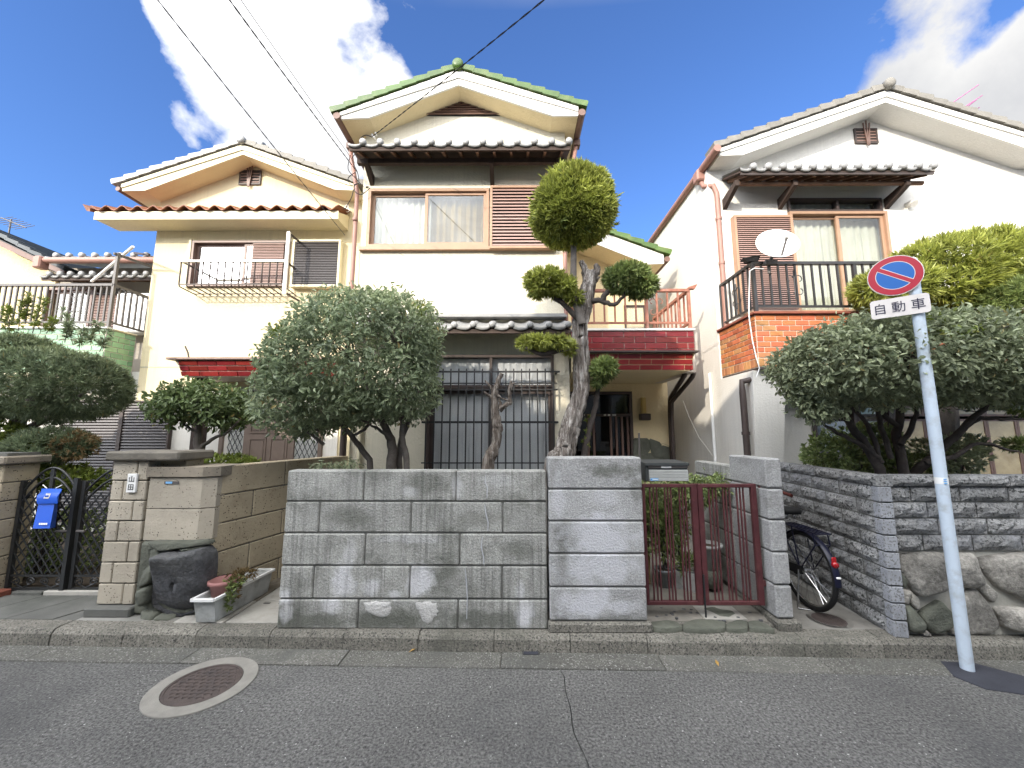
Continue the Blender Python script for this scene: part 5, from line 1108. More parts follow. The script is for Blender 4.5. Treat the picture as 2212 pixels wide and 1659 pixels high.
MB().box(5.9, BX1, YBF-0.012, YBF-0.001, bbz, btz).build('tile_field', M['brick_orange'], bal)
MB().box(BX0, BX1, YBF-0.02, YRH-0.004, bbz-0.03, bbz-0.001).build('soffit_edge', M['brown_dark'], bal)
rtz = at(1750, 569, YBF+0.06).z
railing(bal, [(BX0+0.06, YRH-0.02), (BX0+0.06, YBF+0.06), (4.35, YBF+0.06), (5.9, YBF+0.06), (7.5, YBF+0.06)], btz+0.035, rtz, 0.108, M['rail_black'], 0.02, 0.05, low=0.09)
MB().hexa([(BX0-0.02, YBF+0.03, rtz+.018), (BX0+0.12, YBF+0.03, rtz+0.018), (BX0+0.12, YBF+0.09, rtz+0.018), (BX0-0.02, YBF+0.09, rtz+0.018), (BX0-0.09, YBF+0.0, rtz+0.05), (BX0+0.14, YBF+0.0, rtz+0.09), (BX0+0.14, YBF+0.09, rtz+0.10), (BX0-0.07, YBF+0.09, rtz+0.05)]).build('finial', M['rail_black'], bal)
scroll(bal, f5(890, 1140, YBF)[0], YBF+0.06, (btz+rtz)/2+0.06, 0.32, M['rail_black']); scroll(bal, BX0+0.06, YBF+0.45, (btz+rtz)/2+0.05, 0.3, M['rail_black'], math.pi/2)
# ground floor under the balcony: tapered fin, pipe, dark frames, frosted windows
fx = [at(1597, 800, 5.0).x, at(1664, 800, 5.0).x, at(1652, 985, 5.0).x, at(1607, 985, 5.0).x]
MB().hexa([(fx[3], 4.85, 0.12), (fx[2], 4.85, 0.12), (fx[2], YRH-0.003, 0.12), (fx[3], YRH-0.003, 0.12), (fx[0], 4.72, bbz-0.031), (fx[1], 4.72, bbz-0.031), (fx[1], YRH-0.003, bbz-0.031), (fx[0], YRH-0.003, bbz-0.031)]).build('wall_fin', M['stucco_white'], rh)
pp_ = at(1598, 900, 4.9).x
pipe(rh, [(BX0+0.06, 4.78, bbz-0.03), (BX0+0.06, 4.78, bbz-0.12), (pp_, 4.8, bbz-0.16), (pp_, 4.8, bbz-0.3), (pp_, 4.8, 0.15)], M['brown_dark'], 0.038, [(pp_, 4.8, 1.7)])
pipe(rh, [(2.95, 5.75, 2.6), (2.95, 5.75, 0.15)], M['plastic_white'], 0.022, name='drain_pipe')
for a, b, pm, cu in ((rgx0, 4.85, 'glass_bright', 'curtain'), (4.855, 5.35, 'glass', 'curtain'), (5.355, 7.6, 'glass_amber', 'curtain')):
    w_ = frame_mb(a, b, YRH-0.03, YRH+0.1, rgz0, rgz1, 0.05).build('window', M['brown_dark'], rh)
    n_p = 5 if b > 7 else (2 if b-a > 1 else 1)
    for k in range(n_p):
        xa_, xb_2 = a+0.05+(b-a-0.1)*k/n_p, a+0.05+(b-a-0.1)*(k+1)/n_p
        for za, zb_ in ((rgz0+0.05, 1.9), (1.94, rgz1-0.05)):
            frame_mb(xa_+0.002, xb_2-0.002, YRH+0.01, YRH+0.04, za, zb_, 0.03).build('sash', M['brown_metal'] if pm == 'glass_amber' else M['brown_dark'], w_)
            MB().box(xa_+0.032, xb_2-0.032, YRH+0.02, YRH+0.025, za+0.03, zb_-0.03).build('pane', M[pm], w_)
    if pm != 'glass_amber': curtain(w_, a+0.03, b-0.03, YRH+0.15, rgz0, rgz1, M[cu], 0.012, seed=41)
# satellite dish on the balcony rail
dc = at(1676, 533, YBF-0.1)
sd = thing('satellite_dish', 'white oval satellite dish clamped to the black balcony rail', 'dish', (dc.x-0.03, YBF, rtz))
ax_ = Vector((-0.25, -1, 0.45)).normalized(); q = ax_.to_track_quat('Z', 'Y'); mb = MB(); pr = []
for i in range(9):
    r = 0.235*i/8; pr.append((r, 0.10*(r/0.235)**2*0.6))
n = 40; vs = []
for r, h in pr:
    for k in range(n): vs.append(dc+q @ Vector((r*math.cos(2*math.pi*k/n), r*math.sin(2*math.pi*k/n)*1.05, h)))
for r, h in pr:
    for k in range(n): vs.append(dc+q @ Vector((r*math.cos(2*math.pi*k/n), r*math.sin(2*math.pi*k/n)*1.05, h-0.006)))
m_ = len(pr); fs = [(i*n+k, i*n+(k+1) % n, (i+1)*n+(k+1) % n, (i+1)*n+k) for i in range(m_-1) for k in range(n)]
fs += [tuple(m_*n+j for j in f[::-1]) for f in fs]+[((m_-1)*n+k, (m_-1)*n+(k+1) % n, (2*m_-1)*n+(k+1) % n, (2*m_-1)*n+k) for k in range(n)]
MB().add(vs, fs, True).build('reflector', M['plastic_white'], sd)
foc = dc+ax_*0.24+Vector((0.05, 0, -0.06)); low_ = dc+q @ Vector((0, -0.22, 0.03))
if low_.z > dc.z: low_ = dc+q @ Vector((0, 0.22, 0.03))
MB().tube([low_, foc], 0.012, 8).build('feed_arm', M['rail_grey'], sd)
MB().tube([foc, foc-ax_*0.07], [0.03, 0.022], 12).build('feed_horn', M['plastic_white'], sd)
MB().tube([dc-ax_*0.02, dc-ax_*0.1, (dc.x-0.02, YBF+0.03, rtz-0.05), (dc.x-0.02, YBF+0.03, rtz-0.15)], 0.02, 10).build('mast', M['rail_grey'], sd)
MB().cbox(dc.x-0.09, dc.x+0.07, YBF-0.02, YBF+0.03, rtz-0.05, rtz+0.01, 0.006).build('clamp', M['rail_grey'], sd)
cb = [at(*c5(*p), YBF-0.06) for p in ((700,1050),(650,1045),(625,1060),(622,1180),(620,1290),(625,1340),(640,1440),(660,1530),(678,1590),(660,1640))]
antenna_wire('antenna_cable', 'white antenna cable hanging from the dish down the orange tiles', cb, 0.006, m=M['plastic_white'])
# ================================================================ the far left house behind the garden
c1 = lambda x, y: ((0+x*0.6028)/1.8228, (900+y*0.6028)/1.8228)
fh = thing('house', 'beige house at the far left edge with green tiled balcony and grey railing', 'house', (-8.5, 6.43, 0.118))
YB2 = 5.95
gb0, gb1 = at(*c1(700, 655), YB2), at(*c1(690, 945), YB2)
GX = gb0.x
MB().box(-14, lx0-0.004, 6.432, 6.6, 0.05, gb1.z+0.1).build('ground_wall', M['stucco_white'], fh)
bal = MB().box(-13, GX, YB2, 6.43, gb1.z, gb0.z).build('balcony', M['grout'], fh)
MB().box(-13, GX+0.01, YB2-0.02, 6.42, gb1.z-0.02, gb1.z-0.001).build('soffit_edge', M['cream_paint'], bal)
MB().cbox(-13, GX+0.03, YB2-0.04, YB2+0.1, gb0.z+0.001, gb0.z+0.025, 0.004).build('coping', M['plastic_white'], bal); MB().cbox(GX-0.1, GX+0.03, YB2+0.101, 6.42, gb0.z+0.001, gb0.z+0.025, 0.004).build('coping', M['cream_paint'], bal)
tile_band(bal, (-8.6, YB2), (GX, YB2), gb1.z+0.002, gb0.z-0.003, 8, 0.19, M['brick_leaf'], 0.010, seed=51, th=0.016)
tile_band(bal, (GX, YB2), (GX, 6.42), gb1.z+0.002, gb0.z-0.003, 8, 0.19, M['brick_leaf'], 0.010, seed=52, th=0.016)
rt = at(*c1(500, 370), YB2+0.05).z
railing(bal, [(-9.0, YB2+0.05), (GX-0.04, YB2+0.05), (GX-0.04, 7.0)], gb0.z+0.025, rt, 0.1, M['rail_grey'], 0.022, 0.055, low=0.10)
scroll(bal, at(*c1(490, 500), YB2+0.05).x, YB2+0.05, (gb0.z+rt)/2+0.05, 0.32, M['rail_grey'])
# laundry pole brackets standing above the corner post
px0, pz1 = GX-0.04, at(*c1(790, 160), YB2+0.05).z
lb = MB().bar((px0, YB2+0.05, rt), (px0, YB2+0.05, pz1), 0.04).build('laundry_post', M['rail_grey'], bal)
MB().bar((px0-0.02, YB2+0.0, pz1-0.03), (px0+0.12, YB2+0.6, pz1-0.02), 0.035).build('arm', M['rail_grey'], lb)
MB().tube([at(*c1(600, 345), YB2+0.6), at(*c1(790, 185), YB2+0.2), at(*c1(870, 118), YB2+0.0)], 0.022, 8).build('laundry_pole', M['plastic_white'], lb)
MB().bar(at(*c1(880, 160), YB2+0.3), at(*c1(975, 172), YB2+0.1), 0.03).build('arm', M['brown_dark'], lb)
YU = 7.0
M['stucco_shade'] = mat('stucco_shade', (0.36,0.33,0.28), 0.9, 0.06, 1.5, 0.4, 50)  # darker stucco: shade of the recess put into the base colour
uwx0, uwx1 = at(*c1(640, 500), YU).x, at(*c1(870, 500), YU).x
zu = at(*c1(600, 300), YU-0.4).z
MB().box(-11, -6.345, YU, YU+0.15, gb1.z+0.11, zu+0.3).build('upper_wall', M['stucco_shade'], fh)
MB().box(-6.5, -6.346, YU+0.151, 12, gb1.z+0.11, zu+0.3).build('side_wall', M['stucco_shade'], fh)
a_, b_ = at(*c1(260, 305), YU-0.45), at(*c1(905, 300), YU-0.45)
pent_roof(fh, a_.x, -6.36, YU-0.45, a_.z, YU, a_.z+0.15, 11, M['tile_silver'], True, raft_n=6, dr=0.05)
a2 = at(*c1(330, 185), YU-0.45)
eb = pent_roof(fh, a2.x-0.1, -6.36, YU-0.45, a2.z, YU+1.5, a2.z+0.55, 9, M['tile_silver'], False, dr=0.05, under='stucco_white', board='pipe_pink')
half_gutter(eb, [(a2.x-0.1, YU-0.5, a2.z-0.09), (-6.37, YU-0.5, a2.z-0.09)], M['pipe_pink'], 0.055)
MB().cbox(a2.x-0.16, a2.x-0.02, YU-0.58, YU-0.42, a2.z-0.25, a2.z-0.03, 0.02).build('rainwater_head', M['pipe_pink'], eb)
sliding_window(fh, uwx0-0.9, uwx0-0.01, gb0.z+0.1, at(*c1(640, 400), YU).z, YU-0.06, M['brown_metal'], cur=None); shutter_box(fh, uwx0, uwx1, YU, gb0.z+0.1, at(*c1(640, 430), YU).z, 26, M['brown_dark'], M['slat_brown'], 0.1)
ac = MB().cbox(at(*c1(790, 430), 6.8).x, -6.4, 6.72, 6.95, gb0.z+0.15, at(*c1(800, 430), 6.8).z, 0.02).build('air_conditioner', M['plastic_white'], fh)
# wing with sloping verge at the frame edge
YV = 6.75
v0, v1, v2 = at(*c1(0, 75), YV), at(*c1(420, 275), YV), at(-80, 470, YV)
wx = at(*c1(370, 300), YV+0.2).x
wv = MB().prism([(v2.x-3, 0.05+gb1.z+0.1), (wx, gb1.z+0.15), (wx, v1.z), (v0.x, v0.z-0.08), (v2.x, v2.z-0.08), (v2.x-3, v2.z)], YV+0.2, YV+0.35, 'y').build('wing_wall', M['stucco_beige'], fh)
sl_ = [(v2.x, v2.z), (v0.x, v0.z), (v1.x, v1.z)]
MB().prism([sl_[0], sl_[1], sl_[2], (sl_[2][0], sl_[2][1]-0.09), (sl_[1][0], sl_[1][1]-0.11), (sl_[0][0], sl_[0][1]-0.11)], YV, 11, 'y').build('wing_roof', M['gutter_brown'], fh)
wr2 = MB().prism([(p[0], p[1]+0.012) for p in sl_]+[(p[0], p[1]+0.004) for p in sl_[::-1]], YV-0.02, 11, 'y').build('wing_roof', M['tile_black'], fh)
verge_tiles(wr2, (sl_[0][0], sl_[0][1]), (sl_[2][0], sl_[2][1]), 9, YV-0.05, M['tile_black'], 11, seed=61, h=0.09)

# ================================================================ foliage kit
def unit(v): return v/np.maximum(np.linalg.norm(v, axis=-1, keepdims=True), 1e-9)
def lump(P, seed, f=3.0):
    """smooth bumpy field on points, about -1..1"""
    r = np.random.default_rng(seed); s = np.zeros(len(P))
    for k in range(6):
        d = r.normal(size=3); d = d/np.linalg.norm(d)*f*(0.7+0.25*k); s += np.sin(P @ d+r.uniform(0, 6.28))*(0.5 if k > 2 else 0.7)
    return s/2.2
def crown_points(blobs, n, seed, shell=0.22, bump=0.07, freq=4.0, inner=0.12):
    """points through the outer part of a union of ellipsoids, with their outward direction"""
    r = np.random.default_rng(seed); area = np.array([(b[1][0]*b[1][1]+b[1][1]*b[1][2]+b[1][0]*b[1][2]) for b in blobs]); pk = area/area.sum()
    w = r.choice(len(blobs), n*2, p=pk); C_ = np.array([tuple(b[0]) for b in blobs])[w]; R_ = np.array([tuple(b[1]) for b in blobs])[w]
    d = unit(r.normal(size=(n*2, 3))); depth = 1-shell*np.abs(r.normal(size=n*2))**1.3
    ins = r.random(n*2) < inner; depth[ins] = r.uniform(0.35, 0.9, ins.sum())
    q = C_+d*R_; depth = depth*(1+bump*lump(q, seed+5, freq)); P_ = C_+d*R_*depth[:, None]; N_ = unit(d/R_)
    keep = np.ones(n*2, bool)
    for i, b in enumerate(blobs):
        e = (((P_-np.array(tuple(b[0])))/np.array(tuple(b[1])))**2).sum(1); keep &= ~((e < 0.55) & (w != i))
    return P_[keep][:n], N_[keep][:n]
def frames(D, r):
    a = unit(np.cross(D, r.normal(size=D.shape))); return a, np.cross(D, a)
def broadleaves(name, parent, blobs, n, L_, W_, m, seed, shell=0.2, bump=0.07, droop=0.25, inner=0.12, freq=4.0, fold=0.25, label=None, cluster=5, cull=None, out=0.45):
    """small folded leaves in sprays: each spray shares a twig point"""
    r = np.random.default_rng(seed); P_, N_ = crown_points(blobs, n//cluster, seed, shell, bump, freq, inner)
    if cull is not None: k = cull(P_); P_, N_ = P_[k], N_[k]
    P_ = np.repeat(P_, cluster, 0); N_ = np.repeat(N_, cluster, 0); P_ = P_+r.normal(size=P_.shape)*L_*0.45
    D = unit(r.normal(size=P_.shape)*0.9+N_*out+np.array([0, 0, -droop])); s = r.uniform(0.65, 1.15, len(P_))[:, None]
    up = unit(N_*0.8+np.array([0, 0, 0.7])+r.normal(size=P_.shape)*0.55); side = unit(np.cross(D, up)); nn = np.cross(side, D)
    l, w = L_*s, W_*s
    v = np.stack([P_, P_+D*l*0.35+side*w*0.5+nn*w*fold, P_+D*l*0.75+side*w*0.36+nn*w*fold*0.6, P_+D*l-nn*l*0.08, P_+D*l*0.75-side*w*0.36+nn*w*fold*0.6, P_+D*l*0.35-side*w*0.5+nn*w*fold], 1).reshape(-1, 3)
    b = np.arange(len(P_))[:, None]*6; F = np.concatenate([b+np.array([0, 1, 2, 3]), b+np.array([0, 3, 4, 5])], 0)
    o = wpos(parent); return put(name, fastmesh(name, v-np.array(o), F, m, False), parent, o, label=label)
def rosettes(name, parent, blobs, n, blades, L_, W_, m, seed, shell=0.1, bump=0.06, spread=0.8, inner=0.1, freq=5.0, lift=0.15, label=None, cull=None):
    """tufts of narrow leaves that spray outward (podocarpus, pine)"""
    r = np.random.default_rng(seed); P_, N_ = crown_points(blobs, n, seed, shell, bump, freq, inner)
    if cull is not None: k = cull(P_); P_, N_ = P_[k], N_[k]
    ax = unit(N_+r.normal(size=P_.shape)*0.35+np.array([0, 0, lift])); P_ = np.repeat(P_, blades, 0); A_ = np.repeat(ax, blades, 0)
    D = unit(A_+r.normal(size=P_.shape)*spread*0.62); l = (L_*r.uniform(0.6, 1.15, len(P_)))[:, None]; S_ = unit(np.cross(D, r.normal(size=D.shape))); w = W_*r.uniform(0.8, 1.2, len(P_))[:, None]
    v = np.stack([P_-D*l*0.15, P_+D*l*0.45+S_*w*0.5, P_+D*l, P_+D*l*0.45-S_*w*0.5], 1).reshape(-1, 3)
    F = np.arange(len(P_))[:, None]*4+np.array([0, 1, 2, 3]); o = wpos(parent)
    return put(name, fastmesh(name, v-np.array(o), F, m, False), parent, o, label=label)
def wob(pts, a, seed, k=4):
    """a polyline refined with small kinks"""
    r = random.Random(seed); out = []
    P_ = [Vector(p) for p in pts]
    for i in range(len(P_)-1):
        for j in range(k):
            t = j/k; p0, p1, p2, p3 = P_[max(i-1, 0)], P_[i], P_[i+1], P_[min(i+2, len(P_)-1)]
            q = 0.5*((2*p1)+(-p0+p2)*t+(2*p0-5*p1+4*p2-p3)*t*t+(-p0+3*p1-3*p2+p3)*t**3)
            out.append(q+Vector((r.uniform(-a, a), r.uniform(-a, a), r.uniform(-a, a)))*(0 if i == j == 0 else 1))
    out.append(P_[-1]); return out
def lerp_r(rs, n): return [float(np.interp(i/(n-1)*(len(rs)-1), range(len(rs)), rs)) for i in range(n)]
def limb(name, parent, pts, rs, m, seed=0, a=0.006, n=8, k=4, prof=None):
    q = wob(pts, a, seed, k); return MB().tube(q, lerp_r(rs, len(q)), n, True, prof).build(name, m, parent)
def twigs(name, parent, roots, blobs, n, m, seed, r0=0.006, reach=0.9):
    """thin twigs from branch points out to the leaf shell, joined"""
    r = random.Random(seed); mb = MB(); rr = np.random.default_rng(seed); P_, N_ = crown_points(blobs, n, seed+3, 0.1, 0.05, 4, 0.2)
    for p in P_:
        p = Vector(p); q = min(roots, key=lambda c: (Vector(c)-p).length+r.uniform(0, 0.25)); q = Vector(q); mid = q.lerp(p, 0.5)+Vector((r.uniform(-.05, .05), r.uniform(-.05, .05), r.uniform(-.02, .06)))
        mb.tube([q, mid, q.lerp(p, reach)], [r0, r0*0.7, r0*0.35], 4, False)
    return mb.build(name, m, parent)
M['bark'] = mat('bark', (0.115,0.10,0.088), 0.95, 0.25, 12, 0.9, 50, stain=(0.20,0.185,0.165), sscale=8, samt=0.6, bdist=0.012)
M['bark_dark'] = mat('bark_dark', (0.06,0.05,0.045), 0.95, 0.25, 12, 0.9, 50, stain=(0.10,0.09,0.08), sscale=8, samt=0.6, bdist=0.012)
def barkstreak(name, c1, c2, c3, dist=0.02):
    m = bpy.data.materials.new(name); m.use_nodes = True; nt = m.node_tree; N = nt.nodes.new; L = nt.links.new; b = nt.nodes['Principled BSDF']; b.inputs['Roughness'].default_value = 0.95; b.inputs['Specular IOR Level'].default_value = 0.15
    geo = N('ShaderNodeNewGeometry'); mp = N('ShaderNodeMapping'); mp.inputs['Scale'].default_value = (24, 24, 2.4); mp.inputs['Rotation'].default_value = (0, 0.22, 0); L(geo.outputs['Position'], mp.inputs[0])
    n = N('ShaderNodeTexNoise'); n.inputs['Scale'].default_value = 1.6; n.inputs['Detail'].default_value = 9; n.inputs['Roughness'].default_value = 0.7; n.inputs['Distortion'].default_value = 0.8; L(mp.outputs[0], n.inputs['Vector'])
    r = N('ShaderNodeValToRGB'); L(n.outputs['Fac'], r.inputs[0]); e = r.color_ramp.elements; e[0].position = 0.36; e[0].color = (*c1, 1); e[1].position = 0.66; e[1].color = (*c3, 1); q = e.new(0.5); q.color = (*c2, 1)
    L(r.outputs[0], b.inputs['Base Color']); bn = N('ShaderNodeBump'); bn.inputs['Strength'].default_value = 1.0; bn.inputs['Distance'].default_value = dist; L(n.outputs['Fac'], bn.inputs['Height']); L(bn.outputs[0], b.inputs['Normal']); return m
M['old_wood'] = barkstreak('old_wood', (0.045,0.036,0.030), (0.19,0.165,0.145), (0.50,0.48,0.45))
M['dead_wood'] = barkstreak('dead_wood', (0.06,0.048,0.04), (0.15,0.125,0.105), (0.33,0.31,0.28))
M['leaf_dark'] = leafmat('leaf_dark', (0.17,0.20,0.12), (0.36,0.40,0.24), 0.4, 0.45, 0.35)
M['leaf_dark_blue'] = leafmat('leaf_dark_blue', (0.165,0.21,0.125), (0.34,0.40,0.235), 0.4, 0.45, 0.35)
M['leaf_mid'] = leafmat('leaf_mid', (0.12,0.165,0.06), (0.28,0.34,0.12), 0.4, 0.4, 0.28)
M['leaf_tree'] = leafmat('leaf_tree', (0.085,0.125,0.05), (0.19,0.25,0.10), 0.4, 0.4, 0.28)
M['leaf_light'] = leafmat('leaf_light', (0.09,0.13,0.02), (0.20,0.24,0.05), 0.5, 0.3, 0.35)
M['needle'] = leafmat('needle', (0.11,0.155,0.055), (0.28,0.34,0.11), 0.4, 0.4, 0.3)
M['needle_yellow'] = leafmat('needle_yellow', (0.17,0.20,0.045), (0.43,0.46,0.10), 0.45, 0.35, 0.32)
M['needle_pine'] = leafmat('needle_pine', (0.11,0.145,0.085), (0.23,0.28,0.155), 0.5, 0.3, 0.3)
M['needle_brown'] = leafmat('needle_brown', (0.12,0.095,0.04), (0.24,0.16,0.08), 0.7, 0.2, 0.2)
def ell(x, y, rx, ry, Y, rd=None):
    """ellipsoid seen at pixel (x, y) with pixel radii, standing at depth Y"""
    p = at(x, y, Y); a = at(x+rx, y, Y); b = at(x, y-ry, Y); return (p, (a.x-p.x, rd or (a.x-p.x), b.z-p.z))
def C_(p): return tuple(p)

# ---------------------------------------------------------------- clipped round osmanthus
t = thing('round_bush', 'large round clipped dark green bush on several stems behind the grey wall', 'bush', (-1.35, 4.25, 0.5))
Yb = 4.2
bl = [ell(785, 768, 164, 140, Yb, 0.85), ell(655, 862, 84, 74, Yb, 0.6), ell(705, 795, 112, 108, Yb, 0.75), ell(715, 860, 110, 58, Yb, 0.55), ell(860, 830, 88, 80, Yb, 0.6), ell(835, 735, 124, 100, Yb, 0.7)]
soil_z = 0.6
base = [at(845, 1012, 4.25), at(878, 1012, 4.2), at(800, 1012, 4.3), at(862, 1012, 4.35)]
up_ = [[at(846, 960, 4.25), at(832, 925, 4.25), at(812, 880, 4.2), at(780, 800, 4.2)], [at(872, 960, 4.2), at(868, 920, 4.2), at(875, 860, 4.15), at(880, 780, 4.15)], [at(778, 965, 4.3), at(748, 930, 4.3), at(705, 890, 4.25), at(660, 845, 4.2)], [at(868, 950, 4.35), at(885, 900, 4.4), at(905, 840, 4.4), at(860, 740, 4.3)]]
roots = []
for i, (b0, u) in enumerate(zip(base, up_)):
    g = Vector((b0.x, b0.y, soil_z)); limb('stem', t, [g, b0]+u, [0.062, 0.055, 0.05, 0.04, 0.03, 0.015] if i == 0 else [0.036, 0.034, 0.032, 0.026, 0.02, 0.01], M['bark'], i, 0.008, 9)
    roots += [C_(p) for p in u]
for i, (a, b, c) in enumerate([((800, 912), (770, 940), (745, 925)), ((846, 950), (815, 925), (775, 905)), ((748, 930), (735, 900), (690, 905)), ((700, 960), (660, 930), (610, 925)), ((690, 930), (640, 915), (585, 925))]):
    limb('branch', t, [at(*a, 4.2), at(*b, 4.15), at(*c, 4.1)], [0.02, 0.015, 0.008], M['bark'], 20+i, 0.008, 7); roots.append(C_(at(*b, 4.15)))
twigs('twigs', t, roots, bl, 150, M['bark'], 3)['kind'] = 'stuff'
broadleaves('crown', t, bl, 21000, 0.066, 0.028, M['leaf_dark_blue'], 101, 0.15, 0.06, inner=0.10, out=0.5)
broadleaves('young_leaves', t, [ell(600, 712, 9, 4, 3.55, 0.05), ell(850, 616, 5, 4, 4.15, 0.03), ell(905, 660, 8, 8, 3.8, 0.05)], 60, 0.06, 0.024, M['leaf_light'], 111)
# ---------------------------------------------------------------- small broadleaf tree at the left
t = thing('small_tree', 'small tree with umbrella crown and thin forked trunk above the tan post', 'tree', (-3.75, 4.75, 0.5))
Yb = 4.75
bl = [ell(440, 866, 90, 32, Yb, 0.42), ell(392, 880, 50, 32, Yb, 0.35), ell(490, 890, 50, 34, Yb, 0.35), ell(440, 848, 64, 20, Yb, 0.32)]
g = at(435, 1012, Yb)
limb('trunk', t, [Vector((g.x, g.y, 0.5)), g, at(427, 955, Yb), at(429, 930, Yb), at(432, 900, Yb), at(440, 870, Yb)], [0.06, 0.052, 0.045, 0.035, 0.026, 0.012], M['bark'], 5)
limb('branch', t, [at(436, 965, Yb), at(465, 945, Yb), at(490, 935, Yb-.1), at(520, 905, Yb-.1)], [0.026, 0.02, 0.016, 0.008], M['bark'], 6)
limb('branch', t, [at(427, 932, Yb), at(410, 925, Yb), at(396, 915, Yb), at(385, 895, Yb)], [0.02, 0.016, 0.014, 0.007], M['bark'], 7)
rt_ = [C_(at(440, 880, Yb)), C_(at(500, 920, Yb)), C_(at(396, 912, Yb))]; twigs('twigs', t, rt_, bl, 50, M['bark'], 8)['kind'] = 'stuff'
broadleaves('crown', t, bl, 3600, 0.08, 0.034, M['leaf_tree'], 120, 0.26, 0.12, inner=0.12, cluster=4)
t = thing('azalea_bush', 'low light green shrub behind the tan post under the small tree', 'bush', (-3.5, 4.5, 0.5))
limb('stem', t, [(-3.5, 4.5, 0.5), (-3.5, 4.5, 0.9), (-3.45, 4.5, 1.3)], [0.03, 0.02, 0.01], M['bark'], 9)
bl = [ell(478, 1000, 72, 16, 4.5, 0.3), ell(440, 1008, 40, 14, 4.5, 0.25), ell(520, 1004, 36, 12, 4.5, 0.25), ell(480, 1030, 80, 30, 4.5, 0.3)]
rosettes('foliage', t, bl, 700, 6, 0.06, 0.018, M['leaf_light'], 130, 0.2, 0.1, lift=0.4)
t = thing('nandina_plant', 'low leafy plant peeping over the left end of the grey wall', 'plant', (-1.75, 3.75, 0.6))
limb('stem', t, [(-1.75, 3.75, 0.6), (-1.75, 3.75, 1.2), (-1.7, 3.72, 1.36)], [0.012, 0.01, 0.006], M['bark'], 10)
broadleaves('foliage', t, [ell(720, 1008, 52, 6, 3.75, 0.14), ell(690, 1006, 16, 7, 3.75, 0.1), ell(760, 1006, 16, 7, 3.75, 0.1)], 240, 0.055, 0.016, M['leaf_dark'], 140, 0.4, cluster=4)

# ---------------------------------------------------------------- topiary podocarpus with twisted old trunk
t = thing('topiary_tree', 'tall topiary tree with round top ball and twisted weathered trunk', 'tree', (0.42, 4.3, 0.5))
Yt = 4.3
pts = [(1206, 1010), (1216, 985), (1226, 945), (1240, 900), (1254, 850), (1256, 800), (1253, 745), (1253, 700), (1262, 662), (1270, 620), (1276, 590)]
P_ = [Vector((at(1200, 1010, Yt).x-0.03, Yt, 0.5))]+[at(x, y, Yt) for x, y in pts]
rr = [0.145, 0.132, 0.118, 0.096, 0.092, 0.086, 0.088, 0.085, 0.086, 0.086, 0.08, 0.066]
def ridgy(t_, w): return 0.97+0.13*math.sin(5*w+14*t_)+0.08*math.sin(9*w-11*t_+1)+0.06*math.sin(17*w+23*t_)+0.04*math.sin(40*t_+3*w)
q = wob(P_, 0.006, 77, 9)
MB().tube(q, lerp_r(rr, len(q)), 40, True, ridgy).build('trunk', M['old_wood'], t)
for i, (a, b, r0, r1) in enumerate([((1268, 610), (1256, 566), 0.05, 0.028), ((1276, 610), (1290, 574), 0.05, 0.036), ((1282, 612), (1294, 598), 0.026, 0.012)]):
    limb('stub', t, [at(*a, Yt), at((a[0]+b[0])/2+2, (a[1]+b[1])/2, Yt), at(*b, Yt)], [r0, (r0+r1)/2, r1], M['old_wood'], 30+i, 0.01, 14, prof=ridgy)
limb('stem', t, [at(1258, 700, Yt-.1), at(1247, 665, Yt-.1), at(1240, 620, Yt-.08), at(1239, 540, Yt), at(1238, 470, Yt)], [0.05, 0.045, 0.04, 0.035, 0.02], M['bark'], 35, 0.004, 10)
br = [[(1270, 655, 0), (1300, 650, -.1), (1325, 660, -.15), (1345, 640, -.15), (1352, 620, -.15)], [(1300, 650, -.1), (1310, 632, -.12), (1330, 620, -.1)], [(1240, 742, -.08), (1205, 758, -.2), (1170, 764, -.25), (1135, 752, -.25)], [(1290, 835, .05), (1300, 815, 0), (1302, 800, -.05)], [(1252, 690, -.05), (1220, 660, -.1), (1195, 640, -.1)]]
for i, b in enumerate(br):
    limb('branch', t, [at(x, y, Yt+d) for x, y, d in b], [0.034, 0.03, 0.024, 0.018, 0.01][:len(b)], M['bark_dark'], 40+i, 0.01, 9)
limb('side_stem', t, [Vector((at(1262, 990, 4.4).x, 4.4, 0.5)), at(1262, 985, 4.4), at(1270, 945, 4.4), at(1283, 890, 4.4), at(1290, 855, 4.38), at(1296, 830, 4.35)], [0.04, 0.036, 0.033, 0.03, 0.026, 0.02], M['bark_dark'], 47, 0.01, 10)
ball = [ell(1239, 458, 88, 62, Yt, 0.43), ell(1243, 430, 76, 58, Yt, 0.38), ell(1235, 478, 80, 42, Yt, 0.40)]
rosettes('top_ball', t, ball, 4600, 10, 0.088, 0.0165, M['needle_yellow'], 150, 0.11, 0.06, lift=0.1, inner=0.25)
rosettes('stray_shoots', t, [(b[0], tuple(q*1.07 for q in b[1])) for b in ball], 70, 7, 0.10, 0.015, M['needle_yellow'], 152, 0.02, 0.03, inner=0.0, spread=0.5)['kind'] = 'stuff'
broadleaves('inner_foliage', t, [(b[0], tuple(q*0.72 for q in b[1])) for b in ball], 5000, 0.10, 0.05, M['needle'], 151, 0.3, 0.03, inner=0.3)
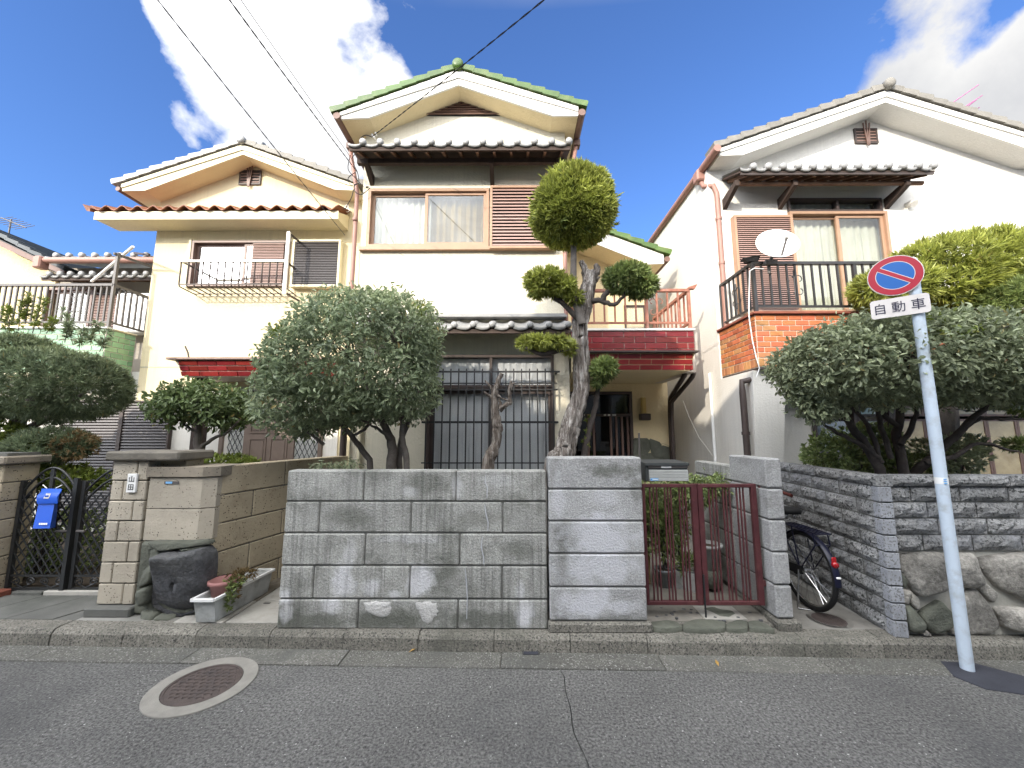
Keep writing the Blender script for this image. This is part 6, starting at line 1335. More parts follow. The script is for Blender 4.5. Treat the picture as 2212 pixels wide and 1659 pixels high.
pads = {'left': [ell(1178, 608, 42, 20, Yt-.1, 0.22), ell(1212, 622, 28, 20, Yt-.1, 0.2), ell(1165, 624, 20, 14, Yt-.1, 0.16), ell(1240, 642, 14, 12, Yt-.12, 0.1)], 'right': [ell(1356, 600, 50, 26, Yt-.1, 0.24), ell(1384, 620, 34, 20, Yt-.1, 0.2), ell(1338, 608, 24, 24, Yt-.12, 0.18)],
    'low_left': [ell(1160, 742, 42, 9, Yt-.2, 0.2), ell(1205, 742, 24, 9, Yt-.2, 0.16), ell(1230, 750, 8, 14, Yt-.12, 0.08)], 'low_right': [ell(1308, 795, 22, 18, Yt-.05, 0.15), ell(1293, 808, 12, 22, Yt, 0.12)]}
for i, (k_, b) in enumerate(pads.items()):
    rosettes('foliage_pad', t, b, (620, 760, 330, 260)[i], 10, 0.082, 0.0155, M['needle'] if i in (1, 3) else M['needle_yellow'], 160+i, 0.16, 0.12, lift=0.1, inner=0.2)
for k, (x, y) in enumerate(((1273, 930), (1274, 905), (1266, 955))): rosettes('sprout', t, [ell(x, y, 6, 5, 4.38, 0.03)], 5, 8, 0.05, 0.01, M['leaf_light'], 170+k)
# dead pruned trunk in front of the barred window
t = thing('dead_tree', 'bare pruned grey trunk with sawn branch stubs before the barred window', 'tree', (-0.24, 4.2, 0.5))
c6 = lambda x, y: ((1850+x*0.28935)/1.8228, (1400+y*0.28935)/1.8228)
Yd = 4.2
def dl(name, pts, rs, seed, n=12): limb(name, t, [at(*c6(x, y), Yd+d) for x, y, d in pts], rs, M['dead_wood'], seed, 0.007, n, prof=ridgy)
g = at(*c6(230, 1530), Yd); limb('trunk', t, [Vector((g.x-0.06, Yd, 0.5)), g, at(*c6(310, 1330), Yd), at(*c6(350, 1200), Yd), at(*c6(375, 1000), Yd), at(*c6(355, 850), Yd), at(*c6(350, 720), Yd)], [0.075, 0.068, 0.060, 0.048, 0.055, 0.048, 0.044], M['dead_wood'], 50, 0.008, 20, 5, ridgy)
dl('stub', [(345, 720, 0), (330, 600, 0), (350, 470, 0), (380, 370, 0), (435, 245, 0)], [0.044, 0.035, 0.034, 0.03, 0.024], 51)
dl('stub', [(400, 740, 0), (480, 680, -.03), (545, 645, -.04), (540, 560, -.04), (545, 470, -.04), (555, 350, -.04)], [0.03, 0.028, 0.026, 0.022, 0.02, 0.016], 52)
dl('stub', [(555, 470, -.04), (575, 420, -.05), (605, 370, -.05)], [0.02, 0.016, 0.012], 53)
dl('stub', [(310, 580, 0), (250, 540, -.02), (195, 495, -.03)], [0.018, 0.015, 0.012], 54, 8); dl('stub', [(310, 490, 0), (260, 400, 0), (205, 345, 0)], [0.014, 0.012, 0.01], 55, 8)
dl('stub', [(360, 520, 0), (440, 580, -.03), (550, 630, -.04)], [0.012, 0.009, 0.007], 56, 7); dl('stub', [(410, 700, 0), (405, 590, 0), (370, 560, 0)], [0.018, 0.012, 0.012], 57, 8)

# ---------------------------------------------------------------- right: clipped bush over the stone wall, pine, shrubs
t = thing('clipped_bush', 'broad clipped dark green bush overhanging the stone wall around the sign pole', 'bush', (3.6, 3.9, 1.0))
Yr = 3.62
bl = [ell(1900, 782, 175, 92, Yr, 0.62), ell(2040, 775, 165, 98, Yr, 0.62), ell(1790, 795, 98, 72, Yr, 0.5), ell(2150, 810, 95, 62, Yr, 0.5), ell(1960, 745, 120, 66, Yr, 0.5)]
g = [at(1905, 1030, 3.9), at(1955, 1030, 3.9), at(1975, 1025, 4.0)]
st = [[at(1870, 960, 3.85), at(1830, 910, 3.8), at(1790, 860, 3.75), at(1760, 830, 3.7)], [at(1938, 950, 3.9), at(1945, 890, 3.85), at(1950, 830, 3.75), at(1960, 780, 3.7)], [at(2020, 985, 3.9), at(2065, 940, 3.8), at(2120, 890, 3.75), at(2180, 850, 3.7)]]
roots = []
for i in range(3):
    limb('stem', t, [Vector((g[i].x, g[i].y, 1.0)), g[i]]+st[i], [0.05, 0.045, 0.04, 0.032, 0.024, 0.012], M['bark_dark'], 60+i, 0.01, 9); roots += [C_(p) for p in st[i]]
for i, b in enumerate([[(1905, 1000), (1880, 930), (1850, 890), (1800, 865)], [(1945, 960), (1975, 910), (1985, 850)], [(1900, 990), (1850, 955), (1800, 930), (1775, 915)], [(1925, 990), (1900, 900), (1895, 840)], [(2000, 1000), (2060, 985), (2120, 960), (2200, 975)], [(2060, 950), (2110, 905), (2150, 905), (2215, 905)], [(1940, 920), (1905, 890), (1870, 870)]]):
    limb('branch', t, [at(x, y, 3.85-0.03*k) for k, (x, y) in enumerate(b)], [0.026, 0.022, 0.016, 0.009][:len(b)], M['bark_dark'], 70+i, 0.012, 7); roots.append(C_(at(*b[-1], 3.75)))
twigs('twigs', t, roots, bl, 150, M['bark_dark'], 13)['kind'] = 'stuff'
broadleaves('crown', t, bl, 24000, 0.058, 0.028, M['leaf_dark'], 180, 0.15, 0.06, inner=0.10, out=0.5)
broadleaves('low_spray', t, [ell(1775, 885, 52, 26, 3.65, 0.2), ell(1745, 870, 40, 18, 3.65, 0.16)], 900, 0.056, 0.026, M['leaf_dark'], 181, 0.5)
broadleaves('young_leaves', t, [ell(1800, 690, 5, 4, 3.4, 0.02), ell(1694, 752, 5, 4, 3.6, 0.03), ell(2050, 700, 80, 30, 3.1, 0.1)], 90, 0.05, 0.022, M['leaf_light'], 182)
t = thing('pine_tree', 'cloud pruned pine with sunlit yellow green pads beside the right house', 'tree', (4.6, 4.3, 0.5))
Yp = 4.35
g = at(2045, 1030, 4.4)
limb('trunk', t, [Vector((g.x, g.y, 0.5)), g, at(2040, 940, 4.4), at(2048, 860, 4.38), at(2075, 760, 4.38), at(2100, 660, 4.36), at(2112, 610, 4.35)], [0.12, 0.11, 0.10, 0.09, 0.08, 0.065, 0.03], M['bark'], 80, 0.012, 14, prof=ridgy)
for i, b in enumerate([[(2090, 690), (2050, 655), (2000, 640)], [(2100, 650), (2150, 630), (2200, 640)], [(2070, 780), (2120, 735), (2160, 700), (2185, 670)], [(2048, 850), (2120, 845), (2190, 870)]]):
    limb('branch', t, [at(x, y, Yp-0.06*k) for k, (x, y) in enumerate(b)], [0.045, 0.036, 0.026, 0.014][:len(b)], M['bark_dark'], 90+i, 0.012, 9)
top = [ell(2040, 585, 112, 60, Yp, 0.5), ell(2110, 575, 110, 62, Yp, 0.52), ell(1930, 625, 80, 38, Yp, 0.4), ell(2185, 590, 80, 60, Yp, 0.45), ell(2030, 625, 120, 40, Yp, 0.45)]
rosettes('foliage_pad', t, top, 3000, 12, 0.11, 0.013, M['needle_yellow'], 190, 0.12, 0.10, lift=0.35, spread=0.75)
rosettes('foliage_pad', t, [ell(2180, 655, 62, 40, Yp-.3, 0.3), ell(2230, 650, 70, 50, Yp-.3, 0.35)], 1300, 12, 0.09, 0.010, M['needle'], 191, 0.14, 0.10, lift=0.2)
rosettes('foliage_pad', t, [ell(2190, 860, 40, 18, Yp-.4, 0.2), ell(2230, 870, 40, 24, Yp-.4, 0.2), ell(2205, 960, 30, 8, Yp-.4, 0.1)], 500, 12, 0.08, 0.010, M['needle'], 192, 0.2, 0.10, lift=0.2)
for i, (bs, lb, sd) in enumerate([([ell(1830, 975, 80, 45, 4.3, 0.35), ell(1875, 950, 50, 35, 4.3, 0.3), ell(1790, 990, 40, 30, 4.25, 0.25)], 'dark green azalea shrub low behind the stone wall by the white wall', 200), ([ell(2045, 985, 62, 40, 4.2, 0.3), ell(2085, 960, 40, 22, 4.2, 0.2)], 'dark green shrub behind the sign pole before the amber windows', 201), ([ell(1950, 1010, 60, 30, 4.3, 0.3)], 'low dark shrub between the bush stems at the wall top', 202)]):
    t = thing('garden_shrub', lb, 'shrub', (bs[0][0].x, bs[0][0].y, 0.5), 'shrubs along the stone wall')
    for k in range(3):
        p = bs[0][0]; limb('stem', t, [Vector((p.x+0.04*k, p.y, 0.5)), Vector((p.x+0.08*(k-1), p.y, (0.5+p.z)/2)), Vector((p.x+0.18*(k-1), p.y, p.z))], [0.016, 0.012, 0.006], M['bark_dark'], sd+k)
    rosettes('foliage', t, bs, (1000, 600, 420)[i], 6, 0.055, 0.02, M['leaf_mid'] if i != 1 else M['leaf_dark'], sd, 0.3, 0.15, lift=0.3)
# ---------------------------------------------------------------- left: cloud pruned conifer, small brown tipped one, shrubs behind the gate
t = thing('cloud_pruned_conifer', 'wide dark cloud pruned conifer over the left gate with feathery shoots', 'tree', (-5.4, 4.75, 0.3))
Yk = 4.7
bl = [ell(120, 832, 132, 76, Yk, 0.62), ell(20, 815, 120, 84, Yk, 0.62), ell(195, 840, 58, 58, Yk, 0.45), ell(30, 775, 80, 50, Yk, 0.5), ell(-80, 830, 110, 84, Yk, 0.6)]
g = at(20, 1000, 4.8)
limb('trunk', t, [Vector((g.x, 4.8, 0.3)), g, at(30, 940, 4.8), at(60, 880, 4.75), at(90, 820, Yk)], [0.09, 0.08, 0.075, 0.06, 0.03], M['bark'], 100, 0.012, 10)
limb('branch', t, [at(30, 940, 4.8), at(110, 900, 4.7), at(180, 850, 4.7)], [0.05, 0.035, 0.015], M['bark'], 101)
rosettes('crown', t, bl, 5600, 11, 0.085, 0.010, M['needle_pine'], 210, 0.13, 0.06, lift=0.15)
sh = MB(); pts_ = []
for i, (x0, y0, x1, y1) in enumerate([(158, 745, 140, 672), (172, 750, 178, 712), (195, 745, 208, 700), (215, 760, 232, 718), (140, 740, 150, 705), (40, 715, 50, 655), (70, 720, 95, 650), (20, 720, 15, 668), (100, 720, 118, 690), (55, 700, 62, 640)]):
    a, b = at(x0, y0, Yk-.1), at(x1, y1, Yk-.15); sh.tube([a, a.lerp(b, 0.5)+Vector((jit(.02), 0, 0)), b], [0.006, 0.005, 0.003], 4); pts_ += [(a.lerp(b, f), 1 if i < 5 else 0) for f in np.linspace(0.25, 1, 5)]
sh.build('shoots', M['bark'], t)
rosettes('shoot_leaves', t, [(p, (0.02, 0.02, 0.02)) for p, k in pts_ if k], 150, 8, 0.075, 0.010, M['needle_pine'], 211, 0.3, lift=0.5)
rosettes('shoot_leaves', t, [(p, (0.03, 0.03, 0.03)) for p, k in pts_ if not k], 260, 7, 0.06, 0.010, M['leaf_light'], 212, 0.3, lift=0.5)
t = thing('dwarf_conifer', 'small rounded conifer with brown tips behind the left iron gate', 'tree', (-4.75, 4.5, 0.3))
g = at(128, 1030, 4.5)
limb('trunk', t, [Vector((g.x, 4.5, 0.3)), g, at(122, 1000, 4.5), at(120, 965, 4.5)], [0.04, 0.035, 0.03, 0.015], M['bark_dark'], 104)
rosettes('crown', t, [ell(115, 962, 72, 34, 4.5, 0.32), ell(75, 970, 45, 26, 4.5, 0.25)], 1100, 11, 0.07, 0.009, M['needle_pine'], 220, 0.14, 0.08)
rosettes('brown_tips', t, [ell(165, 962, 34, 30, 4.45, 0.2)], 130, 10, 0.06, 0.009, M['needle_brown'], 221, 0.2, 0.1)
for i, (bs, n_, lb, mm) in enumerate([([ell(15, 960, 70, 42, 4.6, 0.35), ell(60, 965, 40, 30, 4.6, 0.3)], 900, 'yellow green shrub beside the far left pillar', 'leaf_light'), ([ell(110, 1030, 85, 25, 4.45, 0.3), ell(160, 1040, 60, 20, 4.45, 0.25)], 800, 'bright green shrub seen over the top of the iron gate', 'leaf_light'), ([ell(110, 1150, 90, 60, 4.6, 0.3), ell(190, 1170, 50, 60, 4.6, 0.3), ell(60, 1230, 60, 50, 4.5, 0.3)], 900, 'green shrub seen through the lattice of the iron gate', 'leaf_mid')]):
    t = thing('garden_shrub', lb, 'shrub', (bs[0][0].x, bs[0][0].y, 0.12), 'shrubs behind the left iron gate')
    for k in range(3):
        p = bs[0][0]; limb('stem', t, [Vector((p.x+0.04*k, p.y, 0.12)), Vector((p.x+0.08*(k-1), p.y, (0.12+p.z)/2)), Vector((p.x+0.15*(k-1), p.y, p.z))], [0.016, 0.012, 0.006], M['bark_dark'], 230+k+i*5)
    rosettes('foliage', t, bs, n_, 6, 0.06, 0.022, M[mm], 230+i, 0.35, 0.15, lift=0.3)
setting('garden_bed', MB().box(-9, -2.95, 4.15, 6.3, 0.11, 0.16), 'soil')
setting('garden_bed', MB().box(-1.95, 1.05, 3.52, 5.45, 0.11, 0.62), 'soil')
setting('garden_bed', MB().box(3.2, 8.0, 3.5, 5.4, 0.11, 1.02), 'soil')
# ================================================================ red steel gate, letter box, plants behind it
M['gate_red'] = mat('gate_red', (0.075,0.021,0.024), 0.55, 0.25, 9, 0.15, 60, spec=0.35, stain=(0.14,0.055,0.05), sscale=7, samt=0.5)
Yg = 3.5
CG = lambda x, y: at(*C2(x, y), Yg)
gt = thing('garden_gate', 'dark red steel double gate with bars in threes between the grey pillars', 'gate', (1.6, Yg, 0.15))
zt, zb = CG(500, 322).z, CG(500, 1306).z
gx = lambda x: (CG(x, 330).x*0.0+at(*C2(x, 800), Yg).x)
for (xl_, xr_, grp, wl, wr_) in ((75, 525, ((138,168,196),(262,288,312),(382,408,434)), 0.022, 0.05), (530, 1015, ((628,658,686),(744,768,798),(858,886,912)), 0.045, 0.045)):
    a, b = gx(xl_), gx(xr_); fb = MB()
    fb.cbox(a, b, Yg-0.018, Yg+0.018, zt-0.03, zt, 0.003); fb.cbox(a, b, Yg-0.018, Yg+0.018, zb, zb+0.03, 0.003)
    fb.cbox(a, a+wl, Yg-0.02, Yg+0.02, zb-0.001, zt+0.001, 0.003); fb.cbox(b-wr_, b, Yg-0.0195, Yg+0.0195, zb-0.0015, zt+0.0015, 0.003)
    lf = fb.build('gate_leaf', M['gate_red'], gt)
    bm = MB().box(-0.0055, 0.0055, -0.006, 0.006, zb+0.029, zt-0.029).mesh('bar', M['gate_red'])
    for g3 in grp:
        for x in g3: put('bar', bm, lf, (gx(x), Yg, 0))
MB().tube([(gx(535), Yg-0.02, zb+0.25), (gx(535), Yg-0.02, 0.16)], 0.008, 8).build('drop_bolt', M['iron_black'], gt)
for x, y in ((1030, 345), (1035, 1130)):
    p = CG(x, y); MB().cbox(p.x-0.02, p.x+0.03, Yg-0.015, Yg+0.015, p.z-0.025, p.z+0.025, 0.004).build('hinge', M['gate_red'], gt)
for x in (gx(60),): MB().cbox(x-0.015, x+0.015, Yg-0.02, Yg+0.02, zb, zt, 0.003).build('hanging_post', M['gate_red'], gt)
Ym = 3.5
b0, b1 = at(1403, 1040, Ym), at(1486, 1000, Ym)
lbx = thing('letter_box', 'silver letter box with slatted front beside the broad gate pillar', 'letter box', (b0.x, Ym, b0.z))
M['mail_dark'] = mat('mail_dark', (0.05,0.055,0.055), 0.5, 0.1, 8); M['alu'] = mat('alu', (0.50,0.51,0.49), 0.4, 0.08, 9, metal=0.3)
zs0, zs1 = b0.z, b1.z; hh = zs1-zs0
MB().cbox(b0.x-0.03, b1.x, Ym+0.012, Ym+0.28, zs0, zs1-0.012, 0.006).build('case', M['mail_dark'], lbx)
MB().hexa([(b0.x-0.035, Ym-0.012, zs1-0.022), (b1.x+0.004, Ym-0.012, zs1-0.022), (b1.x+0.004, Ym+0.28, zs1-0.011), (b0.x-0.035, Ym+0.28, zs1-0.011), (b0.x-0.035, Ym-0.012, zs1), (b1.x+0.004, Ym-0.012, zs1), (b1.x+0.004, Ym+0.28, zs1+0.012), (b0.x-0.035, Ym+0.28, zs1+0.012)]).build('lid', M['mail_dark'], lbx)
fl_ = MB().box(b0.x, b1.x-0.002, Ym+0.004, Ym+0.0115, zs0+0.002, zs0+hh*0.62).build('flap', M['alu'], lbx)
for i in range(7): MB().cbox(b0.x+0.001, b1.x-0.003, Ym-0.004, Ym+0.0035, zs0+0.006+i*hh*0.085, zs0+0.006+i*hh*0.085+hh*0.062, 0.0015).build('rib', M['alu'], fl_)
MB().box(b0.x-0.002, b1.x-0.002, Ym+0.002, Ym+0.0112, zs1-0.045, zs1-0.023).build('top_panel', M['rail_grey'], lbx)
MB().box(b0.x+0.11, b0.x+0.20, Ym-0.0004, Ym+0.0016, zs1-0.044, zs1-0.026).build('name_slot', M['curtain_grey'], lbx)
M['sticker_blue'] = mat('sticker_blue', (0.20,0.45,0.75), 0.4, 0.05, 5); M['ink_blue'] = mat('ink_blue', (0.01,0.06,0.3), 0.4)
st_ = MB().box(b0.x+0.006, b0.x+0.078, Ym-0.0062, Ym-0.0045, zs0+0.008, zs0+0.028).build('sticker', M['sticker_blue'], lbx)
MB().prism([(b0.x+0.009, zs0+0.023), (b0.x+0.021, zs0+0.023), (b0.x+0.015, zs0+0.013)], Ym-0.0074, Ym-0.0064, 'y').build('mark', M['ink_blue'], st_)
MB().box(b0.x+0.026, b0.x+0.073, Ym-0.0074, Ym-0.0064, zs0+0.014, zs0+0.020).build('print', M['plastic_white'], st_)
MB().tube([atz(1382, 995, 1.2)*0+Vector((1.16, 4.6, 0.4)), Vector((1.17, 4.6, 1.9))], 0.012, 6) if False else None
def pot(name, label, x, y, r, h, m, z=0.2, group=None):
    t = thing(name, label, 'plant pot', (x, y, z), group)
    MB().lathe([(0, 0.0), (r*0.72, 0.0), (r*0.95, h*0.88), (r*1.06, h*0.88), (r*1.06, h), (r*0.92, h), (r*0.88, h*0.86), (0, h*0.86)], (x, y, z), 24).build('pot', m, t)
    MB().lathe([(0, h*0.865), (r*0.88, h*0.865)], (x, y, z), 20).build('soil', M['soil'], t); return t
M['pot_grey'] = mat('pot_grey', (0.24,0.26,0.27), 0.6, 0.15, 9); M['pot_terra'] = mat('pot_terra', (0.36,0.14,0.10), 0.75, 0.15, 9, 0.2, 60)
M['pot_white'] = mat('pot_white', (0.42,0.43,0.42), 0.65, 0.15, 9, stain=(0.2,0.2,0.18), sscale=8, samt=0.6)
p1_ = atz(*C2(240, 1130), 0.2); t = pot('plant_pot', 'round grey pot with grassy plant behind the left gate leaf', p1_.x, p1_.y, 0.09, 0.17, M['pot_grey'], p1_.z-0.03)
rosettes('plant', t, [((p1_.x, p1_.y, 0.75), (0.12, 0.1, 0.28)), ((p1_.x-0.1, p1_.y, 0.85), (0.1, 0.08, 0.16))], 130, 7, 0.12, 0.012, M['leaf_mid'], 300, 0.4, lift=0.6)
limb('stem', t, [(p1_.x, p1_.y, 0.3), (p1_.x+0.01, p1_.y, 0.6), (p1_.x, p1_.y, 0.85)], [0.012, 0.01, 0.006], M['bark_dark'], 301)
p2a, p2b = atz(*C2(335, 1155), 0.19), atz(*C2(505, 1215), 0.17)
t = thing('planter_box', 'long pale planter box on the floor behind the left gate leaf', 'planter', ((p2a.x+p2b.x)/2, p2a.y, 0.17))
dv = Vector((p2b.x-p2a.x, p2b.y-p2a.y, 0)); nv_ = Vector((-dv.y, dv.x, 0)).normalized()*0.13
if nv_.y < 0: nv_ = -nv_
q0, q1 = Vector((p2a.x, p2a.y, 0.17)), Vector((p2b.x, p2b.y, 0.17))
def tray(a, b, n_, h, m, par, nm='box', fl=1.0):
    o = MB(); up = Vector((0, 0, h)); w = 0.012*n_.normalized(); e = (b-a).normalized()*0.012
    B_ = [a, b, b+n_, a+n_]; c = (a+b+n_+a)/4 if False else (a+b+(a+n_)+(b+n_))/4
    T_ = [c+(p-c)*1.12+up for p in B_]; I_ = [c+(p-c)*1.0+up for p in B_]; J_ = [c+(p-c)*0.92+up*0.8 for p in B_]; vs = B_+T_+I_+J_
    fs = []
    for i in range(4):
        j = (i+1) % 4; fs += [(i, j, 4+j, 4+i), (4+i, 4+j, 8+j, 8+i), (8+i, 8+j, 12+j, 12+i)]
    fs += [(12, 13, 14, 15), (3, 2, 1, 0)]; o.add(vs, fs); r = o.build(nm, m, par); return r, J_
bx_, J_ = tray(q0, q1, nv_, 0.17, M['pot_white'], t)
rosettes('plant', t, [(((q0+q1)/2+nv_/2+Vector((0, 0, 0.24))), (0.12, 0.06, 0.10))], 40, 6, 0.1, 0.012, M['leaf_mid'], 305, 0.4, lift=0.6)
p3_ = atz(*C2(640, 1190), 0.19); t = pot('plant_pot', 'square weathered pot on a stone behind the right gate leaf', p3_.x+0.02, p3_.y+0.1, 0.13, 0.24, M['pot_white'], 0.36)
MB().lathe([(0, 0), (0.12, 0.0), (0.13, 0.15), (0.1, 0.16), (0, 0.16)], (p3_.x+0.02, p3_.y+0.1, 0.2), 7).build('stone_base', M['rock_green'], t)
limb('stem', t, [(p3_.x, p3_.y+0.1, 0.55), (p3_.x-0.06, p3_.y+0.1, 0.9), (p3_.x-0.02, p3_.y+0.12, 1.2)], [0.016, 0.014, 0.008], M['bark_dark'], 311)
t = thing('entrance_shrub', 'leafy green shrub filling the space above the pots behind the gate', 'shrub', (1.75, 4.15, 0.2))
limb('stem', t, [(1.72, 4.15, 0.2), (1.70, 4.15, 0.6), (1.75, 4.15, 1.1)], [0.02, 0.016, 0.01], M['bark_dark'], 312); limb('stem', t, [(1.6, 4.2, 0.2), (1.5, 4.2, 0.7), (1.46, 4.2, 1.0)], [0.016, 0.014, 0.008], M['bark_dark'], 313)
broadleaves('foliage', t, [((1.78, 4.1, 1.10), (0.30, 0.2, 0.17)), ((1.52, 4.15, 1.06), (0.26, 0.2, 0.17)), ((2.0, 4.0, 1.18), (0.14, 0.14, 0.1)), ((1.62, 4.2, 0.72), (0.2, 0.15, 0.26))], 4200, 0.045, 0.022, M['leaf_mid'], 314, 0.35, 0.12)
t = thing('entrance_shrub', 'grassy plant with orange brown stalks at the foot of the broad pillar', 'shrub', (1.28, 4.1, 0.2))
rosettes('foliage', t, [((1.26, 4.1, 0.62), (0.14, 0.12, 0.16)), ((1.32, 4.1, 0.9), (0.14, 0.12, 0.2))], 150, 7, 0.16, 0.014, M['leaf_mid'], 320, 0.4, lift=0.5)
limb('stalk', t, [(1.36, 4.1, 0.2), (1.36, 4.1, 0.7), (1.33, 4.1, 1.1)], [0.014, 0.012, 0.006], M['needle_brown'], 321)
# water spout / mop handle leaning by the stone dado
hp = at(1379, 985, 5.2); t = MB().tube([(hp.x, 5.2, 0.25), (hp.x+0.02, 5.2, at(1383, 935, 5.2).z)], 0.012, 6).build('garden_stake', M['rail_grey']); props(t, 'thin grey stake standing by the stone dado left of the drain pipe', 'stake', None, 'thing')

# ================================================================ left iron gate with blue delivery pouch
YI = 4.05
c7 = lambda x, y: (x*0.3918/1.8228, (1800+y*0.3918)/1.8228)
ig = thing('iron_gate', 'black wrought iron double gate with lattice and scrolls at the left', 'gate', (-4.5, YI, 0.15))
xa, xm, xb = at(*c7(95, 1200), YI).x, at(*c7(745, 900), YI).x, -3.72
ztop = at(*c7(860, 235), YI).z; zbot = at(*c7(500, 1335), YI).z; zlat = at(*c7(400, 1190), YI).z
def arc_pts(x0, x1, z0, z1, n=14): return [(x0+(x1-x0)*i/n, YI, z0+(z1-z0)*math.sin(math.pi*i/n)) for i in range(n+1)]
for k, (a, b) in enumerate(((xa, xm-0.03), (xm+0.03, xb))):
    L_w = b-a
    lf = MB().bar((a, YI, zbot), (a, YI, ztop), 0.035); lf.bar((b, YI, zbot), (b, YI, ztop), 0.035); lf.bar((a, YI, zbot+.012), (b, YI, zbot+.012), 0.035, 0.025); lf.bar((a, YI, zlat), (b, YI, zlat), 0.02, 0.018)
    for d in (0, 0.09): lf.tube(arc_pts(a, b, ztop-0.12-d*1.2, ztop+0.13-d*1.1), 0.011, 6)
    lf = lf.build('gate_leaf', M['iron_black'], ig)
    step = 0.085; zA, zB = zlat+0.01, ztop-0.12; Hh = zB-zA
    n0 = int((L_w+Hh)/step)
    for s in (1, -1):
        for i in range(-int(Hh*0.75/step), int(L_w/step)+1):
            x0 = a+i*step; dx = Hh*0.75; xs0, xs1 = (x0, x0+dx)
            t0, t1 = max(0, (a+0.02-xs0)/dx), min(1, (b-0.02-xs0)/dx)
            if t1-t0 < 0.06: continue
            P0, P1 = Vector((xs0+dx*t0, YI+0.008*s, zA+Hh*(t0 if s > 0 else 1-t0))), Vector((xs0+dx*t1, YI+0.008*s, zA+Hh*(t1 if s > 0 else 1-t1)))
            MB().bar(P0, P1, 0.013, 0.006, up=(0, 1, 0)).build('lattice_bar', M['iron_black'], lf)
    for i in range(4 if k == 0 else 5):
        cx = a+L_w*(i+0.5)/(4 if k == 0 else 5); cz = (zbot+zlat)/2+0.01; pts = []
        for j in range(22): w = j/21*9.5; r = 0.043*(1-j/26); pts.append((cx+r*math.cos(w)*(1 if i % 2 else -1), YI, cz+r*math.sin(w)))
        MB().tube([(cx+0.07*(-1 if i % 2 else 1), YI, zbot+0.02)]+pts, 0.007, 5).build('scroll', M['iron_black'], lf)
    for i in range(5):
        f = (i+0.5)/5; cx = a+L_w*f; cz = ztop-0.06+0.13*math.sin(math.pi*f)*0.95; pts = []
        for j in range(18): w = j/17*7.5; r = 0.035*(1-j/22); pts.append((cx+r*math.cos(w)*(1 if f > .5 else -1), YI, cz+r*math.sin(w)))
        MB().tube(pts, 0.007, 5).build('scroll', M['iron_black'], lf)
    cen = a+L_w*0.5; MB().bar((cen, YI, ztop-0.15), (cen, YI, ztop+0.12), 0.035, 0.02).build('centre_bar', M['iron_black'], lf)
MB().bar((xm-0.028, YI-0.03, zbot-0.01), (xm-0.028, YI-0.03, ztop+0.03), 0.04, 0.03).build('meeting_bar', M['iron_black'], ig)
for s in (-1, 1): MB().tube([(xm+s*0.04, YI-0.03, 0.72), (xm+s*0.15, YI-0.06, 0.725)], 0.012, 8).build('lever_handle', M['rail_grey'], ig)
M['pouch_blue'] = mat('pouch_blue', (0.008,0.085,0.52), 0.5, 0.06, 6, spec=0.4)
pk = thing('delivery_pouch', 'bright blue plastic delivery pouch hanging on the left iron gate', 'pouch', (-4.75, YI-0.09, 0.7))
pf = lambda x, y, d=0.1: at(*c7(x, y), YI-d)
A_ = [pf(418, 316, .06), pf(618, 318, .06), pf(585, 400, .11), pf(575, 465, .12), pf(378, 463, .12), pf(365, 415, .12)]
body = MB()
fr_ = [pf(388, 468, .12), pf(548, 468, .12), pf(500, 716, .17), pf(328, 718, .17)]; bk_ = [pf(400, 380, .03), pf(582, 468, .03), pf(556, 706, .03), pf(350, 700, .03)]
body.add([fr_[3], fr_[2], fr_[1], fr_[0], bk_[3], bk_[2], bk_[1], bk_[0]], [(0,1,2,3), (7,6,5,4), (1,5,6,2), (4,0,3,7), (3,2,6,7), (4,5,1,0)]); body.build('body', M['pouch_blue'], pk)
top_ = [pf(418, 316, .05), pf(618, 318, .05)]; m1 = [pf(375, 385, .13), pf(592, 372, .13)]; m15 = [pf(364, 420, .14), pf(572, 405, .14)]; m2 = [pf(372, 468, .135), pf(576, 466, .135)]
hood = MB(); rows = [top_, [pf(412, 350, .09), pf(610, 345, .09)], m1, m15, m2]; vs = [p for r in rows for p in r]; vs += [p+Vector((0, 0.006, -0.004)) for p in vs]; n_r = len(rows)
fs = [(2*i+2, 2*i+3, 2*i+1, 2*i) for i in range(n_r-1)]+[(2*n_r+2*i, 2*n_r+2*i+1, 2*n_r+2*i+3, 2*n_r+2*i+2) for i in range(n_r-1)]
hood.add(vs, fs, True); side = [top_[1], m1[1], m15[1], m2[1], pf(582, 468, .05), pf(600, 360, .03)]; hood.add(side, [tuple(range(6))]); hood.build('hood', M['pouch_blue'], pk)
mk = MB(); q_ = [pf(440, 414, .1385), pf(492, 416, .1385), pf(518, 364, .126), pf(470, 362, .126)]; q_ = [p+Vector((0, -0.004, 0)) for p in q_]; mk.add(q_, [(0,1,2,3)]); mk.build('emblem', M['curtain_grey'], pk)
for i, dx in enumerate((0.22, 0.62)):
    c = q_[0].lerp(q_[1], dx+0.05).lerp(q_[3].lerp(q_[2], dx+0.05), 0.45)+Vector((0, -0.002, 0)); MB().lathe([(0, -0.001), (0.010, -0.001), (0.010, 0.0005)], c, 10, 'y').build('emblem_dot', M['pouch_blue'], pk)
for i in range(5):
    a0, a1 = 0.42+0.085*i, 0.42+0.085*i+0.07
    lo, hi = (lambda u: pf(392+88*u, 680, .172)), (lambda u: pf(396+86*u, 660, .168)); u0, u1 = i/5, i/5+0.17
    MB().add([lo(u0)+Vector((0, -.003, 0)), lo(u1)+Vector((0, -.003, 0)), hi(u1)+Vector((0, -.003, 0)), hi(u0)+Vector((0, -.003, 0))], [(0,1,2,3)]).build('print', M['plastic_white'], pk)
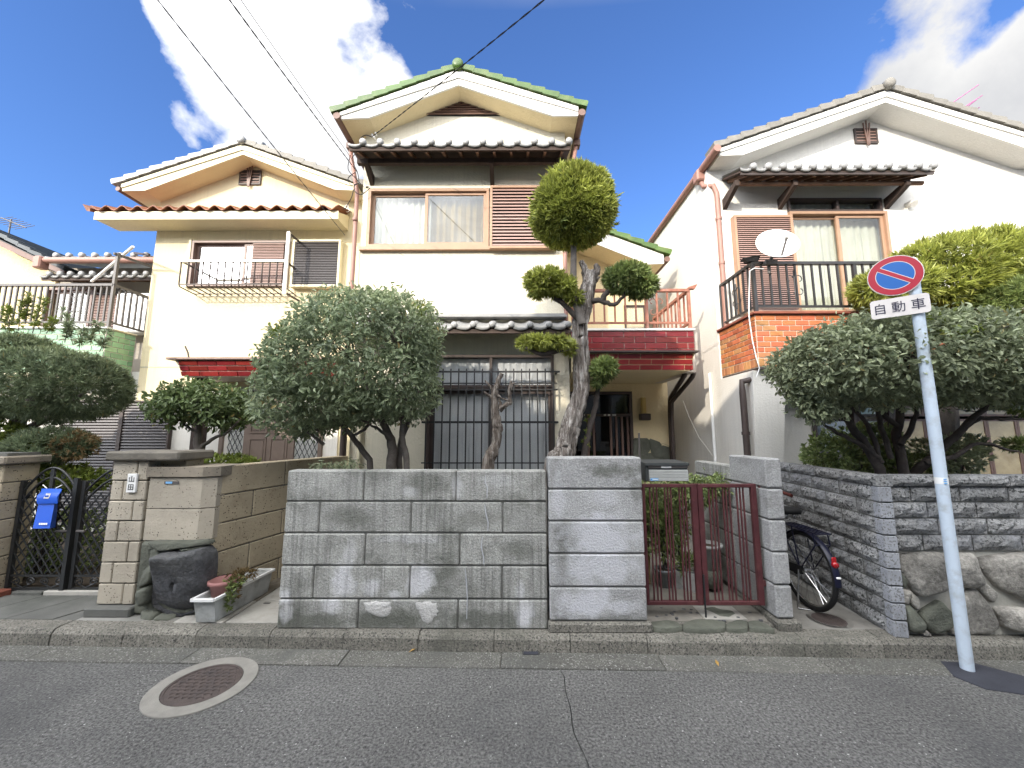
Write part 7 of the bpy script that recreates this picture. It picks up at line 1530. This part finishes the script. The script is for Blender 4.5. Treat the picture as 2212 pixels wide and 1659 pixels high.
for x0, x1 in ((470, 432), (560, 625)): MB().tube([pf(x0, 312, .05), pf(x1, 280, .0)], 0.005, 6).build('tie', M['plastic_white'], pk)
# text kit
def textmesh(name, body, size, m, depth=0.0015, stretch=1.0, offset=0.0):
    cu = bpy.data.curves.new(name, 'FONT'); cu.body = body; cu.size = size; cu.align_x = 'CENTER'; cu.align_y = 'CENTER'; cu.extrude = depth; cu.offset = offset; cu.resolution_u = 3
    ob = bpy.data.objects.new(name, cu); COL.objects.link(ob); bpy.context.view_layer.update()
    me = bpy.data.meshes.new_from_object(ob.evaluated_get(bpy.context.evaluated_depsgraph_get())); bpy.data.objects.remove(ob); bpy.data.curves.remove(cu)
    xs = [v.co.x for v in me.vertices]; ys = [v.co.y for v in me.vertices]; cx, cy = (min(xs)+max(xs))/2, (min(ys)+max(ys))/2
    for v in me.vertices: v.co.x = (v.co.x-cx)*stretch; v.co.y -= cy
    me.materials.clear(); me.materials.append(m); me.name = name; return me
M['ink'] = mat('ink', (0.015,0.014,0.016), 0.5); M['ink_navy'] = mat('ink_navy', (0.02,0.018,0.045), 0.5)
# nameplate
n0, n1 = at(*A1(952, 460), 3.585), at(*A1(1047, 318), 3.585)
nx, nz = (n0.x+n1.x)/2, (n0.z+n1.z)/2
np_ = thing('nameplate', 'white upright nameplate with two black characters on the cap pillar', 'nameplate', (nx, 3.598, nz))
MB().cbox(nx-0.042, nx+0.042, 3.578, 3.599, n0.z+0.0, n1.z, 0.003).build('plate', M['plastic_white'], np_)
for ch_, dz in (('\u5c71', 0.037), ('\u7530', -0.036)): put('lettering', textmesh('lettering', ch_, 0.058, M['ink'], 0.001, 1.0, 0.0003), np_, (nx, 3.577, nz+dz), (math.pi/2, 0, 0))
# small label plate on the block post
p = at(*A1(1310, 385), 3.6); MB().box(p.x-0.075, p.x+0.06, 3.5935, 3.597, p.z-0.012, p.z+0.012).build('label_strip', M['rail_grey'], bp); MB().box(p.x-0.06, p.x-0.0, 3.5905, 3.5933, p.z-0.008, p.z+0.010).build('label_strip', M['sticker_blue'], bp)
# planter with pot in the passage
t = thing('planter', 'white plastic planter trough holding a pink pot with trailing plant in the passage', 'planter', (-2.58, 3.5, 0.13))
a_, b_ = Vector((-2.66, 3.43, 0.135)), Vector((-2.50, 3.43, 0.135)); back = Vector((0.045, 0.62, 0))
tr, J_ = tray(a_, b_, back, 0.19, M['pot_white'], t, 'trough')
rim = MB(); c_ = (a_+b_+a_+back+b_+back)/4; R_ = [c_+(p-c_)*Vector((1, 1, 1))*1.17+Vector((0, 0, 0.192)) for p in (a_, b_, b_+back, a_+back)]
for i in range(4): rim.bar(R_[i], R_[(i+1) % 4], 0.022, 0.02)
rim.build('rim', M['plastic_white'], t); MB().prism([(p.x, p.y) for p in J_], 0.27, 0.285, 'z').build('soil', M['soil'], t)
pz = thing('plant_pot', 'pink plastic pot with dried red plant standing in the planter trough', 'plant pot', (-2.545, 3.66, 0.286))
MB().lathe([(0, 0), (0.075, 0), (0.10, 0.11), (0.115, 0.11), (0.115, 0.14), (0.098, 0.14), (0.09, 0.11), (0, 0.11)], (-2.56, 3.57, 0.286), 24).build('pot', mat('pot_pink', (0.34,0.16,0.15), 0.55, 0.1, 8), pz)
rosettes('plant', pz, [((-2.50, 3.70, 0.41), (0.12, 0.13, 0.035)), ((-2.46, 3.56, 0.36), (0.05, 0.06, 0.1))], 120, 6, 0.045, 0.009, M['needle_brown'], 330, 0.4)
rosettes('trailing_leaves', pz, [((-2.47, 3.58, 0.40), (0.07, 0.08, 0.03)), ((-2.44, 3.50, 0.30), (0.025, 0.03, 0.11))], 110, 6, 0.04, 0.010, M['leaf_mid'], 331, 0.4)
a_, b_ = at(*A1(1515, 1225), 3.52), at(*A1(1620, 1115), 3.55)
t = MB().hexa([(a_.x, 3.52, 0.15), (a_.x+0.16, 3.62, 0.15), (a_.x+0.155, 3.63, 0.15), (a_.x-0.005, 3.53, 0.15), (a_.x, 3.60, a_.z+0.10), (a_.x+0.16, 3.70, b_.z), (a_.x+0.155, 3.71, b_.z), (a_.x-0.005, 3.61, a_.z+0.10)]).build('black_board', M['ink']); props(t, 'small black board leaning on the boulder behind the planter', 'board', None, 'thing')

# ================================================================ bicycle in the right alley
M['bike_blue'] = mat('bike_blue', (0.006,0.007,0.022), 0.4, 0.1, 8, spec=0.35); M['rubber'] = mat('rubber', (0.012,0.012,0.012), 0.7); M['chrome'] = mat('chrome', (0.6,0.6,0.6), 0.22, 0.05, 9, metal=1.0)
bk = thing('bicycle', 'dark blue city bicycle parked tail first in the alley by the stone wall', 'bicycle', (2.75, 4.2, 0.12))
def wheel(c, lean, name):
    w = MB().lathe([(0.018, -0.035), (0.018, 0.035)], c, 12, 'x').build(name, M['chrome'], bk)
    MB().torus(c, 0.318, 0.021, 'x', 56, 8).build('tyre', M['rubber'], w); MB().torus(c, 0.295, 0.010, 'x', 56, 6).build('rim', M['chrome'], w)
    sp_ = MB()
    for i in range(32):
        w_ = 2*math.pi*i/32; s = 0.03 if i % 2 else -0.03; o_ = w_+(0.35 if i % 4 < 2 else -0.35)
        sp_.tube([(c[0]+s, c[1]+0.018*math.cos(o_), c[2]+0.018*math.sin(o_)), (c[0], c[1]+0.292*math.cos(w_), c[2]+0.292*math.sin(w_))], 0.0016, 3, False)
    o = sp_.build('spokes', M['chrome'], w); o['kind'] = 'stuff'; return w
rc, fc = (2.775, 3.735, 0.46), (2.79, 4.80, 0.46)
wheel(rc, 0, 'rear_wheel'); wheel(fc, 0, 'front_wheel')
bb = (2.78, 4.17, 0.40); sc = (2.775, 4.02, 0.80); hd0, hd1 = (2.785, 4.58, 0.93), (2.785, 4.62, 0.74)
f_ = MB()
for a, b, r in ((bb, sc, 0.016), (bb, hd1, 0.018), ((2.775, 4.06, 0.62), hd0, 0.015), (hd0, hd1, 0.02)): f_.tube([a, b], r, 10)
for s in (-0.055, 0.055):
    f_.tube([(bb[0]+s*0.5, bb[1], bb[2]), (rc[0]+s, rc[1], rc[2])], 0.009, 8); f_.tube([(sc[0]+s*0.3, sc[1], 0.76), (rc[0]+s, rc[1], rc[2])], 0.008, 8)
    f_.tube([(hd1[0]+s, hd1[1]+0.01, 0.72), (fc[0]+s, fc[1], fc[2])], 0.011, 8)
f_.build('frame', M['bike_blue'], bk)
MB().lathe([(0, -0.05), (0.09, -0.05), (0.09, -0.044), (0, -0.044)], bb, 28, 'x').build('chainring', M['chrome'], bk); MB().hexa([(2.70, 3.72, 0.43), (2.715, 3.72, 0.43), (2.715, 4.2, 0.37), (2.70, 4.2, 0.37), (2.70, 3.70, 0.50), (2.715, 3.70, 0.50), (2.715, 4.2, 0.46), (2.70, 4.2, 0.46)]).build('chain_guard', M['rubber'], bk)
for s, d in ((-1, 0.15), (1, -0.15)):
    MB().tube([(bb[0]+s*0.06, bb[1], bb[2]), (bb[0]+s*0.065, bb[1]+d, bb[2]+d*0.4)], 0.009, 8).build('crank', M['chrome'], bk); MB().cbox(bb[0]+s*0.07-(0.08 if s < 0 else 0), bb[0]+s*0.07+(0.08 if s > 0 else 0), bb[1]+d-0.03, bb[1]+d+0.03, bb[2]+d*0.4-0.01, bb[2]+d*0.4+0.01, 0.004).build('pedal', M['rubber'], bk)
MB().tube([sc, (2.775, 3.99, 0.92)], 0.012, 8).build('seat_post', M['chrome'], bk)
sad = MB(); S0 = Vector((2.775, 3.97, 0.95))
ring = []
for (dy, w, h) in ((-0.13, 0.085, 0.012), (-0.06, 0.10, 0.02), (0.02, 0.065, 0.012), (0.10, 0.035, 0.0), (0.17, 0.022, -0.006)):
    ring.append([S0+Vector((w*c_, dy, h+(0.02 if s_ > 0 else -0.035)*abs(s_))) for c_, s_ in ((-1, 0), (-.7, .8), (0, 1), (.7, .8), (1, 0), (0.8, -1), (-0.8, -1))])
vs = [p for r in ring for p in r]; n7 = 7; fs = [(i*n7+k, i*n7+(k+1) % n7, (i+1)*n7+(k+1) % n7, (i+1)*n7+k) for i in range(4) for k in range(n7)]+[tuple(range(7))[::-1], tuple(range(28, 35))]
sad.add(vs, [f[::-1] for f in fs], True).build('saddle', M['rubber'], bk)
for dx in (-0.04, 0.04): MB().lathe([(0, -0.03), (0.018, -0.03), (0.018, 0.03), (0, 0.03)], (2.775+dx, 3.9, 0.905), 10).build('saddle_spring', M['chrome'], bk)
hb = MB().tube([(2.785, 4.58, 0.92), (2.785, 4.57, 1.04)], 0.012, 8).build('handlebar', M['chrome'], bk)
for s in (-1, 1):
    MB().tube([(2.785, 4.57, 1.04), (2.785+s*0.06, 4.55, 1.06), (2.785+s*0.22, 4.48, 1.07), (2.785+s*0.26, 4.32, 1.05)], 0.011, 8).build('bar_side', M['chrome'], hb); MB().tube([(2.785+s*0.255, 4.36, 1.053), (2.785+s*0.262, 4.24, 1.04)], 0.018, 10).build('grip', mat('grip_brown', (0.09,0.025,0.02), 0.7) if s < 0 else bpy.data.materials['grip_brown'], hb)
def fender(c, a0, a1, nm):
    vs = []; n = 26
    for i in range(n+1):
        w = a0+(a1-a0)*i/n
        for dx, r in ((-0.028, 0.345), (-0.015, 0.356), (0.015, 0.356), (0.028, 0.345)): vs.append((c[0]+dx, c[1]+r*math.cos(w), c[2]+r*math.sin(w)))
    MB().add(vs, [(4*i+k, 4*i+k+1, 4*i+5+k, 4*i+4+k) for i in range(n) for k in range(3)], True).build(nm, M['bike_blue'], bk)
fender(rc, 0.35, 3.22, 'rear_fender'); fender(fc, 0.5, 2.9, 'front_fender')
rk = MB()
for dx in (-0.06, -0.02, 0.02, 0.06): rk.tube([(2.775+dx, 3.93, 0.83), (2.775+dx, 3.50, 0.83)], 0.006, 6)
for y in (3.50, 3.64, 3.78, 3.93): rk.tube([(2.71, y, 0.828), (2.84, y, 0.828)], 0.006, 6)
for s in (-0.065, 0.065): rk.tube([(2.775+s, 3.54, 0.83), (2.775+s, 3.52, 0.73), (rc[0]+s, rc[1], rc[2])], 0.006, 6); rk.tube([(2.775+s, 3.80, 0.83), (rc[0]+s, rc[1], rc[2])], 0.006, 6)
rk.tube([(2.71, 3.52, 0.73), (2.84, 3.52, 0.73)], 0.006, 6); rk.build('luggage_rack', M['bike_blue'], bk)
rf = thing if False else None
M['reflector_red'] = mat('reflector_red', (0.34,0.006,0.010), 0.15, 0.05, 20, spec=0.8)
MB().lathe([(0, -0.02), (0.022, -0.018), (0.026, -0.008), (0.026, 0.006), (0, 0.006)], (2.775, 3.408, 0.605), 16, 'y').build('reflector', M['reflector_red'], bk); MB().cbox(2.755, 2.795, 3.405, 3.42, 0.60, 0.665, 0.006).build('reflector_housing', M['reflector_red'], bk)
MB().cbox(2.757, 2.793, 3.375, 3.395, 0.50, 0.515, 0.003).build('fender_band', M['plastic_white'], bk)
ks = MB()
for s in (-0.085, 0.085): ks.tube([(rc[0]+s*0.9, rc[1], rc[2]), (rc[0]+s*1.5, rc[1]-0.02, 0.14)], 0.007, 6)
ks.tube([(rc[0]-0.13, rc[1]-0.02, 0.135), (rc[0]-0.02, rc[1]-0.05, 0.128), (rc[0]+0.06, rc[1]-0.05, 0.128), (rc[0]+0.13, rc[1]-0.02, 0.135)], 0.007, 6); ks.build('kick_stand', M['chrome'], bk)
MB().lathe([(0, 0), (0.03, 0), (0.045, 0.05), (0.0, 0.06)], (2.785, 4.66, 0.86), 14, 'y').build('head_lamp', M['chrome'], bk)
MB().hexa([(2.68, 4.68, 0.80), (2.89, 4.68, 0.80), (2.89, 4.92, 0.80), (2.68, 4.92, 0.80), (2.64, 4.66, 1.0), (2.93, 4.66, 1.0), (2.93, 4.97, 1.0), (2.64, 4.97, 1.0)]).build('basket', M['rail_grey'], bk)

bk.location.x -= 0.085
# ================================================================ no parking sign
PX_, PY_ = 3.284, 3.045
sg = thing('no_parking_sign', 'round red and blue no parking sign on a pale blue pole at the right', 'sign', (PX_, PY_, 0))
M['pole_white'] = mat('pole_white', (0.52,0.60,0.68), 0.4, 0.06, 5, 0.05, 40, spec=0.4, stain=(0.34,0.36,0.36), sscale=7, samt=0.6)
pl = MB().tube([(PX_, PY_, 0.0), (PX_, PY_, 2.0), (PX_, PY_, 3.12)], 0.038, 24).build('pole', M['pole_white'], sg)
MB().lathe([(0, 0.02), (0.025, 0.018), (0.04, 0.0), (0.04, -0.02)], (PX_, PY_, 3.12), 20).build('pole_cap', M['plastic_white'], pl)
MB().lathe([(0.0388, 0), (0.0388, 0.05)], (PX_, PY_, 1.315), 24).build('tape', M['plastic_white'], pl)
for i in range(3): MB().box(PX_-0.02+0.0, PX_+0.0, PY_-0.0412, PY_-0.035, 1.318+0.016*i, 1.326+0.016*i).build('tape_print', M['sticker_blue'], pl)
PA = math.radians(-41); nrm = Vector((math.sin(PA), -math.cos(PA), 0)); rt_ = Vector((math.cos(PA), math.sin(PA), 0)); Z_ = Vector((0, 0, 1))
R3 = Matrix((rt_, Z_, nrm)).transposed()                   # local x right, y up, z out
dcen = Vector((PX_, PY_, 0))+nrm*0.055-rt_*0.0
target = at(1932, 595, 2.95)
# slide the plates along their own face so that they sit on the pole as in the photo
def onplane(px, py):
    d = ray(px, py); o = Vector((0, 0, EYE)); t_ = (dcen-o).dot(nrm)/d.dot(nrm); return o+d*t_
dc_ = onplane(1933, 595); pc_ = onplane(1943, 662)
M['sign_red'] = mat('sign_red', (0.36,0.012,0.030), 0.35, 0.03, 5, spec=0.5); M['sign_blue'] = mat('sign_blue', (0.006,0.10,0.36), 0.35, 0.03, 5, spec=0.5); M['sign_white'] = mat('sign_white', (0.62,0.58,0.55), 0.45, 0.04, 5, stain=(0.5,0.46,0.42), sscale=9, samt=0.5)
rx_ = (onplane(1997, 580)-onplane(1870, 612)).length/2; DR = 0.200 if rx_ > 0.24 else rx_*0.96
def disc(name, r0, r1, z, m, par, n=64):
    vs = [dc_+R3 @ Vector((r*math.cos(2*math.pi*k/n), r*math.sin(2*math.pi*k/n), zz)) for r, zz in ((r0, z), (r1, z), (r1, z-0.0012)) for k in range(n)]
    fs = [(k, n+k, n+(k+1) % n, (k+1) % n) for k in range(n)]+[(n+k, 2*n+k, 2*n+(k+1) % n, n+(k+1) % n) for k in range(n)]
    return MB().add(vs, fs).build(name, m, par)
pt_ = MB(); n = 64
vs = [dc_+R3 @ Vector((r*math.cos(2*math.pi*k/n), r*math.sin(2*math.pi*k/n), zz)) for r, zz in ((DR, 0), (DR, -0.008), ) for k in range(n)]
pt_.add(vs, [tuple(range(n)), tuple(range(n, 2*n))[::-1]]+[(n+k, n+(k+1) % n, (k+1) % n, k) for k in range(n)])
plate = pt_.build('disc', M['sign_white'], sg)
disc('red_ring', DR*0.70, DR*0.965, 0.0022, M['sign_red'], plate); disc('white_line', DR*0.675, DR*0.70, 0.0020, M['sign_white'], plate)
disc('blue_field', 0.0, DR*0.675, 0.0018, M['sign_blue'], plate)
a45 = math.radians(-38)
for w, z, m_ in ((0.082, 0.0034, M['sign_red']), (0.106, 0.0028, M['sign_white'])):
    L2 = DR*(0.74 if z > 0.003 else 0.672); d1, d2 = Vector((math.cos(a45), math.sin(a45), 0)), Vector((-math.sin(a45), math.cos(a45), 0)); cs = [(-L2, -w/2*DR*2.1), (L2, -w/2*DR*2.1), (L2, w/2*DR*2.1), (-L2, w/2*DR*2.1)]
    vs = [dc_+R3 @ (d1*x+d2*y+Vector((0, 0, z))) for x, y in cs]; MB().add(vs, [(0,1,2,3)]).build('slash', m_, plate)
hw, hh = (onplane(2010, 655)-onplane(1877, 672)).length/2*0.97, 0.079
rc_ = 0.022; out = []
for cx, cy, a0 in ((hw-rc_, hh-rc_, 0), (-hw+rc_, hh-rc_, 90), (-hw+rc_, -hh+rc_, 180), (hw-rc_, -hh+rc_, 270)):
    for k in range(6): w = math.radians(a0+18*k); out.append((cx+rc_*math.cos(w), cy+rc_*math.sin(w)))
n = len(out); vs = [pc_+R3 @ Vector((x, y, 0)) for x, y in out]+[pc_+R3 @ Vector((x, y, -0.008)) for x, y in out]
sup = MB().add(vs, [tuple(range(n)), tuple(range(n, 2*n))[::-1]]+[(n+k, n+(k+1) % n, (k+1) % n, k) for k in range(n)]).build('supplementary_plate', M['sign_white'], sg)
tm = textmesh('lettering', '\u81ea \u52d5 \u8eca', 0.098, M['ink_navy'], 0.0008, 1.0, 0.0)
xs = [v.co.x for v in tm.vertices]; kx = (hw*2*0.84)/(max(xs)-min(xs))
for v in tm.vertices: v.co.x *= kx
tm.transform(Matrix.Translation(pc_+nrm*0.0018) @ R3.to_4x4()); put('lettering', tm, sup)
for zc in (dc_.z-0.05, dc_.z+0.07, pc_.z): MB().lathe([(0.043, -0.012), (0.043, 0.012), (0.038, 0.012), (0.038, -0.012), (0.043, -0.012)], (PX_, PY_, zc), 20).build('clamp_band', M['steel'], sg); MB().bar((PX_, PY_, zc), Vector((PX_, PY_, zc))+nrm*0.047, 0.03, 0.02).build('bracket', M['steel'], sg)
# ================================================================ wires and aerials
wa_ = at(745, 508, 6.3)
def wire(name, label, p0, px, py, Yp, sag, r, m, twist=False, grp=None):
    far = at(px, py, Yp); d = (far-p0); end = p0+d*2.2
    A = [p0.lerp(end, i/40)-Vector((0, 0, sag*4*(i/40)*(1-i/40))) for i in range(41)]
    o = MB()
    if twist:
        for ph in (0, math.pi):
            q = []
            for i in range(161): t_ = i/160; c = p0.lerp(end, t_)-Vector((0, 0, sag*4*t_*(1-t_))); w = 2*math.pi*t_*26+ph; q.append(c+Vector((math.cos(w), 0, math.sin(w)))*r*0.9)
            o.tube(q, r*0.8, 4)
    else: o.tube(A, r, 5)
    o = o.build(name, m); return props(o, label, 'cable', grp, 'thing')
M['cable_grey'] = mat('cable_grey', (0.10,0.10,0.11), 0.8); M['cable_black'] = mat('cable_black', (0.03,0.03,0.034), 0.85, spec=0.1)
wire('power_cable', 'twisted grey cable crossing the sky to the right end of the left house', wa_, 352, 0, 3.0, 0.06, 0.005, M['cable_grey'], True)
wb_ = at(772, 372, 5.4)
wire('power_cable', 'thick dark cable running from the top of the sky to the middle house corner', wb_, 505, 0, 2.8, 0.05, 0.0048, M['cable_black'], True)
wire('power_cable', 'thin cable just right of the thick one ending under the middle eave', at(766, 352, 5.4), 524, 0, 2.8, 0.02, 0.0035, M['cable_grey'])
wire('power_cable', 'dark service cable crossing in front of the green tiled gable', at(803, 296, 5.38), 1160, 0, 2.6, 0.05, 0.0055, M['cable_black'], True)
ins = MB()
for dx, dz in ((0, 0), (0.05, 0.03), (0.03, -0.03)): p = at(805, 293, 5.42)+Vector((dx, 0, dz)); ins.lathe([(0, -0.03), (0.014, -0.03), (0.014, 0.03), (0, 0.03)], p, 8, 'y')
o = ins.build('cable_clamps', M['plastic_white']); props(o, 'white cable clamps under the left end of the green gable', 'clamp', None, 'thing')
lp = MB()
for pts in ([(803, 296), (790, 292), (778, 300), (784, 312)], [(770, 330), (760, 345), (772, 372), (776, 395)], [(757, 335), (752, 365), (768, 385), (780, 398)], [(776, 395), (765, 402), (768, 415), (782, 420), (800, 405)], [(768, 372), (752, 385), (758, 400), (772, 396)], [(766, 400), (760, 425), (752, 440), (746, 452)]):
    lp.tube(wob([at(x, y, 5.38) for x, y in pts], 0.0, 1, 5), 0.006, 5)
props(lp.build('cable_loops', M['cable_black']), 'tangle of dark cable loops at the left corner of the middle house', 'cable', None, 'thing')
cf = MB(); p = at(748, 455, 6.34)
for dx, dz in ((0, 0), (0.04, -0.02), (0.02, 0.05)): cf.torus((p.x+dx, 6.3, p.z+dz), 0.03, 0.007, 'y', 16, 5)
props(cf.build('cable_fitting', M['plastic_white']), 'small pale cable fitting at the upper right corner of the left house', 'clamp', None, 'thing')
M['aerial_pink'] = mat('aerial_pink', (0.32,0.10,0.22), 0.4)
ta = thing('tv_antenna', 'thin pinkish television antenna behind the right house roof', 'antenna', at(2060, 250, 9.5))
for (x0, y0, x1, y1) in ((2046, 230, 2114, 183), (2076, 236, 2122, 206), (2080, 238, 2110, 215), (2096, 242, 2116, 232)): MB().tube([at(x0, y0, 9.5), at(x1, y1, 9.3)], 0.012, 6).build('rod', M['aerial_pink'], ta)
MB().tube([at(2070, 236, 9.5)-Vector((0, 0, 1.2)), at(2066, 225, 9.45)], 0.02, 6).build('mast', M['steel'], ta)
ta = thing('tv_antenna', 'dark spiky television antenna at the left edge above the black roof', 'antenna', at(20, 500, 9))
MB().tube([at(2, 470, 9), at(56, 492, 9)], 0.014, 6).build('boom', M['rail_grey'], ta); MB().tube([at(24, 478, 9)-Vector((0, 0, 1.0)), at(24, 474, 9)], 0.018, 6).build('mast', M['rail_grey'], ta)
for k in range(7): c = at(6+8*k, 472+3.2*k, 9); MB().tube([c+Vector((-0.03, 0.2, 0.16)), c+Vector((0.03, -0.2, -0.16))], 0.008, 5).build('element', M['rail_grey'], ta)
antenna_wire('thin_wire', 'thin pale wire hanging across the side wall of the right house', [atx(1476, 866, 2.95), atx(1488, 900, 2.95), atx(1510, 945, 2.95), atx(1540, 985, 2.95)], 0.005, m=M['curtain'])
# fallen leaves and twigs on the road
M['leaf_fallen'] = mat('leaf_fallen', (0.36,0.22,0.06), 0.7, 0.15, 40)
for i, (x, y, lb) in enumerate([(890, 1405, 'small yellow fallen leaf at the foot of the kerb before the grey wall'), (1549, 1432, 'yellow fallen leaf lying on the gutter in front of the red gate')]):
    p = atz(x, y, 0.012); a = 0.5+i
    d1, d2 = Vector((math.cos(a), math.sin(a), 0.3)).normalized(), Vector((-math.sin(a), math.cos(a), 0.2))
    props(MB().add([p-d1*0.03, p+d2*0.012, p+d1*0.03, p-d2*0.012+Vector((0, 0, 0.008))], [(0,1,2), (0,2,3)]).build('fallen_leaf', M['leaf_fallen']), lb, 'leaf', 'fallen leaves', 'thing')
tw_ = MB(); p = atz(822, 1402, 0.008); tw_.tube([p, p+Vector((0.07, 0.05, 0.002))], 0.002, 4); tw_.tube([p+Vector((0.03, 0.02, 0)), p+Vector((0.08, 0.005, 0.002))], 0.002, 4); tw_.tube([p+Vector((0.03, 0.02, 0)), p+Vector((0.0, 0.06, 0.002))], 0.002, 4)
props(tw_.build('twig', M['slab_pale']), 'tiny pale forked twig on the gutter by the kerb', 'twig', None, 'thing')
# ================================================================ across the street, behind the camera: the houses that throw the shade
M['far_wall'] = mat('far_wall', (0.62,0.58,0.50), 0.9, 0.06, 1.5)
def far_house(label, x0, x1, y0, y1, ze, zr, ridge_x=True):
    h = thing('house', label, 'house', ((x0+x1)/2, (y0+y1)/2, 0), 'houses across the street')
    MB().box(x0, x1, y0, y1, -0.05, ze).build('wall', M['far_wall'], h)
    ym, xm = (y0+y1)/2, (x0+x1)/2
    if ridge_x: MB().prism([(y0-0.4, ze-0.05), (y1+0.4, ze-0.05), (ym, zr)], x0-0.3, x1+0.3, 'x').build('roof', M['tile_black'], h)
    else: MB().prism([(x0-0.4, ze-0.05), (x1+0.4, ze-0.05), (xm, zr)], y0-0.4, y1+0.4, 'y').build('roof', M['tile_black'], h)
    for z in (0.9, 3.6):
        for k in range(max(1, int((x1-x0)/2.6))):
            a = x0+0.5+2.6*k; f = frame_mb(a, a+1.6, y1+0.001, y1+0.06, z, z+1.3, 0.05).build('window', M['brown_dark'], h); MB().box(a+0.05, a+1.55, y1+0.01, y1+0.02, z+0.05, z+1.25).build('pane', M['glass_dark_far'], f)
M['glass_dark_far'] = mat('glass_dark_far', (0.05,0.055,0.06), 0.1, spec=0.6)
far_house('cream house across the street with ridge along the road', -15.0, -5.2, -10.0, -3.6, 6.45, 8.2)
far_house('house across the street opposite the middle wall', -4.7, 3.8, -10.0, -3.8, 6.6, 8.2)
far_house('house across the street at the right end', 4.3, 13.0, -10.2, -3.7, 6.5, 8.2)
t = thing('shade_caster_tree', 'added rounded tree out of view across the street that shades the topiary', 'tree', (-4.35, -3.0, 0))  # unseen tree added to throw shade on the topiary ball
limb('trunk', t, [(-4.35, -3.0, 0), (-4.3, -3.0, 3.0), (-4.35, -3.0, 6.8)], [0.18, 0.14, 0.08], M['bark_dark'], 400)
broadleaves('crown', t, [((-4.45, -3.0, 7.3), (0.5, 0.6, 1.0)), ((-4.05, -3.0, 6.9), (0.55, 0.6, 0.9)), ((-3.7, -3.0, 6.4), (0.5, 0.6, 0.8))], 9000, 0.13, 0.07, M['leaf_dark'], 401, 0.35, 0.08)
